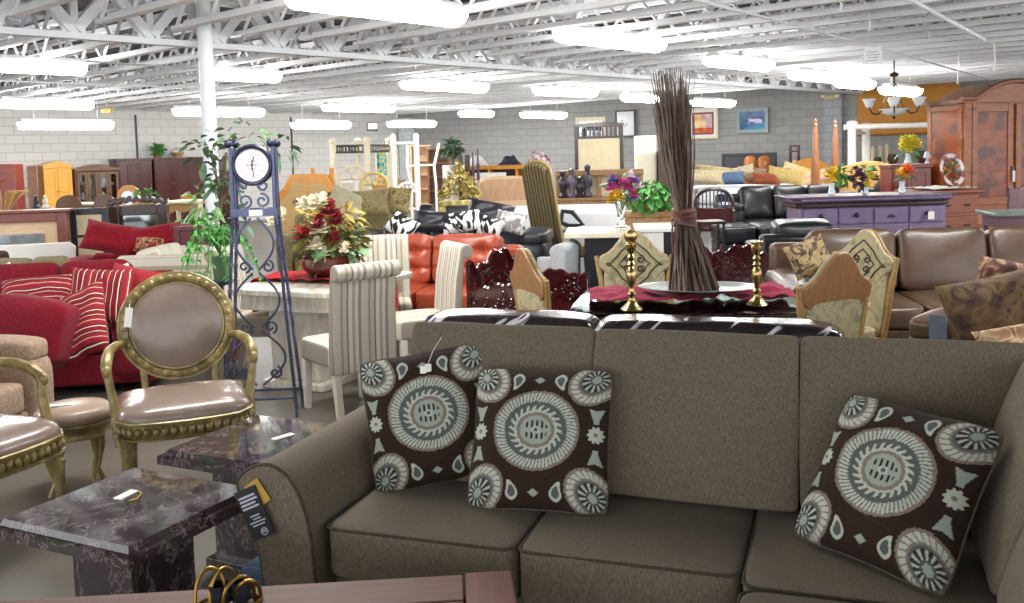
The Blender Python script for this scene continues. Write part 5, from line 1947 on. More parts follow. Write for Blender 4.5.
for (px, c, lab) in ((36, '#34405a', 'small dark blue figurine in front of the yellow armoire'), (45, '#efe9da', 'small white figurine in front of the yellow armoire')):
    b = MB().lathe([(0.06, 0), (0.065, 0.03), (0.035, 0.06), (0.05, 0.11), (0.04, 0.15), (0.02, 0.165), (0.03, 0.19), (0.02, 0.22), (0.0, 0.225)], 12)
    one('figurine', lab, 'figurine', b, plain(c, 0.3), (ax(px, 16.45), 16.45, tz2), 0)
# round wooden mirror/plate stand
X, Z = at(129, 194, 16.0)
t = T('round_mirror', 'round mirror in an orange wooden arch frame in front of the dark cabinets', 'mirror', (X, 16.0, 0))
Hm = az(129, 185, 16.0)
R1 = 0.2
b = MB().prism([(-R1, 0.0), (R1, 0.0)] + [(R1 * cos(pi * i / 14), Hm - R1 + R1 * sin(pi * i / 14)) for i in range(15)], -0.03, 0.03)
obj('frame', b, honey, t, 0.01)
b = MB()
b.M = Matrix.Translation((0, -0.035, Hm - R1 - 0.02)) @ Matrix.Rotation(pi / 2, 4, 'X')
b.lathe([(0.0, 0), (0.12, 0), (0.12, 0.01), (0, 0.01)], 24)
obj('mirror_glass', b, mirror_m, t)
x0 = T('houseplant', 'small green plant right of the round wooden mirror', 'plant', (ax(148, 15.5), 15.5, 0))
obj('plant_stand', MB().box(-0.15, 0.15, -0.15, 0.15, 0, az(148, 203, 15.5)), tanw, x0, 0.01)
obj('foliage', leaves(random.Random(5), (0, 0, az(148, 198, 15.5)), 0.17, 50, 0.12, 0.07), leafb, x0)
for (px0, px1, py, Y, mt, lab) in ((158, 165, 199, 15.2, creamp, 'small cream box on edge right of the green plant'),):
    X, W = W_of(px0, px1, Y)
    b = MB().box(-W / 2, W / 2, -0.1, 0.1, 0, az(px0, py, Y))
    b.box(-W / 2 - .02, W / 2 + .02, -0.12, 0.12, az(px0, py, Y) - 0.03, az(px0, py, Y))
    one('pedestal', lab.replace('box on edge', 'pedestal standing'), 'pedestal', b, mt, (X, Y, 0))
X, W = W_of(174, 188, 16.0)
t = T('wooden_chair', 'honey wood chair with a curved top rail, in front of the wide mahogany cabinet', 'chair', (X, 16.0, 0), radians(-15))
Ht = az(180, 194, 16)
obj('backrest', MB().prism([(-W / 2, Ht - 0.16), (W / 2, Ht - 0.16), (W / 2, Ht - 0.03), (0, Ht), (-W / 2, Ht - 0.03)], 0.16, 0.19), honey, t, 0.01)
obj('seat', MB().box(-0.2, 0.2, -0.2, 0.2, 0.42, 0.46), honey, t)
for sx in (-1, 1):
    obj('leg', MB().tube([(sx * 0.17, 0.18, Ht - 0.1), (sx * 0.18, 0.2, 0)], 0.02, 6), honey, t)
    obj('leg', MB().tube([(sx * 0.17, -0.17, 0.44), (sx * 0.18, -0.18, 0)], 0.02, 6), honey, t)
# tall dark arched mirror leaning before the cabinet
X, W = W_of(177, 192, 15.2)
t = T('arched_mirror', 'narrow dark arched cheval mirror in front of the wide mahogany cabinet', 'mirror', (X, 17.5, 0), radians(20))
Ht = az(184, 159, 17.5)
b = MB().tube([(-0.16, 0, 0.1), (-0.16, 0, Ht - 0.25)] + [(0.16 * cos(pi - pi * i / 10), 0, Ht - 0.2 + 0.2 * sin(pi * i / 10)) for i in range(11)] + [(0.16, 0, Ht - 0.25), (0.16, 0, 0.1)], 0.025, 8, True)
obj('frame', b, mahog, t)
obj('mirror_glass', MB().prism([(-0.14, 0.12), (0.14, 0.12)] + [(0.14 * cos(pi * i / 10), Ht - 0.2 + 0.18 * sin(pi * i / 10)) for i in range(11)], -0.006, 0.006), mahog, t)
for sg in (-1, 1):
    obj('foot', MB().tube([(sg * 0.16, -0.2, 0.0), (sg * 0.16, 0, 0.12), (sg * 0.16, 0.2, 0)], 0.02, 6), mahog, t)


def framed_panel(name, label, cat, x0, x1, ytop, Y, rz, fmat, pmat, fw, zb=0.0, group=None, top_lip=0.0, thick=0.06):
    X, W = W_of(x0, x1, Y, rz)
    H = az((x0 + x1) / 2, ytop, Y)
    t = T(name, label, cat, (X, Y, 0), rz, group)
    b = MB().box(-W / 2, -W / 2 + fw, -thick / 2, thick / 2, zb, H).box(W / 2 - fw, W / 2, -thick / 2, thick / 2, zb, H)
    b.box(-W / 2 + fw, W / 2 - fw, -thick / 2, thick / 2, H - fw, H).box(-W / 2 + fw, W / 2 - fw, -thick / 2, thick / 2, zb + 0.1, zb + 0.1 + fw)
    obj('frame', b, fmat, t, 0.008)
    obj('panel', MB().box(-W / 2 + fw, W / 2 - fw, -0.01, 0.012, zb + 0.1 + fw, H - fw), pmat, t)
    if top_lip:
        obj('top_rail', MB().box(-W / 2 - top_lip, W / 2 + top_lip, -thick / 2 - top_lip, thick / 2 + top_lip, H, H + 0.035), fmat, t, 0.006)
    return t, W, H


t, W, H = framed_panel('fireplace_mantel', 'reddish brown mantel with tan panel and small mirror at the left edge', 'mantel', -22, 67, 213, 11.2, radians(12), redwood, palew, 0.11, top_lip=0.04, thick=0.16)
obj('mirror', MB().box(-0.33, 0.22, -0.03, -0.012, H - 0.50, H - 0.25), mirror_m, t)
t, W, H = framed_panel('crib_headboard', 'black framed cream headboard right of the red mantel', 'headboard', 69, 108, 208, 11.6, radians(10), blackp, ivory, 0.08)
obj('slat', MB().box(-W / 2 + 0.08, W / 2 - 0.1, -0.02, -0.01, H - 0.36, H - 0.33), blackp, t)
t, W, H = framed_panel('carved_mirror', 'dark carved frame with a mirror, behind the far red sofa', 'mirror', 108, 168, 205, 12.0, radians(8), darkw, mirror_m, 0.13, thick=0.1)
b = MB().tube([((-0.5 + i / 30) * W, -0.02, H + 0.03 + 0.05 * sin(pi * i / 30) + 0.015 * cos(i * 1.7)) for i in range(31)], 0.035, 6)
obj('carved_crest', b, darkw, t)
X, W = W_of(168, 210, 12.6)
H = az(188, 200, 12.6)
t = T('console_table', 'cream carved console table left of the ficus leaves', 'table', (X, 12.6, 0), radians(-8))
obj('tabletop', MB().box(-W / 2, W / 2, -0.2, 0.2, H - 0.04, H), creamp, t, 0.01)
obj('apron', MB().prism([(-W / 2 + .03, H - 0.04), (W / 2 - .03, H - 0.04), (W / 2 - .03, H - 0.2), (0.1, H - 0.13), (0, H - 0.16), (-0.1, H - 0.13), (-W / 2 + .03, H - 0.2)], -0.17, -0.14), tanw, t, 0.005)
for sx in (-1, 1):
    for sy in (-1, 1):
        obj('leg', MB().tube([(sx * (W / 2 - 0.05), sy * 0.15, H - 0.04), (sx * (W / 2 - 0.03), sy * 0.17, H * 0.6), (sx * (W / 2 - 0.08), sy * 0.14, 0)], [0.035, 0.025, 0.02], 8), creamp, t)
x0 = T('houseplant', 'bushy green plant in the shade below the cream console table', 'plant', (ax(192, 12.1), 12.1, 0))
obj('pot', MB().lathe([(0.12, 0), (0.16, 0.55), (0.0, 0.55)], 14), terracotta, x0)
obj('foliage', leaves(random.Random(8), (0, 0, 0.80), 0.3, 120, 0.15, 0.08, 0.2, 0.4, (1.2, .6, .6)), leafb, x0)

# far red sofa with loose cushions
X, W = W_of(62, 205, 10.2, radians(4))
red2 = fabric('#8f1826', '#6c0f1b', weave=(40, 40, 40), bump=0.25, sheen=0.5)
rs2 = sofa('red_sofa', 'far red sofa piled with loose red cushions, in front of the carved mirror', (X, 10.3, 0), radians(4), W, 0.95, 0.68, 3, red2, arm='pillow', arm_h=0.60, puff=0.35, wob=0.02)
for (px, py, w, h, rl, lab) in ((112, 235, 0.62, 0.34, 12, 'big red cushion highest on the left of the far red sofa'), (152, 236, 0.62, 0.30, -8, 'long red cushion in the middle of the far red sofa'), (190, 233, 0.50, 0.28, 6, 'red cushion at the right end of the far red sofa'), (120, 242, 0.34, 0.24, 25, 'small red cushion in front of the highest cushion on the far red sofa')):
    pil(lab, px, py + 3, 9.95, w, h, 0.2, red2, radians(4), 25, rl, 'cushions on the far red sofa', int(px))
pil('tan and red floral cushion low in the middle of the far red sofa', 149, 245, 9.72, 0.30, 0.16, 0.14, blotches([(0.42, '#8c1d2a'), (0.5, '#c7a274'), (0.6, '#6d2a2a')], 14, 1.0), 0, 30, 5)
t, W, H = framed_panel('burgundy_headboard', 'plain burgundy leather headboard panel left of the fern', 'headboard', 173, 209, 226, 9.4, radians(-4), leather('#5e2730', '#4b1d26', 0.3, 0.2), leather('#6a2c36', '#552029', 0.3, 0.2), 0.05)
# sofas whose backs show between the reds
t = T('white_headboard', 'plain white headboard standing in front of the red mantel', 'headboard', (ax(28, 10.2), 10.3, 0), radians(5))
H = az(30, 244, 10.2)
obj('board', MB().prism([(-0.8, 0.2), (0.40, 0.2), (0.42, H - 0.05), (0.36, H), (-0.8, H - 0.02)], -0.03, 0.03), whitep, t, 0.01)
for sx in (-0.7, 0.32):
    obj('leg', MB().box(sx - 0.03, sx + 0.03, -0.025, 0.025, 0, 0.2), whitep, t)
X, W = W_of(-40, 50, 9.75)
sofa('brown_sofa', 'dark brown sofa back with a curved end at the left edge', (X, 9.35, 0), radians(182), W, 0.8, az(20, 249, 9.7), 2, fabric('#4a3a33', '#3a2c27'), arm='pillow', arm_h=0.6)
X, W = W_of(-45, 102, 8.75)
sofa('olive_sofa', 'olive beige sofa back in a wavy line right behind the near red sofa', (X, 8.55, 0), radians(183), W, 0.8, az(40, 257, 8.7), 3, fabric('#8a7f5e', '#6f6648', weave=(50, 50, 50)), arm='pillow', arm_h=0.6, wob=0.02)
X, W = W_of(112, 212, 9.0)
cream_st = stripes([(0, '#cfc8b8'), (0.3, '#b8b19c'), (0.45, '#d8d2c4'), (0.7, '#a9a08c'), (0.8, '#d0c9b8')], 9, 0)
ls = sofa('striped_loveseat', 'cream striped loveseat with fat rolled arms behind the oval-back armchair', (-3.1, 8.75, 0), radians(90), 1.15, 0.85, 0.90, 2, cream_st, arm='roll', arm_w=0.28, arm_h=0.88)

# ------------------------------------------------------------------ middle: beds and headboards at the back
X, W = W_of(276, 342, 17.0)
H = az(308, 174, 17.0)
t = T('honey_headboard', 'honey wood headboard with clipped corners, left of the canopy bed posts', 'headboard', (X, 17.0, 0), radians(6))
P = [(-W / 2, 0.35), (W / 2, 0.35), (W / 2, H * 0.72), (W * 0.36, H * 0.84), (W * 0.26, H), (-W * 0.26, H), (-W * 0.36, H * 0.84), (-W / 2, H * 0.72)]
obj('board', MB().prism(P, -0.03, 0.03), honey, t, 0.01)
obj('inset', MB().prism([(p[0] * 0.86, 0.35 + (p[1] - 0.35) * 0.86) for p in P], -0.045, -0.03), wood('#b8935c', '#c8a670'), t, 0.005)
obj('stile', MB().box(-0.02, 0.02, -0.05, -0.045, 0.4, H * 0.93), honey, t)
for sg in (-1, 1):
    obj('leg', MB().box(sg * W * 0.42 - 0.04, sg * W * 0.42 + 0.04, -0.03, 0.03, 0, 0.36), honey, t)
X, W = W_of(311, 334, 17.8)
t = T('honey_bedframe', 'honey wood bed end with two square posts behind the clipped headboard', 'bed frame', (X, 17.9, 0))
for sg in (-1, 1):
    obj('post', MB().box(sg * (W / 2 - 0.04) - 0.04, sg * (W / 2 - 0.04) + 0.04, -0.04, 0.04, 0, az(322, 168, 17.9)), honey, t, 0.01)
obj('rail', MB().box(-W / 2 + 0.08, W / 2 - 0.08, -0.02, 0.02, 0.5, az(322, 175, 17.9)), honey, t)
# cream four poster with an iron rail
x0, x1, x2 = ax(335, 20.0), ax(369, 20.0), ax(391, 21.2)
t = T('canopy_bed', 'cream four-poster canopy bed with dark iron rails along the top', 'bed', (x0, 20.0, 0))
Ht = az(352, 143, 20.0)
iron = plain('#5a5650', 0.5, 0.5)
for (dx, dy) in ((0, 0), (x1 - x0, 0), (x2 - x0, 1.2), (x2 - x1 + 0.02, 1.2)):
    po = obj('post', twisted(MB(), (dx, dy, 0.0), (dx, dy, Ht), 0.075, 9, 60), creamp, t, ang=60)
    obj('finial', MB().ball((dx, dy, Ht + 0.05), (0.09, 0.09, 0.07), 10, 8), creamp, po)
for (a, c) in (((0, 0), (x1 - x0, 0)), ((x1 - x0, 0), (x2 - x0, 1.2)), ((0, 0), (x2 - x1 + 0.02, 1.2))):
    b = MB()
    n = 8
    for zz in (Ht - 0.05, Ht - 0.20):
        b.tube([(a[0], a[1], zz), (c[0], c[1], zz)], 0.016, 5)
    for i in range(n):
        f = (i + 0.5) / n
        xx, yy = a[0] + (c[0] - a[0]) * f, a[1] + (c[1] - a[1]) * f
        b.tube([(xx + 0.05 * cos(k * pi / 5), yy, Ht - 0.125 + 0.06 * sin(k * pi / 5)) for k in range(10)], 0.010, 4, True)
    obj('iron_rail', b, iron, t)
obj('side_rail', MB().box(0, x1 - x0, -0.03, 0.03, 0.3, 0.5), creamp, t)
obj('mattress', MB().box(0.05, x1 - x0, 0.1, 1.1, 0.42, 0.66), whitep, t, 0.03)


def arch_headboard(label, x0, x1, ytop, Y, mat, rz=0.0, spokes=5, r=0.03):
    X, W = W_of(x0, x1, Y, rz)
    H = az((x0 + x1) / 2, ytop, Y)
    t = T('metal_headboard', label, 'headboard', (X, Y, 0), rz)
    n = 18
    obj('arch', MB().tube([(-W / 2, 0, 0)] + [(W / 2 * cos(pi - pi * i / n), 0, H - W * 0.42 + W * 0.42 * sin(pi * i / n)) for i in range(n + 1)] + [(W / 2, 0, 0)], r, 8), mat, t)
    obj('cross_rail', MB().tube([(-W / 2, 0, H - W * 0.45), (W / 2, 0, H - W * 0.45)], r * 0.7, 6), mat, t)
    for k in range(spokes):
        a = pi * (k + 1) / (spokes + 1)
        obj('spoke', MB().tube([(0.1 * cos(a), 0, H - W * 0.45), (W / 2 * cos(a), 0, H - W * 0.42 + W * 0.42 * sin(a))], r * 0.5, 6), mat, t)
    obj('hub', MB().ball((0, 0, H - W * 0.43), 0.06, 10, 6), mat, t)
    return t


arch_headboard('cream metal arched headboard in front of the canopy bed, taller one', 341, 369, 166, 18.2, creamp, 0, 4)
arch_headboard('gold and cream arched metal headboard, the lower one right of the taller arch', 362, 388, 173, 17.4, plain('#cdb672', 0.4, 0.3), 0, 4)
arch_headboard('small white arched metal headboard between the white canopy posts', 398, 417, 183, 16.8, whitep, 0, 5, 0.025)
X, W = W_of(345, 361, 19.0)
b = MB().cushion((0, 0, 0), (W * 1.1, 1.0, 0.35), (0, 0, 0.1), 8, 8)
one('mattress', 'white mattress behind the cream arched headboard', 'mattress', b, whitep, (X, 18.9, az(350, 190, 19) + 0.0))
tb = bpy.data.objects[-1] if False else None
# white metal canopy bed
t = T('white_canopy_bed', 'white metal canopy bed frame with two thick posts right of the blue picture', 'bed', (ax(395, 17.6), 17.6, 0))
xa, xb = 0.0, ax(418, 17.6) - ax(395, 17.6)
Ht = az(406, 138, 17.6)
for dx in (xa, xb):
    for dy in (0,):
        po = obj('post', MB().tube([(dx, dy, 0), (dx, dy, Ht)], 0.055, 12), whitep, t)
        obj('finial', MB().ball((dx, dy, Ht + 0.03), 0.06, 10, 8), whitep, po)
obj('top_rail', MB().tube([(xa, 0, az(406, 143, 17.6)), (xb, 0, az(406, 143, 17.6))], 0.03, 8), whitep, t)
obj('lower_rail', MB().tube([(xa, 0, 0.7), (xb, 0, 0.7)], 0.03, 8), whitep, t)
t = T('white_bedframe', 'thin bent white metal rails leaning right of the white canopy posts', 'bed frame', (ax(424, 17.0), 17.0, 0))
c0 = ax(424, 17.0)
for (pa, pb, pc_) in (((407, 145), (407, 166), (411, 184)), ((439, 143), (434, 166), (436, 184))):
    pts = [(ax(px, 17.0, py) - c0, 0, az(px, py, 17.0)) for (px, py) in (pa, pb, pc_)]
    pts.append((pts[-1][0], 0, 0))
    obj('post', MB().tube(pts, 0.025, 6), whitep, t)
obj('rail', MB().tube([(ax(407, 17.0) - c0, 0, az(407, 166, 17)), (ax(434, 17.0) - c0, 0, az(434, 165, 17))], 0.018, 6), whitep, t)


# pictures
def painting(name, label, x0, x1, y0, y1, Y, rz, fmat, fw, fn, mat=None, cat='picture', depth=0.04, res=40):
    X, W = W_of(x0, x1, Y, rz)
    Z0, Z1 = az((x0 + x1) / 2, y1, Y), az((x0 + x1) / 2, y0, Y)
    H = Z1 - Z0
    t = T(name, label, cat, (X, Y, Z0), rz)
    b = MB().box(-W / 2, -W / 2 + fw, -depth, 0, 0, H).box(W / 2 - fw, W / 2, -depth, 0, 0, H).box(-W / 2 + fw, W / 2 - fw, -depth, 0, H - fw, H).box(-W / 2 + fw, W / 2 - fw, -depth, 0, 0, fw)
    obj('frame', b, fmat, t, 0.006)
    b = MB().sheet(lambda u, v: (-W / 2 + fw + u * (W - 2 * fw), -depth * 0.5, fw + v * (H - 2 * fw)), res, res, fn)
    obj('canvas', b, vcol('painted_canvas', 0.45, 0.2), t)
    obj('backing', MB().box(-W / 2 + 0.01, W / 2 - 0.01, -0.012, 0, 0.01, H - 0.01), plain('#6b5a48', 0.8), t)
    return t


def mixc(a, b, f):
    f = min(1, max(0, f))
    a, b = lin(a), lin(b)
    return tuple(a[i] + (b[i] - a[i]) * f for i in range(4))


def aqua(u, v):
    n = noise.noise(Vector((u * 4, v * 4, 1)))
    n2 = noise.noise(Vector((u * 7 + 9, v * 7, 4)))
    c = mixc('#3fa7c0', '#5cc3b8', n * 0.5 + 0.5)
    if n2 > 0.18:
        c = mixc('#e2cf4a', '#d98a3c', (n2 - 0.18) * 4)
    elif n2 < -0.25:
        c = mixc('#3d8a4a', '#2b5f86', n + 0.5)
    return c


t = painting('leaning_picture', 'turquoise and yellow canvas standing behind the cream canopy posts', 377, 400, 149, 180, 22.0, radians(4), creamp, 0.03, aqua)
t.location.z = 0
H = az(388, 149, 22.0)
obj('easel', MB().box(-0.3, 0.3, -0.06, 0.08, -0.0, 0.02), tanw, t)
t.location.z = az(388, 180, 22.0)
X, W = W_of(374, 404, 22.0)
one('low_cabinet', 'low tan cabinet hidden behind the arched headboards, under the turquoise canvas', 'cabinet', MB().box(-W / 2, W / 2, -0.2, 0.3, 0.04, az(388, 180, 22.0) - 0.005).box(-W / 2 - .03, W / 2 + .03, -0.22, 0.32, 0, 0.05), tanw, (X, 22.0, 0), 0)
# bookshelves and ficus in the far corner
def bookcase(label, x0, x1, ytop, Y, mat, nsh, rz=0.0, back=None):
    X, W = W_of(x0, x1, Y, rz)
    H = az((x0 + x1) / 2, ytop, Y)
    t = T('bookcase', label, 'bookcase', (X, Y, 0), rz)
    obj('carcass', MB().box(-W / 2, -W / 2 + 0.05, -0.18, 0.18, 0, H).box(W / 2 - 0.05, W / 2, -0.18, 0.18, 0, H).box(-W / 2 + 0.05, W / 2 - 0.05, 0.15, 0.18, 0, H), mat, t)
    obj('top', MB().box(-W / 2 - 0.03, W / 2 + 0.03, -0.2, 0.2, H, H + 0.05), mat, t, 0.01)
    for k in range(nsh):
        z = 0.1 + (H - 0.1) * k / nsh
        obj('shelf', MB().box(-W / 2 + 0.05, W / 2 - 0.05, -0.17, 0.15, z, z + 0.03), mat, t)
    return t


bookcase('pale open bookcase behind the thin bent white rails', 412, 431, 147, 24.0, palew, 5)
bookcase('brown open bookcase under the fake ficus in the far corner', 429, 452, 150, 23.5, wood('#7c5238', '#94684a'), 5)
t = T('fake_ficus', 'small dark green fake tree in a white pot above the gold crested mirror', 'plant', (ax(454, 22.6), 22.6, 0))
Zt = az(454, 165, 22.6)
obj('pot', MB().lathe([(0.22, 0), (0.26, Zt), (0.0, Zt)], 16), whitep, t)
obj('foliage', leaves(random.Random(6), (0, 0, az(454, 147, 22.6)), 0.20, 130, 0.16, 0.09, 0, 0.4), leafd, t)
obj('trunk', MB().tube([(0, 0, Zt - 0.1), (0, 0, Zt + 0.4)], 0.03, 6), bark, t)
# long orange wood bunk/sideboard with cloths
X, W = W_of(464, 548, 23.0, radians(-15))
t = T('long_sideboard', 'long orange wood sideboard with folded cloths on top, against the back wall', 'sideboard', (X, 23.0, 0), radians(-15))
H = az(505, 165, 23.0)
obj('top', MB().box(-W / 2, W / 2, -0.25, 0.25, H - 0.1, H), honey, t, 0.01)
obj('back', MB().box(-W / 2 + 0.04, W / 2 - 0.04, 0.2, 0.24, 0.06, H - 0.1), darkw, t)
for k in range(4):
    xk = -W / 2 + 0.03 + (W - 0.06) * k / 3
    obj('upright', MB().box(xk - 0.03, xk + 0.03, -0.24, 0.2, 0.0, H - 0.1), honey, t)
obj('shelf', MB().box(-W / 2 + 0.05, W / 2 - 0.05, -0.22, 0.2, H * 0.55, H * 0.55 + 0.04), honey, t)
dW = Vector((cos(radians(-15)), sin(radians(-15)), 0))
for (f, c1, c2, w_, h_, lab) in ((-0.34, '#e4e2de', '#cfcdd2', 0.55, 0.26, 'crumpled white cloth on the left of the long sideboard'), (0.06, '#3a3448', '#2c2838', 0.55, 0.24, 'crumpled navy cloth in the middle of the long sideboard'), (0.40, '#7c1f30', '#d8cfd0', 0.62, 0.34, 'crumpled red and white cloth draped on the right end of the long sideboard')):
    p = Vector((X, 23.0, H)) + dW * (f * W)
    b = MB()
    b.sheet(lambda u, v: ((u - 0.5) * w_, (v - 0.5) * 0.4, max(0.004, h_ * max(0, (1 - (2 * u - 1) ** 2) * (1 - (2 * v - 1) ** 2)) * (0.6 + 0.6 * noise.noise(Vector((u * 4 + f * 9, v * 4, 0))) + 0.3))), 20, 12)
    one('folded_cloth', lab, 'cloth', b, blotches([(0.4, c1), (0.6, c2)], 9, 1.0, 0.9), p, radians(-15), 'cloths on the long sideboard')
t = T('paper_notice', 'white printed card standing in the long sideboard', 'card', (ax(490, 22.6), 22.55, H * 0.55 + 0.045), radians(-15))
obj('sheet', MB().box(-0.42, 0.42, -0.01, 0.0, 0, H * 0.30), whitep, t)
# two purple candle sticks
for (px, yt, lab) in ((474, 152, 'slim dark purple pillar left of the pair in front of the sideboard'), (479, 148, 'slim dark purple pillar right of the pair in front of the sideboard')):
    Zt = az(px, yt, 21.0)
    b = MB().lathe([(0.1, 0), (0.1, 0.04), (0.035, 0.1), (0.045, Zt * 0.5), (0.03, Zt * 0.75), (0.05, Zt * 0.78), (0.025, Zt * 0.82), (0.012, Zt), (0, Zt)], 10)
    one('candle_stand', lab, 'candle stand', b, plain('#5a4258', 0.5), (ax(px, 21.0), 21.0, 0))
for (px0, px1, yt, lab) in ((459, 464, 155, 'dark wooden post left of the pair, by the fake tree'), (466, 471, 155, 'dark wooden post right of the pair, by the fake tree')):
    X, W = W_of(px0, px1, 22.0)
    b = MB().box(-W / 2, W / 2, -0.05, 0.05, 0, az(px0, yt, 22.0)).box(-W / 2 - 0.03, W / 2 + 0.03, -0.08, 0.08, 0, 0.08)
    one('bed_post', lab, 'post', b, darkw, (X, 22.0, 0), 0)

# slatted headboard and its neighbours
X, W = W_of(576, 624, 23.0, radians(-12))
H = az(600, 123, 23.0)
zb = az(600, 170, 23.0)
t = T('slatted_headboard', 'tall dark slatted headboard with a cream panel, leaning near the back wall', 'headboard', (X, 23.0, 0), radians(-8))
hs = H - az(600, 136, 23.0)
for sg in (-1, 1):
    obj('post', MB().box(sg * (W / 2 - 0.04) - 0.045, sg * (W / 2 - 0.04) + 0.045, -0.04, 0.04, 0, H - 0.04), darkw, t, 0.01)
n = 12
obj('top_rail', MB().prism([(-W / 2, H - 0.1), (W / 2, H - 0.1)] + [((0.5 - i / n) * W * 1.06, H - 0.03 + 0.06 * sin(pi * i / n)) for i in range(n + 1)], -0.05, 0.05), darkw, t, 0.008)
obj('rail', MB().box(-W / 2, W / 2, -0.035, 0.035, H - hs - 0.06, H - hs), darkw, t)
for k in range(11):
    xk = -W / 2 + 0.09 + (W - 0.18) * k / 10
    obj('slat', MB().box(xk - 0.022, xk + 0.022, -0.015, 0.015, H - hs, H - 0.1), darkw, t)
obj('panel', MB().box(-W / 2 + 0.05, W / 2 - 0.05, -0.02, 0.02, 0.5, H - hs - 0.06), ivory, t)
X, W = W_of(579, 609, 24.0)
t = T('cream_mirror', 'cream framed mirror top peeping over the dark slatted headboard', 'mirror', (X, 24.6, 0), radians(-8))
H2 = az(594, 117, 24.6)
obj('frame', MB().box(-W / 2, W / 2, -0.03, 0.03, H2 - 0.12, H2).box(-W / 2, -W / 2 + 0.1, -0.03, 0.03, 0, H2 - 0.12).box(W / 2 - 0.1, W / 2, -0.03, 0.03, 0, H2 - 0.12), creamp, t, 0.01)
obj('mirror_glass', MB().box(-W / 2 + 0.1, W / 2 - 0.1, 0, 0.01, 0.1, H2 - 0.12), mirror_m, t)


def sketch(u, v):
    if 0.18 < u < 0.75 and 0.25 < v < 0.8 and noise.noise(Vector((u * 5, v * 5, 3))) > 0.15:
        return lin('#b9c4c9')
    return lin('#e1e7ea')


def wallpic(name, label, x0, x1, y0, y1, fmat, fw, fn, res=40):
    q = on_wall2((x0 + x1) / 2)
    nrm = Vector((-W2.y, W2.x, 0))
    t = painting(name, label, x0, x1, y0, y1, q.y - 0.06, RZ2, fmat, fw, fn, None, 'picture', 0.04, res)
    return t


wallpic('wall_picture', 'pale picture in a thin dark frame on the back wall, right of the slatted headboard', 617, 637, 110, 137, plain('#50555a', 0.5), 0.045, sketch)


def sunset(u, v):
    if u < 0.10 or u > 0.90 or v < 0.10 or v > 0.90:
        return lin('#f0ece2')
    if u < 0.16 or u > 0.84 or v < 0.16 or v > 0.84:
        return lin('#8a4a68')
    n = noise.noise(Vector((u * 5, v * 5, 7)))
    if v < 0.34:
        return mixc('#c0392f', '#e08a3a', n + 0.5)
    return mixc('#e7a06a', '#f0dcae', n + 0.5) if u < 0.6 + n * 0.2 else mixc('#b9a0b8', '#e8cfae', n + 0.5)


def boat(u, v):
    n = noise.noise(Vector((u * 4, v * 7, 2)))
    if v < 0.35:
        return mixc('#3a5a86', '#4f9cc4', u + n * 0.5)
    if 0.35 < v < 0.62 and 0.35 < u < 0.9 and n > -0.2:
        return mixc('#b9a4d0', '#e0dcec', n + 0.5)
    return mixc('#33496f', '#6f88b0', v + n * 0.4)


# ------------------------------------------------------------------ middle distance
X, W = W_of(478, 537, 14.5)
H = az(508, 176, 14.5)
t = T('pale_wood_headboard', 'broad pale wood headboard right of the gold crested mirror', 'headboard', (X, 14.5, 0), radians(3))
n = 14
obj('board', MB().prism([(-W / 2, 0.2), (W / 2, 0.2)] + [((0.5 - i / n) * W * (1 - 0.0), H - 0.09 + 0.09 * (1 - abs(2 * i / n - 1) ** 5)) for i in range(n + 1)], -0.03, 0.03), palew, t, 0.015)
obj('veneer_band', MB().prism([(-W / 2 + 0.03, H * 0.72), (W / 2 - 0.03, H * 0.72)] + [((0.5 - i / n) * W * 0.94, H - 0.12 + 0.08 * (1 - abs(2 * i / n - 1) ** 5)) for i in range(n + 1)], -0.036, -0.03), wood('#b98f6a', '#cfa680', 0.4, 0.1, (16, 3, 3)), t)
for sg in (-1, 1):
    obj('leg', MB().box(sg * (W / 2 - 0.06) - 0.04, sg * (W / 2 - 0.06) + 0.04, -0.03, 0.03, 0, 0.2), palew, t)
# gold carved mirror
X, W = W_of(439, 480, 12.6)
H = az(458, 200, 12.6)
Hc = az(458, 166, 12.6)
gleam = blotches([(0.3, '#7d6c2e'), (0.5, '#c4b060'), (0.7, '#efe2a4')], 16, 0.6, 0.3, 0.1)
gleam.node_tree.nodes['Principled BSDF'].inputs['Metallic'].default_value = 0.4
t = T('gold_crested_mirror', 'gold mirror with a tall pierced leafy crest, standing behind the dark sofas', 'mirror', (X, 12.6, 0), radians(12))
fw = 0.08
obj('frame', MB().box(-W / 2, W / 2, -0.04, 0.04, H - fw, H).box(-W / 2, -W / 2 + fw, -0.04, 0.04, 0.1, H - fw).box(W / 2 - fw, W / 2, -0.04, 0.04, 0.1, H - fw).box(-W / 2 + fw, W / 2 - fw, -0.04, 0.04, 0.1, 0.1 + fw), gleam, t, 0.015)
obj('base', MB().box(-W / 2 - 0.03, W / 2 + 0.03, -0.08, 0.08, 0, 0.1), gleam, t, 0.01)
obj('mirror_glass', MB().box(-W / 2 + fw, W / 2 - fw, 0, 0.015, 0.1 + fw, H - fw), mirror_m, t)
b = MB()
rng = random.Random(31)
for i in range(260):
    u = rng.uniform(-1, 1)
    hh = (Hc - H) * (1 - abs(u)) ** 0.8 + 0.05
    zz = H + rng.random() * hh
    b.leaf((u * W * 0.52, rng.uniform(-0.03, 0.03), zz), (rng.gauss(0, 0.6) - u * 0.3, rng.gauss(-0.2, 0.3), rng.random() + 0.2), rng.uniform(0.06, 0.12), 0.05, 0.1, rng.uniform(-1, 1))
for sg in (-1, 1):
    for k in range(5):
        b.tube(spiral(sg * W * (0.08 + 0.09 * k), H + (Hc - H) * (0.75 - 0.15 * k), 0.01, 0.055, 0, sg * 9, -0.02, 18), 0.013, 5)
obj('crest', b, gleam, t, kind='stuff')
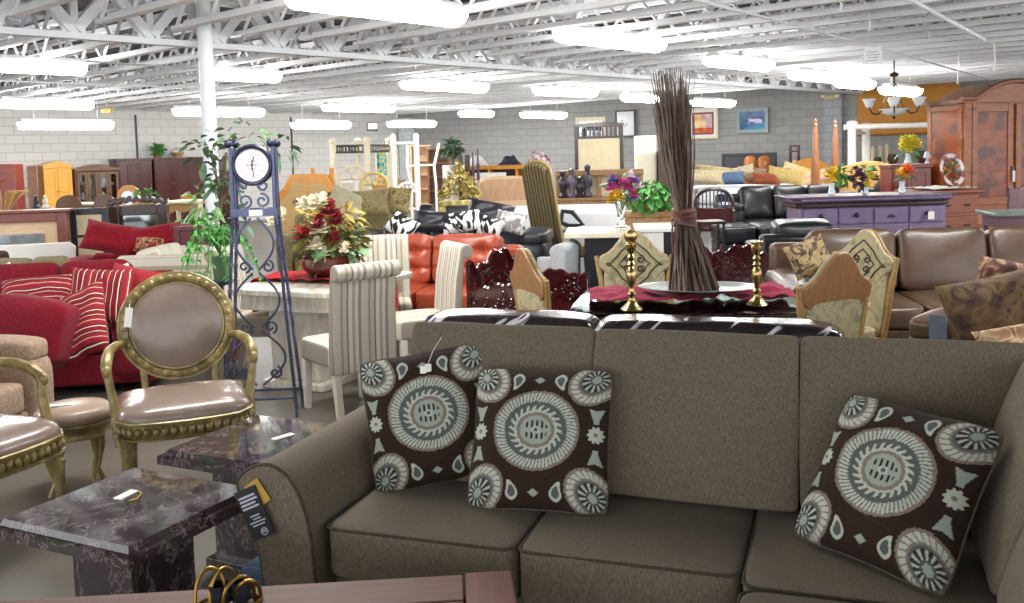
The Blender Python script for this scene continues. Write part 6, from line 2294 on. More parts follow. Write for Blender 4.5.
# camel-back brocade settee behind
brocade = blotches([(0.35, '#6e6242'), (0.5, '#9a8c62'), (0.62, '#7d714c')], 16, 1.5, 0.85)
X, W = W_of(284, 404, 12.2, radians(-3))
t = sofa('brocade_sofa', 'olive brocade sofa with a wavy wooden top rail behind the flower bowl', (X, 12.2, 0), radians(-3), W, 0.9, 1.06, 2, brocade, arm='roll', arm_h=0.75, puff=0.3)
Hb = 1.08
obj('top_rail', MB().tube([((-0.5 + i / 24) * W * 0.98, 0.36, Hb + 0.04 + 0.10 * math.exp(-((i / 24 - 0.34) / 0.12) ** 2) + 0.05 * math.exp(-((i / 24 - 0.8) / 0.1) ** 2)) for i in range(25)], 0.03, 8), walnut, t)
pil('pale olive pillow at the left end of the brocade sofa', 346, 206, 11.75, 0.5, 0.42, 0.2, fabric('#b3ac90', '#9a9376'), radians(6), 20, 24, None, 3)
pil('gold brown brocade pillow right of the pale one on the brocade sofa', 372, 203, 11.8, 0.5, 0.36, 0.18, brocade, radians(-3), 20, -4, None, 5)
pil('second gold brown brocade pillow at the right end of the brocade sofa', 399, 201, 11.8, 0.3, 0.36, 0.18, blotches([(0.35, '#5e5434'), (0.5, '#a2925f'), (0.62, '#6d6140')], 12, 1.2, 0.85), radians(-10), 20, 4, None, 5)
X, W = W_of(406, 440, 11.9)
sofa('tufted_armchair', 'black tufted armchair left of the gold crested mirror', (X, 12.1, 0), radians(-5), W * 1.02, 0.8, 1.03, 1, dark_leather, tuft=1, arm='box', arm_h=0.6, cat='armchair', arm_w=0.12)
# dark grey leather sofa with zebra pillows
X, W = W_of(350, 548, 10.7, radians(-8))
gsofa = sofa('dark_sofa', 'charcoal leather sofa with zebra pillows behind the orange sofa', (X, 10.75, 0), radians(-8), W, 1.0, 0.88, 3, dark_leather, arm='pillow', arm_h=0.76, arm_w=0.3, back_t=0.34, puff=0.3, lean=22, wob=0.015)
zeb = blotches([(0.485, '#1d1d20'), (0.505, '#e7e7e4')], 3.2, 2.2, 0.85, 0, (2.4, 1, 1.0), 'LINEAR', 0.05, (0, 0.6, 0), 1)
for (px, py, Y, w, h, rl, mt, lab) in ((402, 226, 10.20, 0.34, 0.26, 30, zeb, 'zebra pillow tipped on its corner at the left of the charcoal sofa'),
                                   (462, 222, 10.15, 0.44, 0.24, -10, zeb, 'wide zebra pillow in the middle of the charcoal sofa'),
                                   (491, 227, 10.08, 0.26, 0.22, 20, zeb, 'small zebra pillow beside the pale patterned one on the charcoal sofa'),
                                   (510, 222, 10.15, 0.34, 0.24, 14, blotches([(0.45, '#8c8a8c'), (0.52, '#dedad4')], 12, 1.2), 'pale grey patterned pillow at the right of the charcoal sofa'),
                                   (434, 222, 10.25, 0.50, 0.26, 4, dark_leather, 'plain charcoal pillow between the two zebra pillows'),
                                   (490, 213, 10.5, 0.55, 0.28, 12, dark_leather, 'plain charcoal pillow behind the pale patterned one')):
    pil(lab, px, py, Y, w, h, 0.17, mt, radians(-8), 28, rl, 'pillows on the charcoal sofa', int(px))
# striped high-back chair
X, W = W_of(530, 566, 9.7, radians(-50))
H = az(548, 176, 9.7)
brst = stripes([(0, '#4a3f2c'), (0.3, '#8a7a54'), (0.5, '#2e2820'), (0.62, '#a08e62'), (0.8, '#5c4f38')], 14, 0)
t = T('striped_highback_chair', 'high-back chair in brown and gold stripes turned sideways beside the white mattress', 'chair', (ax(561, 11.5), 11.6, 0), radians(122), None)
t.scale = (0.95, 0.9, 1.10)
b = MB().at((0, 0.2, 0.40), 0, radians(-12))
b.prism([(-0.29, 0), (0.29, 0), (0.29, H - 0.56)] + [(0.29 * cos(pi * i / 10), H - 0.50 + 0.10 * sin(pi * i / 10)) for i in range(1, 10)] + [(-0.29, H - 0.56)], -0.05, 0.05)
obj('backrest', b, brst, t, 0.03)
b = MB().at((0, 0.2, 0.40), 0, radians(-12))
b.tube([(-0.3, -0.03, 0), (-0.3, -0.03, H - 0.55)] + [(0.3 * cos(pi - pi * i / 10), -0.03, H - 0.49 + 0.10 * sin(pi * i / 10)) for i in range(1, 10)] + [(0.3, -0.03, H - 0.55), (0.3, -0.03, 0)], 0.018, 6)
obj('trim', b, plain('#a8905c', 0.6), t)
obj('seat', MB().cushion((0, -0.05, 0.43), (0.58, 0.55, 0.14), (0, 0, 0.2), 7, 10), brst, t)
for sx in (-1, 1):
    for sy in (-1, 1):
        obj('leg', MB().tube([(sx * 0.24, sy * 0.22, 0.38), (sx * 0.25, sy * 0.24, 0)], [0.03, 0.02], 8), walnut, t)
# light grey chair arm
sofa('grey_armchair', 'light grey armchair, mostly hidden, right of the charcoal sofa', (ax(553, 9.4), 9.4, 0), radians(-20), 0.40, 0.6, 0.62, 1, fabric('#b9bcc0', '#9da1a6'), arm='roll', arm_w=0.15, arm_h=0.80, cat='armchair', arms='R')
# white mattresses and the low white tables
X, W = W_of(505, 628, 12.6)
t = T('white_mattress', 'white mattress on a low base behind the striped high-back chair', 'mattress', (X, 13.3, 0), radians(-4))
zt = az(560, 207, 13.3)
obj('mattress', MB().cushion((0, 0, zt - 0.15), (W, 1.5, 0.30), (0, 0, 0.03), 10, 12), plain('#e6e8ec', 0.7, 0, 0, 0, 0.04), t)
obj('base', MB().box(-W / 2 + 0.02, W / 2 - 0.02, -0.72, 0.72, 0.0, zt - 0.30), plain('#cfd0d2', 0.7), t, 0.02)
b = MB()
X2, Z2 = at(572, 222, 12.4)
P = [(562, 211), (572, 212), (582, 224), (568, 226), (560, 222)]
b.tube([(ax(px, 12.35) - X2, 0, az(px, py, 12.35)) for (px, py) in P], 0.035, 6, True)
b.tube([(ax(571, 12.35) - X2, 0, 0.4), (ax(571, 12.35) - X2, 0, az(568, 226, 12.35))], 0.03, 6)
b.box(-0.25, 0.25, -0.12, 0.12, 0, 0.04)
b.box(-0.03, 0.03, -0.03, 0.03, 0.04, 0.5)
one('exercise_handle', 'black bent metal frame in front of the white mattress', 'frame', b, blackp, (X2, 12.3, 0))
X, W = W_of(566, 632, 9.6)
zt = az(600, 231, 9.6)
t = T('white_table', 'white topped low table with black base holding the vase of pink flowers', 'table', (X, 9.75, 0), radians(-6))
obj('tabletop', MB().box(-W / 2, W / 2, -0.42, 0.42, zt - 0.05, zt), creamp, t, 0.008)
obj('base', MB().box(-W / 2 + 0.2, W / 2 - 0.04, -0.35, 0.35, 0.0, zt - 0.05), blackp, t, 0.01)
X, W = W_of(636, 676, 9.9)
zt2 = az(656, 227, 9.9)
t = T('white_cabinet', 'low white cabinet with a black side right of the vase of pink flowers', 'cabinet', (X, 10.1, 0), radians(-6))
obj('top', MB().box(-W / 2, W / 2, -0.38, 0.38, zt2 - 0.04, zt2), whitep, t, 0.006)
obj('carcass', MB().box(-W / 2 + 0.02, W * 0.2, -0.36, 0.36, 0.05, zt2 - 0.04), whitep, t)
obj('side_unit', MB().box(W * 0.2, W / 2 - 0.02, -0.36, 0.36, 0.0, zt2 - 0.04), blackp, t)
# magazine rack
X, W = W_of(566, 588, 9.0)
t = T('magazine_rack', 'dark metal rack of pale folded papers under the white table edge', 'rack', (X, 9.05, 0))
for i in range(3):
    obj('hoop', MB().tube([(-W / 2, 0.1 * i - 0.1, 0), (-W / 2, 0.1 * i - 0.1, 0.5), (W / 2, 0.1 * i - 0.1, 0.5), (W / 2, 0.1 * i - 0.1, 0)], 0.012, 6), blackp, t)
obj('papers', MB().at((0, 0, 0.3), 0, radians(12)).box(-W / 2 + 0.02, W / 2 - 0.02, -0.06, 0.05, -0.2, 0.16), blotches([(0.45, '#8f846c'), (0.5, '#d8d2c0')], 12, 0.4, 0.8, 0, (1, 1, 4)), t)
# console with figurines
X, W = W_of(556, 645, 16.5, radians(-4))
t = T('wood_console', 'long wooden console with carved dark figurines on its lower shelf', 'console', (X, 16.6, 0), radians(-4))
zl, zu = az(600, 197, 16.5), az(600, 170, 16.5)
brw = wood('#8f6a44', '#a98258', 0.4, 0.1, (16, 4, 4))
obj('lower_top', MB().box(-W / 2, W / 2, -0.3, 0.3, zl - 0.05, zl), brw, t, 0.01)
obj('front', MB().box(-W / 2 + 0.03, W / 2 - 0.03, -0.27, 0.27, 0.1, zl - 0.05), brw, t)
obj('upper_shelf', MB().box(-W / 2, W / 2, 0.05, 0.3, zu - 0.10, zu), brw, t, 0.01)
for k in range(5):
    xk = -W / 2 + 0.04 + (W - 0.08) * k / 4
    obj('upright', MB().box(xk - 0.03, xk + 0.03, 0.1, 0.28, zl, zu - 0.1), brw, t)
obj('back', MB().box(-W / 2 + 0.05, W / 2 - 0.05, 0.24, 0.27, zl, zu - 0.1), ivory, t)
obj('plinth', MB().box(-W / 2, W / 2, -0.29, 0.29, 0, 0.1), brw, t)
for (px, yt, c, lab) in ((563, 170, '#2a2630', 'dark figurine first from the left on the wooden console'), (572, 168, '#5c5268', 'grey-purple figurine second from the left on the wooden console'), (580, 176, '#2b2733', 'dark low figurine third from the left on the wooden console'), (588, 164, '#3c3440', 'tallest dark seated figurine, fourth from the left on the wooden console')):
    h = az(px, yt, 16.4) - zl
    b = MB().lathe([(0.07, 0), (0.08, h * 0.08), (0.045, h * 0.2), (0.065, h * 0.4), (0.08, h * 0.55), (0.05, h * 0.72), (0.03, h * 0.77), (0.055, h * 0.86), (0.05, h * 0.95), (0.0, h)], 12)
    b.ball((0.06, -0.02, h * 0.5), (0.03, 0.03, 0.1), 8, 6)
    one('figurine', lab, 'figurine', b, plain(c, 0.35, 0, 0.2), (ax(px, 16.42), 16.42, zl), 0, 'figurines on the wooden console')
# pale tall cabinets
X, W = W_of(632, 652, 20.5)
bw_ = plain('#e3dcc6', 0.6, 0, 0, 0, 0.04)
t = T('cream_cabinet', 'cream cabinet, the lower one in front, left of the twig bundle', 'cabinet', (X, 19.6, 0), radians(-14))
H = az(642, 152, 19.6)
X, W = W_of(633, 653, 19.6, radians(-14))
obj('carcass', MB().box(-W / 2, W / 2, -0.2, 0.2, 0.04, H), bw_, t, 0.01)
obj('door', MB().box(-W / 2 + 0.03, W / 2 - 0.03, -0.215, -0.2, 0.12, H - 0.06), bw_, t, 0.005)
X, W = W_of(636, 657, 20.6, radians(-14))
H2 = az(646, 136, 20.6)
t = T('cream_cabinet', 'taller cream cabinet behind the lower one, left of the twig bundle', 'cabinet', (X, 20.6, 0), radians(-14))
obj('carcass', MB().box(-W / 2, W / 2, -0.2, 0.2, 0.04, H2), bw_, t, 0.01)
obj('door', MB().box(-W / 2 + 0.03, W / 2 - 0.03, -0.215, -0.2, 0.12, H2 - 0.06), bw_, t, 0.005)
X, W = W_of(662, 692, 19.0)
t = T('dark_wardrobe', 'dark brown wardrobe half hidden by the twig bundle', 'wardrobe', (X, 19.4, 0), radians(-10))
H3 = az(660, 150, 19.4)
obj('carcass', MB().box(-W / 2, W / 2, -0.28, 0.28, 0.0, H3), plain('#51423c', 0.5, 0, 0, 0, 0.12), t, 0.01)
for sg in (-1, 1):
    obj('door', MB().box(sg * W / 4 - W / 4 + 0.02, sg * W / 4 + W / 4 - 0.02, -0.3, -0.28, 0.1, H3 - 0.06), plain('#584842', 0.5), t, 0.005)
# planter with ivy
X, W = W_of(626, 690, 11.2)
zt = az(655, 211, 11.2)
t = T('wooden_planter', 'long wooden bench planter below the bright green ivy', 'planter', (X, 11.3, 0), radians(-4))
obj('box', MB().box(-W / 2, W / 2, -0.22, 0.22, 0.12, zt - 0.04), tanw, t, 0.01)
obj('rim', MB().box(-W / 2 - 0.02, W / 2 + 0.02, -0.24, 0.24, zt - 0.07, zt), wood('#9a6f44', '#b08558'), t, 0.01)
for sx in (-1, 1):
    obj('leg', MB().box(sx * (W / 2 - 0.06) - 0.04, sx * (W / 2 - 0.06) + 0.04, -0.18, 0.18, 0, 0.12), tanw, t)
t = T('potted_ivy', 'bright green bushy ivy on the wooden planter beside the pink flowers', 'plant', (ax(648, 11.2), 11.2, zt + 0.002))
obj('pot', MB().lathe([(0.14, 0), (0.17, 0.1), (0.0, 0.1)], 16), tanw, t)
obj('foliage', leaves(random.Random(17), (0, -0.02, 0.18), 0.26, 240, 0.10, 0.08, 0.1, 0.5, (1.1, 0.8, 0.75)), leafb, t)
# the vase of pink flowers on the white table
zt = az(600, 231, 9.6)
vx, vy = ax(621, 9.75), 9.75


def fl2(px, py, r, dy=-0.08):
    X, Z = at(px, py, vy + dy)
    return (X - vx, dy, Z - zt, r * 1.25)


cut_glass = glass('#eef4f6', 0.03)
bouquet('clear vase of pink, purple and yellow flowers on the white table', (vx, vy, zt + 0.002),
        [('#d0479a', [fl2(628, 187, 0.09), fl2(616, 186, 0.07), fl2(632, 193, 0.07), fl2(622, 183, 0.06), fl2(610, 189, 0.06)]), ('#e8c62c', [fl2(615, 197, 0.075), fl2(611, 200, 0.06), fl2(620, 199, 0.06)]), ('#7d62b4', [fl2(612, 181, 0.06), fl2(634, 199, 0.05), fl2(636, 182, 0.05)]), ('#f0dde4', [fl2(631, 175, 0.045), fl2(638, 187, 0.05)])],
        [((0, 0, 0.42), 0.16, 50, 0.12, 0.05, leafg, (1.2, .8, .7))],
        name='flower_vase', vase=[(0.06, 0), (0.07, 0.02), (0.035, 0.08), (0.05, 0.2), (0.085, 0.36), (0.09, 0.37), (0.075, 0.36), (0.03, 0.2), (0.0, 0.1)], vmat=cut_glass)
# ------------------------------------------------------------------ the right side
wallpic('wall_picture', 'framed picture with orange and plum colours on the back wall, right of the twig bundle', 689, 719, 108, 139, creamp, 0.05, sunset, 60)
wallpic('wall_picture', 'framed blue and lilac seascape picture on the back wall', 737, 769, 108, 133, plain('#8fa3a0', 0.4, 0, 0.2), 0.09, boat, 50)

# brown leather sofa
brl = leather('#5c4533', '#412f22', 0.36, 0.12, 2.5)
bs = sofa('brown_leather_sofa', 'brown leather sofa behind the oak chairs, brocade pillow on its left arm', (3.88, 7.45, 0), radians(-7), 3.48, 1.25, 0.955, 4, brl, seat_h=0.48, arm_w=0.30, arm_h=0.66, back_t=0.30, lean=14, puff=0.22, wob=0.008, base_h=0.30, res=14)
pil('tan brocade pillow with dark pattern at the left end of the brown leather sofa', 809, 257, 7.15, 0.34, 0.28, 0.14, blotches([(0.42, '#4b3f34'), (0.5, '#a89066'), (0.62, '#8d7850')], 11, 1.8, 0.9), radians(6), 20, -18, None, 9)
# brocade armchair at the right edge
broc2 = blotches([(0.36, '#38281c'), (0.47, '#5e4630'), (0.55, '#6e5c3a'), (0.64, '#462e20')], 7, 1.6, 0.85, 0, (1, 1, 1), 'LINEAR', 0.15, (0, 0, 0), 5)
broc3 = blotches([(0.40, '#45261f'), (0.5, '#6e4636'), (0.58, '#a88c6c'), (0.66, '#542e24')], 8, 1.8, 0.85, 0, (1, 1, 1), 'LINEAR', 0.15, (0, 0, 0), 5)
ba = sofa('brocade_armchair', 'brown armchair heaped with brocade pillows at the right edge behind the sectional', (3.05, 5.35, 0), radians(-50), 1.2, 0.95, 0.86, 1, brl, arm='pillow', arm_h=0.60, arm_w=0.22, cat='armchair')
pil('large brown leaf brocade pillow leaning on the armchair at the right edge', 999, 312, 4.95, 0.54, 0.42, 0.2, broc2, radians(-25), 22, -16, 'brocade pillows at the right edge', 11)
pil('rust and cream brocade pillow above the large brown one at the right edge', 1022, 287, 5.25, 0.50, 0.28, 0.18, broc3, radians(-20), 30, 14, 'brocade pillows at the right edge', 12)
pil('cream and rust brocade pillow lowest in the corner behind the sectional back', 1020, 343, 4.75, 0.42, 0.20, 0.16, blotches([(0.42, '#a8805e'), (0.5, '#d2b892'), (0.6, '#8a5c44')], 9, 1.6, 0.85), radians(-15), 30, -12, 'brocade pillows at the right edge', 13)
x, z = at(936, 326, 4.70)
b = MB().box(-0.04, 0.04, -0.006, 0.006, -0.13, 0.06).tube([(0, 0, -0.13), (0, 0, -z + 0.01)], 0.008, 6).box(-0.08, 0.08, -0.08, 0.08, -z, -z + 0.012)
one('price_board', 'small grey price board on a slim stand in front of the large brocade pillow', 'board', b, plain('#6b7480', 0.35, 0.3), (x, 4.68, z), radians(-35))

# purple sideboard
pur = plain('#7c6a8c', 0.4, 0, 0.1, 0, 0.12, 5)
pur_d = wood('#4a3a50', '#63506a', 0.3, 0.3, (16, 3, 3))
t = T('purple_sideboard', 'long purple sideboard with a dark moulded top behind the brown leather sofa', 'sideboard', (ax(872, 12.3), 12.55, 0), radians(2))
W, H = 1.94, 1.03
obj('carcass', MB().box(-W / 2, W / 2, -0.26, 0.27, 0.06, 0.88), pur, t, 0.01)


def lip(hw, hd, c):
    return [(-hw + c, -hd), (hw - c, -hd), (hw, -hd + c), (hw, hd), (-hw, hd), (-hw, -hd + c)]


obj('top', MB().prism(lip(W / 2 + 0.13, 0.40, 0.12), H - 0.035, H, 'z'), pur_d, t, 0.012)
obj('moulding', MB().prism(lip(W / 2 + 0.10, 0.36, 0.1), H - 0.085, H - 0.035, 'z'), pur_d, t, 0.015)
obj('moulding', MB().prism(lip(W / 2 + 0.05, 0.31, 0.08), 0.88, H - 0.085, 'z'), darkw, t, 0.015)
obj('beading', MB().tube([(-W / 2 - 0.02, -0.405, H - 0.045), (W / 2 + 0.02, -0.405, H - 0.045)], 0.014, 6), pur, t)
for i in range(4):
    x0 = -W / 2 + 0.03 + i * (W - 0.06) / 4
    x1 = x0 + (W - 0.06) / 4
    d = obj('drawer', MB().box(x0 + 0.012, x1 - 0.012, -0.285, -0.26, 0.66, 0.865), pur, t, 0.008)
    if i == 2:
        b = MB().at(((x0 + x1) / 2, -0.29, 0.73))
        b.prism([(0.05 * cos(pi * k / 8), 0.04 * sin(pi * k / 8)) for k in range(9)], -0.012, 0.01)
        obj('cup_handle', b, blackp, d)
    else:
        obj('knob', MB().ball(((x0 + x1) / 2, -0.31, 0.775), (0.032, 0.028, 0.032), 12, 8), blackp, d)
    obj('door', MB().box(x0 + 0.012, x1 - 0.012, -0.28, -0.26, 0.12, 0.64), pur, t, 0.008)
for sx in (-1, 1):
    for sy in (-1, 1):
        obj('foot', MB().lathe([(0.03, 0), (0.045, 0.06)], 10, (sx * (W / 2 - 0.1), sy * 0.2, 0)), pur_d, t)
x, z = at(931, 213, 12.2)
one('price_tag', 'white price tag hanging from the rightmost knob of the purple sideboard', 'tag', MB().box(-0.04, 0.04, -0.003, 0.003, -0.10, 0.0).tube([(0, 0, 0), (0, 0.01, 0.04)], 0.003, 4), card, (x, 12.195, z + 0.02), 0)
vase_p = [(0.035, 0), (0.05, 0.02), (0.045, 0.05), (0.03, 0.10), (0.04, 0.16), (0.035, 0.16), (0.02, 0.10), (0.0, 0.05)]
white_glass = plain('#cfdbe2', 0.1, 0, 0.5)
for (px, specs, lf, lab) in (
    (831, [('#f6cf2c', [(-0.06, -0.06, 0.26, 0.10), (0.0, -0.07, 0.30, 0.10), (-0.02, -0.09, 0.22, 0.08), (0.04, -0.06, 0.24, 0.07)])], [((0.12, 0, 0.28), 0.08, 18, 0.12, 0.07, leafb, (1, .6, 1))], 'small vase of yellow flowers first from the left on the purple sideboard'),
    (864, [('#5c3a56', [(-0.10, -0.02, 0.27, 0.09), (-0.16, 0, 0.2, 0.07), (0.13, -0.02, 0.2, 0.08)]), ('#ecd83a', [(0.04, -0.09, 0.23, 0.09), (0.0, -0.08, 0.13, 0.08)])], [((0.0, 0, 0.32), 0.09, 18, 0.12, 0.07, leafb, (1, .6, .6)), ((-0.1, 0, 0.22), 0.14, 40, 0.1, 0.06, plain('#4b3550', 0.7), (1.2, .6, 1))], 'vase of purple and yellow flowers in the middle of the purple sideboard'),
    (901, [('#f4702a', [(0.03, -0.06, 0.31, 0.10), (0.08, -0.06, 0.29, 0.08)]), ('#f8bc3a', [(-0.06, -0.08, 0.26, 0.10), (0.0, -0.09, 0.24, 0.08)])], [((0.04, 0, 0.22), 0.07, 14, 0.10, 0.05, leafb, (1, .6, .8))], 'small vase of orange and yellow flowers at the right of the purple sideboard')):
    bouquet(lab, (ax(px, 12.45), 12.42, H + 0.002), specs, lf, 'flower_vase', vase_p, white_glass, 'flower vases on the purple sideboard')

# chest with the red glass plate
X = ax(944, 13.2)
t = T('carved_chest', 'red brown carved chest of drawers in front of the big armoire', 'chest', (X + 0.06, 13.45, 0), radians(18))
Hc = az(940, 190, 13.2)
cw = wood('#7a3a22', '#96502e', 0.3, 0.3)
obj('carcass', MB().box(-0.42, 0.36, -0.34, 0.34, 0.05, Hc - 0.05), cw, t, 0.01)
obj('top', MB().box(-0.48, 0.42, -0.40, 0.38, Hc - 0.05, Hc), cw, t, 0.012)
obj('plinth', MB().box(-0.45, 0.39, -0.37, 0.36, 0, 0.07), cw, t, 0.01)
for k in range(3):
    d = obj('drawer', MB().box(-0.38, 0.32, -0.36, -0.34, 0.12 + k * 0.29, 0.37 + k * 0.29), cw, t, 0.008)
    for sx in (-0.2, 0.14):
        obj('handle', MB().tube([(sx - 0.05, -0.365, 0.24 + k * 0.29), (sx, -0.385, 0.22 + k * 0.29), (sx + 0.05, -0.365, 0.24 + k * 0.29)], 0.01, 5), iron, d)
lace = plain('#d9dccf', 0.8, 0, 0, 0, 0.06, 12)
b = runner_mb(0.74, 0.62, 30, 20, 0.03, over=2, seed=4)
one('table_cloth', 'pale green-white cloth spread on the carved chest under the glass plate', 'cloth', b, lace, (X + 0.04, 13.43, Hc + 0.004), radians(18), solid=0.004)


def rubyplate(u, v):
    x, y = 2 * u - 1, 2 * v - 1
    r, a = hypot(x, y), atan2(y, x)
    n = noise.noise(Vector((x * 4, y * 4, 1)))
    k = sin(a * 5 + n * 2)
    if r > 0.72:
        return lin('#d9cfd2') if k > -0.2 else lin('#8a4a44')
    if k > 0.45 and r > 0.15:
        return lin('#8c3a2a')
    if k < -0.5:
        return lin('#3a4a2c')
    return lin('#a0862e') if n > 0.05 else lin('#5a2a24')


X2, Z2 = at(954, 163, 13.3)
t = T('glass_plate', 'round red and clear patterned glass plate propped up on the carved chest', 'plate', (X2, 13.3, Hc + 0.05), radians(10), None)
R1 = 0.225
b = MB()
b.M = Matrix.Identity(4)
n1, n2 = 14, 48
vs, fs, cs = [], [], []
for i in range(n1 + 1):
    r = i / n1
    for j in range(n2):
        a = 2 * pi * j / n2
        vs.append((R1 * r * cos(a) * 0.85, -0.03 * r * r + 0.06 * (R1 * r * sin(a) + R1) / R1 - 0.0, R1 * r * sin(a) * 1.02 + R1))
        cs.append(rubyplate(r * cos(a) / 2 + 0.5, r * sin(a) / 2 + 0.5))
for i in range(n1):
    fs += [(i * n2 + j, i * n2 + (j + 1) % n2, (i + 1) * n2 + (j + 1) % n2, (i + 1) * n2 + j) for j in range(n2)]
b.add(vs, fs, cs)
obj('dish', b, vcol('ruby_glass', 0.3, 0.1), t, solid=0.008)
obj('stand', MB().tube([(-0.09, -0.05, -0.01), (-0.07, 0.05, 0.0), (0.0, 0.14, 0.16), (0.07, 0.05, 0.0), (0.09, -0.05, -0.01)], 0.008, 6), iron, t)

# the big armoire
arm_w = wood('#8f4e28', '#ab6636', 0.35, 0.25, (3, 3, 14), 2.0)
arm_p = wood('#8c3d1c', '#a8542a', 0.35, 0.25, (2, 2, 6), 2.0, (0, 0, 0), 2.6)
fx0, fz0 = at(964, 200, 14.2)
AR = radians(17)
AW, AD, AH = 1.9, 0.78, az(940, 100, 14.4)
cxa = Vector((fx0, 14.2, 0)) + Vector((cos(AR), sin(AR), 0)) * (AW / 2) + Vector((-sin(AR), cos(AR), 0)) * (AD / 2)
t = T('painted_armoire', 'big rustic reddish wood armoire with an arched top at the right edge', 'armoire', cxa, AR)
obj('carcass', MB().box(-AW / 2, AW / 2, -AD / 2 + 0.03, AD / 2, 0.08, AH - 0.02), arm_w, t, 0.01)
n = 24
topc = [(-AW / 2 - 0.07, AH - 0.06), (AW / 2 + 0.07, AH - 0.06)]
for i in range(n + 1):
    u = 1 - 2 * i / n
    zz = AH + 0.0
    if abs(u) < 0.72:
        zz += 0.26 * (cos(u / 0.72 * pi / 2)) ** 0.8
    topc.append((u * (AW / 2 + 0.07), zz))
obj('arched_front', MB().prism(topc, -AD / 2 - 0.01, -AD / 2 + 0.05), arm_w, t, 0.006)
cr = [p for p in topc[2:]]
obj('cornice', MB().tube([(p[0], -AD / 2 - 0.02, p[1]) for p in cr], 0.035, 6), wood('#7a4426', '#96582e', 0.35, 0.2), t)
obj('roof', MB().prism([(p[0], p[1] - 0.01) for p in topc], -AD / 2 + 0.05, AD / 2 + 0.05), wood('#6a4630', '#80583c', 0.5, 0.1), t)
# left side panel with painted field
sp = obj('side_panel', MB().box(-AW / 2 - 0.012, -AW / 2, -AD / 2 + 0.12, AD / 2 - 0.1, 0.75, AH - 0.18), arm_p, t, 0.004)
for z0, z1 in ((0.68, 0.74), (AH - 0.17, AH - 0.10)):
    obj('side_rail', MB().box(-AW / 2 - 0.02, -AW / 2, -AD / 2 + 0.03, AD / 2, z0, z1), arm_w, t, 0.004)
for y0 in (-AD / 2 + 0.04, AD / 2 - 0.10):
    obj('side_stile', MB().box(-AW / 2 - 0.02, -AW / 2, y0, y0 + 0.08, 0.08, AH - 0.07), arm_w, t, 0.004)
for i in (0, 1):
    x0, x1 = (-AW / 2 + 0.14, -0.04) if i == 0 else (0.02, AW / 2 - 0.14)
    f = 0.10
    b = MB().box(x0, x0 + f, -AD / 2 - 0.01, -AD / 2 + 0.03, 0.72, AH - 0.08).box(x1 - f, x1, -AD / 2 - 0.01, -AD / 2 + 0.03, 0.72, AH - 0.08)
    b.box(x0 + f, x1 - f, -AD / 2 - 0.01, -AD / 2 + 0.03, 0.72, 0.84).box(x0 + f, x1 - f, -AD / 2 - 0.01, -AD / 2 + 0.03, AH - 0.2, AH - 0.08)
    d = obj('door', b, arm_w, t, 0.006)
    obj('panel', MB().box(x0 + f, x1 - f, -AD / 2 + 0.005, -AD / 2 + 0.03, 0.84, AH - 0.2), arm_p, d, 0.004)
    for zz in (AH - 0.16, AH * 0.5 + 0.05):
        obj('hinge', MB().box(x0 - 0.10 if i == 0 else x1 - 0.05, x0 + 0.06 if i == 0 else x1 + 0.10, -AD / 2 - 0.02, -AD / 2 - 0.01, zz - 0.012, zz + 0.012), iron, d)
obj('lock', MB().box(-0.08, -0.02, -AD / 2 - 0.025, -AD / 2 - 0.01, AH * 0.5 + 0.05, AH * 0.5 + 0.13), iron, t)
for sx in (-1, 1):
    obj('front_post', MB().box(sx * (AW / 2 - 0.06) - 0.06, sx * (AW / 2 - 0.06) + 0.06, -AD / 2 - 0.02, -AD / 2 + 0.05, 0.0, AH - 0.06), arm_w, t, 0.01)
for i in (0, 1):
    x0 = -AW / 2 + 0.14 + i * (AW - 0.28) / 2
    d = obj('drawer', MB().box(x0 + 0.01, x0 + (AW - 0.28) / 2 - 0.01, -AD / 2 - 0.01, -AD / 2 + 0.03, 0.42, 0.66), wood('#a8642e', '#c07c3c', 0.35, 0.25), t, 0.008)
    obj('knob', MB().ball((x0 + (AW - 0.28) / 4, -AD / 2 - 0.03, 0.54), 0.025, 8, 6), iron, d)
obj('plinth', MB().box(-AW / 2 - 0.02, AW / 2 + 0.02, -AD / 2 - 0.02, AD / 2, 0.10, 0.38), wood('#a8642e', '#c07c3c', 0.35, 0.25), t, 0.01)
q = Matrix.Translation(cxa) @ Matrix.Rotation(AR, 4, 'Z') @ Vector((-0.05, -AD / 2 - 0.04, AH * 0.5 + 0.06))
one('price_tag', 'white price tag hanging from the lock of the big armoire', 'tag', MB().box(-0.025, 0.025, -0.003, 0.003, -0.17, 0.0), card, q, AR)

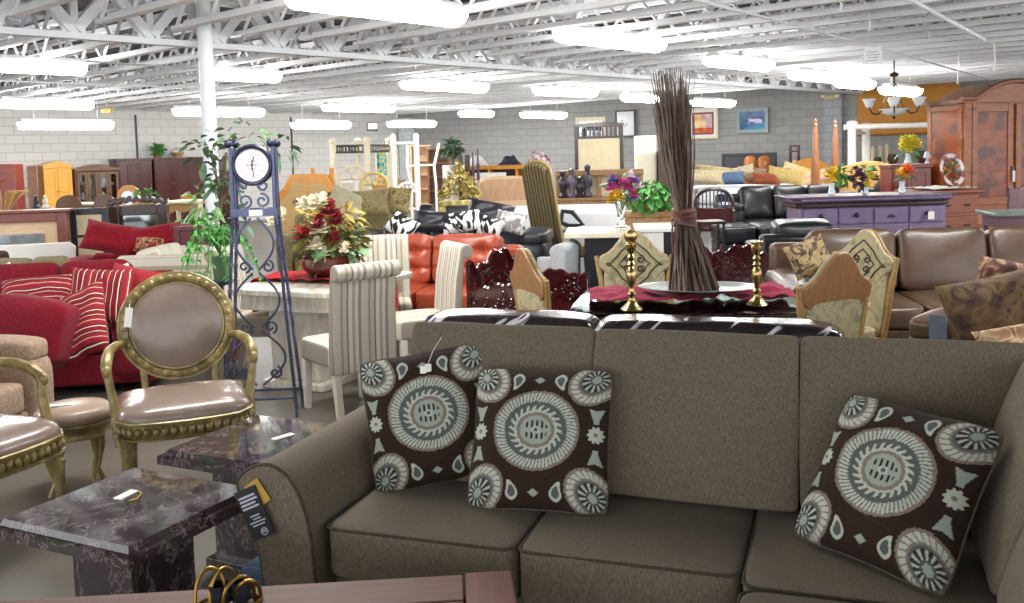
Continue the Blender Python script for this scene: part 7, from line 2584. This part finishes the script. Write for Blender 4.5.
# small purple-brown chairs at the right edge
pw = wood('#5c4048', '#74545c', 0.3, 0.3)
for i, (px, lab) in enumerate(((1003, 'small purple-brown chair in front of the armoire, left of the two at the right edge'), (1021, 'small purple-brown chair in front of the armoire, cut by the right edge'))):
    X = ax(px, 10.6)
    if i == 0:
        t = T('side_chair', lab, 'chair', (X - 0.14, 10.6, 0), radians(-150), 'purple-brown chairs before the armoire')
        Ht = az(1003, 184, 10.6)
        sh = [(-0.10, 0.44), (0.10, 0.44), (0.13, 0.7), (0.15, Ht - 0.1), (0.17, Ht - 0.02), (0.12, Ht), (0.05, Ht - 0.04), (-0.05, Ht - 0.04), (-0.12, Ht), (-0.17, Ht - 0.02), (-0.15, Ht - 0.1), (-0.13, 0.7)]
        obj('backrest', MB().at((0, 0.19, 0), 0, radians(-6)).prism(sh, -0.015, 0.015), pw, t, 0.006)
        obj('seat', MB().cushion((0, 0, 0.46), (0.44, 0.42, 0.06), (0, 0, 0.2), 7, 8), fabric('#7d8a80', '#6a766c'), t)
        obj('seat_rail', MB().box(-0.21, 0.21, -0.2, 0.2, 0.38, 0.43), pw, t)
        for sx in (-1, 1):
            for sy in (-1, 1):
                obj('leg', MB().tube([(sx * 0.18, sy * 0.18, 0.40), (sx * 0.2, sy * 0.2, 0)], [0.025, 0.018], 8), pw, t)
        pch = t
    else:
        dup(pch, (X + 0.14, 10.95, 0), radians(-165), lab)
X = ax(1016, 9.6)
t = T('side_table', 'low grey-green topped table at the right edge before the small chairs', 'table', (X + 0.2, 9.75, 0), radians(-8))
Hq = az(1012, 212, 9.6)
obj('tabletop', MB().box(-0.42, 0.42, -0.3, 0.3, Hq - 0.04, Hq), plain('#76837a', 0.35, 0, 0.2), t, 0.01)
obj('apron', MB().box(-0.36, 0.36, -0.25, 0.25, Hq - 0.16, Hq - 0.04), pw, t)
for sx in (-1, 1):
    for sy in (-1, 1):
        obj('leg', MB().tube([(sx * 0.33, sy * 0.22, Hq - 0.1), (sx * 0.35, sy * 0.24, 0)], [0.03, 0.02], 8), pw, t)

# black leather pieces
X, W = W_of(719, 866, 16.2)
sofa('black_sofa', 'long black leather sofa with stitched cushions behind the purple sideboard', (X, 16.3, 0), radians(-4), W, 1.0, 0.97, 3, black_leather, arm='pillow', arm_h=0.66, arm_w=0.4, back_t=0.34, puff=0.3, lean=16)
X, W = W_of(868, 936, 17.0)
sofa('black_loveseat', 'second black leather sofa right of the long one, behind the vases', (X, 17.2, 0), radians(-4), W, 1.0, 0.98, 2, black_leather, arm='pillow', arm_h=0.62, arm_w=0.3, back_t=0.34, puff=0.3, lean=16)
X, W = W_of(716, 792, 14.2)
t = T('leather_ottoman', 'large black leather chaise ottoman in front of the long black sofa', 'ottoman', (X, 14.35, 0), radians(-3))
for i in (-1, 1):
    obj('cushion', MB().cushion((i * W / 4, 0, 0.39), (W / 2 - 0.01, 0.95, 0.26), (0.0, 0.02, 0.08), 8, 10), black_leather, t)
obj('base', MB().box(-W / 2 + 0.03, W / 2 - 0.03, -0.46, 0.46, 0.0, 0.26), black_leather, t, 0.02)
sofa('black_recliner', 'black leather recliner seen from behind, between candlestick and brown leather sofa', (ax(800, 9.9), 9.95, 0), radians(175), 1.02, 0.9, 0.90, 1, black_leather, arm='pillow', arm_h=0.6, arm_w=0.2, back_t=0.34, puff=0.2, lean=6, cat='armchair')
# dark slat-back chair
X, W = W_of(698, 736, 14.9)
H = az(716, 190, 14.9)
t = T('dark_slat_chair', 'dark arched slat-back chair right of the twig bundle', 'chair', (X, 15.1, 0), radians(-10))
n = 16
obj('back_frame', MB().tube([(-W / 2, 0.2, 0.3), (-W / 2, 0.2, H * 0.75)] + [(W / 2 * cos(pi - pi * i / n), 0.2, H * 0.78 + H * 0.22 * sin(pi * i / n)) for i in range(n + 1)] + [(W / 2, 0.2, H * 0.75), (W / 2, 0.2, 0.3)], 0.028, 8), darkw, t)
for k in range(9):
    xk = (-0.8 + 0.2 * k) * W / 2
    obj('spindle', MB().tube([(xk, 0.2, 0.45), (xk, 0.2, H * 0.78 + H * 0.22 * sqrt(max(0, 1 - (xk / (W / 2)) ** 2)))], 0.012, 5), plain('#3a4358', 0.5), t)
obj('lower_back', MB().box(-W / 2, W / 2, 0.18, 0.22, 0.40, H * 0.70), mahog, t, 0.01)
obj('seat', MB().box(-W / 2, W / 2, -0.28, 0.22, 0.38, 0.44), mahog, t, 0.01)
for sx in (-1, 1):
    obj('arm', MB().tube([(sx * W / 2, 0.2, 0.72), (sx * W / 2, -0.25, 0.68), (sx * W / 2, -0.26, 0.4)], 0.025, 8), darkw, t)
    for sy in (-0.24, 0.18):
        obj('leg', MB().box(sx * (W / 2 - 0.04) - 0.025, sx * (W / 2 - 0.04) + 0.025, sy - 0.025, sy + 0.025, 0, 0.38), mahog, t)
X, W = W_of(694, 716, 13.0)
t = T('side_table', 'small dark wooden side table below the slat-back chair', 'table', (ax(710, 13.0), 13.1, 0))
Hq = az(710, 221, 13.0)
obj('tabletop', MB().box(-0.2, 0.2, -0.2, 0.2, Hq - 0.04, Hq), darkw, t, 0.01)
obj('shelf', MB().box(-0.17, 0.17, -0.17, 0.17, 0.2, 0.23), darkw, t)
for sx in (-1, 1):
    for sy in (-1, 1):
        obj('leg', MB().tube([(sx * 0.17, sy * 0.17, Hq - 0.04), (sx * 0.17, sy * 0.17, 0)], 0.02, 6), darkw, t)
# white bed with the heap of pillows
X, W = W_of(698, 838, 19.3)
zt = az(760, 187, 18.8)
t = T('white_bed', 'long white bed with a heap of pillows, right of the twig bundle', 'bed', (X, 19.7, 0), radians(-6))
obj('mattress', MB().cushion((0, 0, zt - 0.17), (W, 1.7, 0.34), (0, 0, 0.03), 12, 12), plain('#eceef0', 0.8, 0, 0, 0, 0.04), t)
obj('base', MB().box(-W / 2 + 0.03, W / 2 - 0.03, -0.8, 0.8, 0.0, zt - 0.34), plain('#d0d2d4', 0.8), t, 0.02)
HP = 'pillows heaped on the white bed'
for (px, py, w, h, c, c2, rl, lab) in ((706, 177, 0.75, 0.30, '#cbbf9e', '#b5a886', 4, 'cream pillow at the left of the heap on the white bed'), (712, 171, 0.9, 0.22, '#c2b48c', '#a89a74', 8, 'tan bolster pillow above the cream one on the white bed'),
                                       (729, 178, 0.62, 0.26, '#5b7590', '#49627c', -3, 'blue pillow near the left of the heap on the white bed'), (741, 172, 0.6, 0.24, '#b9ae92', '#a3987c', -14, 'pale beige pillow above the blue one on the white bed'),
                                       (752, 174, 0.62, 0.3, '#8f7a66', '#77634f', 8, 'brown-grey pillow in the middle of the heap on the white bed'), (766, 179, 0.55, 0.24, '#8d4c34', '#743c28', 4, 'rust pillow in front in the heap on the white bed'),
                                       (786, 176, 0.75, 0.32, '#b09c62', '#94824e', 14, 'mustard pillow right of the rust one on the white bed'), (804, 172, 0.9, 0.18, '#d0b98c', '#b89f70', 22, 'pale long cushion tipped up at the right of the heap'),
                                       (812, 178, 0.7, 0.26, '#c7a886', '#a98a6a', -16, 'peach cushion leaning the other way at the right of the heap'), (823, 175, 0.5, 0.26, '#6f7f66', '#5b6b54', -8, 'grey-green pillow farthest right in the heap on the white bed')):
    pil(lab, px, py, 19.2 + (0.25 if py < 176 else -0.15), w, h, 0.2, fabric(c, c2, weave=(20, 20, 20)), radians(-4), 20, rl, HP, px)
# black headboard, caramel cushions, lantern
X, W = W_of(722, 777, 23.5, radians(-10))
H = az(750, 153, 23.5)
t = T('black_headboard', 'wide black headboard against the back wall below the seascape picture', 'headboard', (X, 23.5, 0), radians(-12))
obj('board', MB().box(-W / 2 + 0.06, W / 2 - 0.06, -0.03, 0.03, 0.2, H - 0.06), plain('#34383e', 0.4), t)
obj('frame', MB().box(-W / 2, -W / 2 + 0.07, -0.05, 0.05, 0, H).box(W / 2 - 0.07, W / 2, -0.05, 0.05, 0, H).box(-W / 2 + 0.07, W / 2 - 0.07, -0.05, 0.05, H - 0.08, H), blackp, t, 0.01)
caramel = leather('#a8662e', '#8a4e22', 0.4, 0.1)
X, W = W_of(746, 773, 22.2)
t = T('caramel_armchair', 'caramel leather chair with a double-humped back in front of the black headboard', 'armchair', (X, 22.3, 0), radians(-8))
H = az(759, 157, 22.2)
for sg in (-1, 1):
    obj('back_cushion', MB().cushion((sg * W / 4, 0.2, H - 0.28), (W / 2, 0.2, 0.56), (0, 0.3, 0.1), 4, 10), caramel, t)
obj('seat', MB().cushion((0, -0.1, 0.38), (W, 0.7, 0.24), (0, 0, 0.15), 7, 8), caramel, t)
obj('base', MB().box(-W / 2 + .02, W / 2 - .02, -0.4, 0.28, 0, 0.28), caramel, t, 0.02)
obj('back_frame', MB().box(-W / 2 + .02, W / 2 - .02, 0.22, 0.30, 0.1, H - 0.3), caramel, t, 0.02)
X, Z = at(796, 170, 21.5)
t = T('floor_lantern', 'tall dark brown lantern with glass sides in front of the block wall', 'lantern', (X, 21.6, 0), radians(-10))
H, zb_ = az(796, 145, 21.5), az(796, 171, 21.5)
obj('stand', MB().box(-0.2, 0.2, -0.16, 0.16, 0, zb_), walnut, t, 0.01)
for sx in (-1, 1):
    for sy in (-1, 1):
        obj('corner_post', MB().box(sx * 0.09 - 0.018, sx * 0.09 + 0.018, sy * 0.09 - 0.018, sy * 0.09 + 0.018, zb_, H), mahog, t)
for zz in (zb_, zb_ + (H - zb_) * 0.72, H - 0.04):
    obj('frame_ring', MB().box(-0.11, 0.11, -0.11, 0.11, zz, zz + 0.04), mahog, t)
obj('candle', MB().lathe([(0.045, 0), (0.045, 0.2), (0, 0.2)], 12, (0, 0, zb_ + 0.04)), ivory, t)
# honey arched headboard with tall posts
X, W = W_of(783, 832, 21.0)
H = az(808, 158, 21.0)
t = T('arched_headboard', 'low honey wood headboard arc behind the tall tapered bed posts', 'headboard', (X, 20.9, 0), radians(-8))
n = 16
obj('board', MB().prism([(-W / 2, 0.2), (W / 2, 0.2)] + [((0.5 - i / n) * W, H - 0.28 + 0.28 * sin(pi * i / n)) for i in range(n + 1)], -0.03, 0.03), honey, t, 0.01)
for sg in (-1, 1):
    obj('leg', MB().box(sg * W * 0.42 - 0.04, sg * W * 0.42 + 0.04, -0.03, 0.03, 0, 0.2), honey, t)
opost = wood('#8a5230', '#a06a40', 0.3, 0.3)
t = T('post_bed', 'orange wood bed with two tall tapered posts below the pilaster', 'bed', (ax(818, 17.6), 17.75, 0), 0)
dx = ax(838, 17.6) - ax(818, 17.6)
for (x_, yt) in ((0.0, 117), (dx, 119)):
    Ht = az(828, yt, 17.6)
    po = obj('post', MB().lathe([(0.09, 0), (0.09, 0.9), (0.075, 1.0), (0.085, 1.1), (0.04, Ht - 0.2), (0.035, Ht - 0.17), (0.045, Ht - 0.14), (0.02, Ht - 0.1), (0.03, Ht - 0.06), (0.0, Ht)], 12, (x_, 0, 0)), opost, t)
obj('rail', MB().box(0.05, dx - 0.05, -0.03, 0.03, 0.5, 0.75), opost, t, 0.01)
obj('side_rail', MB().box(-0.03, 0.03, 0.08, 0.8, 0.4, 0.6), opost, t, 0.01)
# pale maple headboard in front of the white bed posts
X, W = W_of(836, 902, 15.6)
H = az(868, 161, 15.6)
t = T('maple_headboard', 'pale maple headboard with a low curved top in front of the white four-poster', 'headboard', (X, 18.2, 0), radians(-4))
X, W = W_of(836, 902, 18.2)
H = az(868, 161, 18.2)
t.location.x = X
mapl = wood('#b98e52', '#caa268', 0.35, 0.2)
obj('board', MB().prism([(-W / 2, 0.2), (W / 2, 0.2)] + [((0.5 - i / n) * W, H - 0.16 + 0.16 * sin(pi * i / n)) for i in range(n + 1)], -0.03, 0.03), mapl, t, 0.01)
for sg in (-1, 1):
    obj('leg', MB().box(sg * W * 0.44 - 0.05, sg * W * 0.44 + 0.05, -0.04, 0.04, 0, 0.9), mapl, t, 0.01)
# white four poster
Yw = 19.6
t = T('white_four_poster', 'thick white four-poster bed frame in front of the orange wall band', 'bed', (ax(852, Yw), Yw, 0))
wx0 = ax(852, Yw)
zr = az(890, 126, Yw)
for (px, dy, yt) in ((852, 0, 122), (866, 0.9, 124), (940, 0, 123), (950, 0.9, 124)):
    xk = ax(px, Yw + dy) - wx0
    Ht = az(px, yt, Yw + dy)
    po = obj('post', MB().lathe([(0.10, 0), (0.10, 0.6), (0.085, 0.7), (0.085, Ht - 0.12), (0.11, Ht - 0.1), (0.11, Ht), (0.06, Ht + 0.03), (0, Ht + 0.03)], 14, (xk, dy, 0)), whitep, t)
xr_ = ax(940, Yw) - wx0
obj('top_rail', MB().tube([(-0.16, 0, zr), (xr_ + 0.1, 0, zr)], 0.06, 10), whitep, t)
xq, xq2 = ax(866, Yw + 0.9) - wx0, ax(950, Yw + 0.9) - wx0
obj('top_rail', MB().tube([(xq - 0.1, 0.9, zr), (xq2, 0.9, zr)], 0.05, 10), whitep, t)
obj('cross_rail', MB().tube([(0, 0, zr - 0.12), (xq, 0.9, zr - 0.12)], 0.04, 8), whitep, t)
obj('cross_rail', MB().tube([(xr_, 0, zr - 0.12), (xq2, 0.9, zr - 0.12)], 0.04, 8), whitep, t)
obj('foot_rail', MB().box(0, xr_, -0.03, 0.03, 0.35, 0.6), whitep, t)
# console with candles, pots and vases in front of the orange band
Yc = 21.2
X, W = W_of(868, 932, Yc)
H = az(890, 164, Yc)
t = T('dark_console', 'dark console behind the maple headboard carrying white candles and small pots', 'console', (X, Yc + 0.35, 0), radians(-4))
obj('top', MB().box(-W / 2, W / 2, -0.22, 0.22, H - 0.05, H), walnut, t, 0.01)
obj('carcass', MB().box(-W / 2 + 0.03, W / 2 - 0.03, -0.2, 0.2, 0.05, H - 0.05), walnut, t)
obj('plinth', MB().box(-W / 2, W / 2, -0.21, 0.21, 0, 0.06), walnut, t)
for (px, yt, lab) in ((873, 146, 'tall white candle first from the left below the orange band'), (880, 145, 'tall white candle second from the left below the orange band'), (887, 144, 'tall white candle third from the left below the orange band')):
    h = az(px, yt, Yc + 0.3) - H
    one('pillar_candle', lab, 'candle', MB().lathe([(0.05, 0), (0.05, h - 0.03), (0.02, h - 0.03), (0.02, h), (0, h)], 12), ivory, (ax(px, Yc + 0.3), Yc + 0.3, H), 0, 'white candles below the orange band')
for (px, c, r, h, lab) in ((877, '#3c3430', 0.09, 0.16, 'small dark pot between the first two white candles'), (892, '#5a4436', 0.12, 0.22, 'brown pot right of the white candles'), (922, '#4c3a30', 0.14, 0.28, 'brown pot right of the yellow flowers')):
    one('small_pot', lab, 'pot', MB().lathe([(r * 0.6, 0), (r, h * 0.5), (r * 0.8, h * 0.9), (r * 0.85, h), (r * 0.6, h), (0, h * 0.4)], 14), plain(c, 0.4), (ax(px, Yc + 0.25), Yc + 0.22, H), 0)
# chest with yellow flowers
Yf = 14.6
X, W = W_of(892, 932, Yf)
H = az(910, 163, Yf)
cabinet('wooden_chest', 'reddish wooden chest with a bunch of yellow flowers, left of the big armoire', (X, Yf + 0.25, 0), 0, W, H, 0.45, redwood, 2, 0.0, 0.35)
bouquet('bunch of yellow flowers in two white vases on the reddish wooden chest', (ax(908, Yf + 0.2), Yf + 0.2, H - 0.018),
        [('#f4e348', [(0.16 * cos(i * 2.4) * sqrt(i / 16), -0.05, 0.29 + 0.10 * sin(i * 2.4) * sqrt(i / 16) + 0.02, 0.09) for i in range(16)])],
        [((0, 0, 0.2), 0.15, 50, 0.1, 0.04, leafb, (1.2, .6, .6))], 'flower_vase', [(0.04, 0), (0.06, 0.02), (0.035, 0.10), (0.05, 0.17), (0.0, 0.12)], white_glass)
hl = T('table_lamp', 'tiny white lamp at the right end of the reddish wooden chest', 'lamp', (ax(927, Yf + 0.2), Yf + 0.2, H - 0.018))
obj('base', MB().lathe([(0.04, 0), (0.02, 0.05), (0.02, 0.10), (0, 0.10)], 10), white_glass, hl)
obj('lamp_shade', MB().lathe([(0.06, 0.09), (0.03, 0.19), (0, 0.19)], 12), plain('#e2e8ee', 0.7), hl)

# chandelier
Yc = 14.8
X, Z = at(894, 110, Yc)
t = T('chandelier', 'bronze chandelier with white glass cups and a bowl, left of the big armoire', 'chandelier', (X, Yc, Z))
bronze = plain('#4a3c30', 0.35, 0.7)
frost = plain('#dfe5e8', 0.25, 0, 0.3, 0, 0.03)
obj('bowl', MB().lathe([(0.0, -0.10), (0.10, -0.085), (0.18, -0.04), (0.225, 0.02), (0.215, 0.02), (0.17, -0.03), (0.0, -0.08)], 28), frost, t)
obj('finial', MB().lathe([(0, -0.15), (0.02, -0.13), (0.03, -0.10), (0, -0.09)], 10), bronze, t)
ztop = 2.99 - Z
obj('stem', MB().tube([(0, 0, 0.35), (0, 0, 0.6)], 0.02, 8).ball((0, 0, 0.55), (0.07, 0.07, 0.04), 12, 6).tube([(0, 0, 0.6), (0, 0, ztop)], 0.012, 6), bronze, t)
for k in range(3):
    a = k * 2 * pi / 3 + 0.4
    obj('rod', MB().tube([(0.2 * cos(a), 0.2 * sin(a), 0.02), (0.03 * cos(a), 0.03 * sin(a), 0.42)], 0.008, 5), bronze, t)
for k in range(6):
    a = k * pi / 3 + 0.15
    R2 = 0.42
    pts = [(0.2 * cos(a), 0.2 * sin(a), 0.0), (0.28 * cos(a), 0.28 * sin(a), -0.06), (0.37 * cos(a), 0.37 * sin(a), -0.04), (R2 * cos(a), R2 * sin(a), 0.05)]
    ar = obj('arm', MB().tube(pts, 0.012, 6), bronze, t)
    obj('cup_shade', MB().lathe([(0.03, 0.0), (0.06, 0.03), (0.075, 0.08), (0.105, 0.13), (0.10, 0.13), (0.065, 0.075), (0.0, 0.02)], 18, (R2 * cos(a), R2 * sin(a), 0.05)), frost, ar)
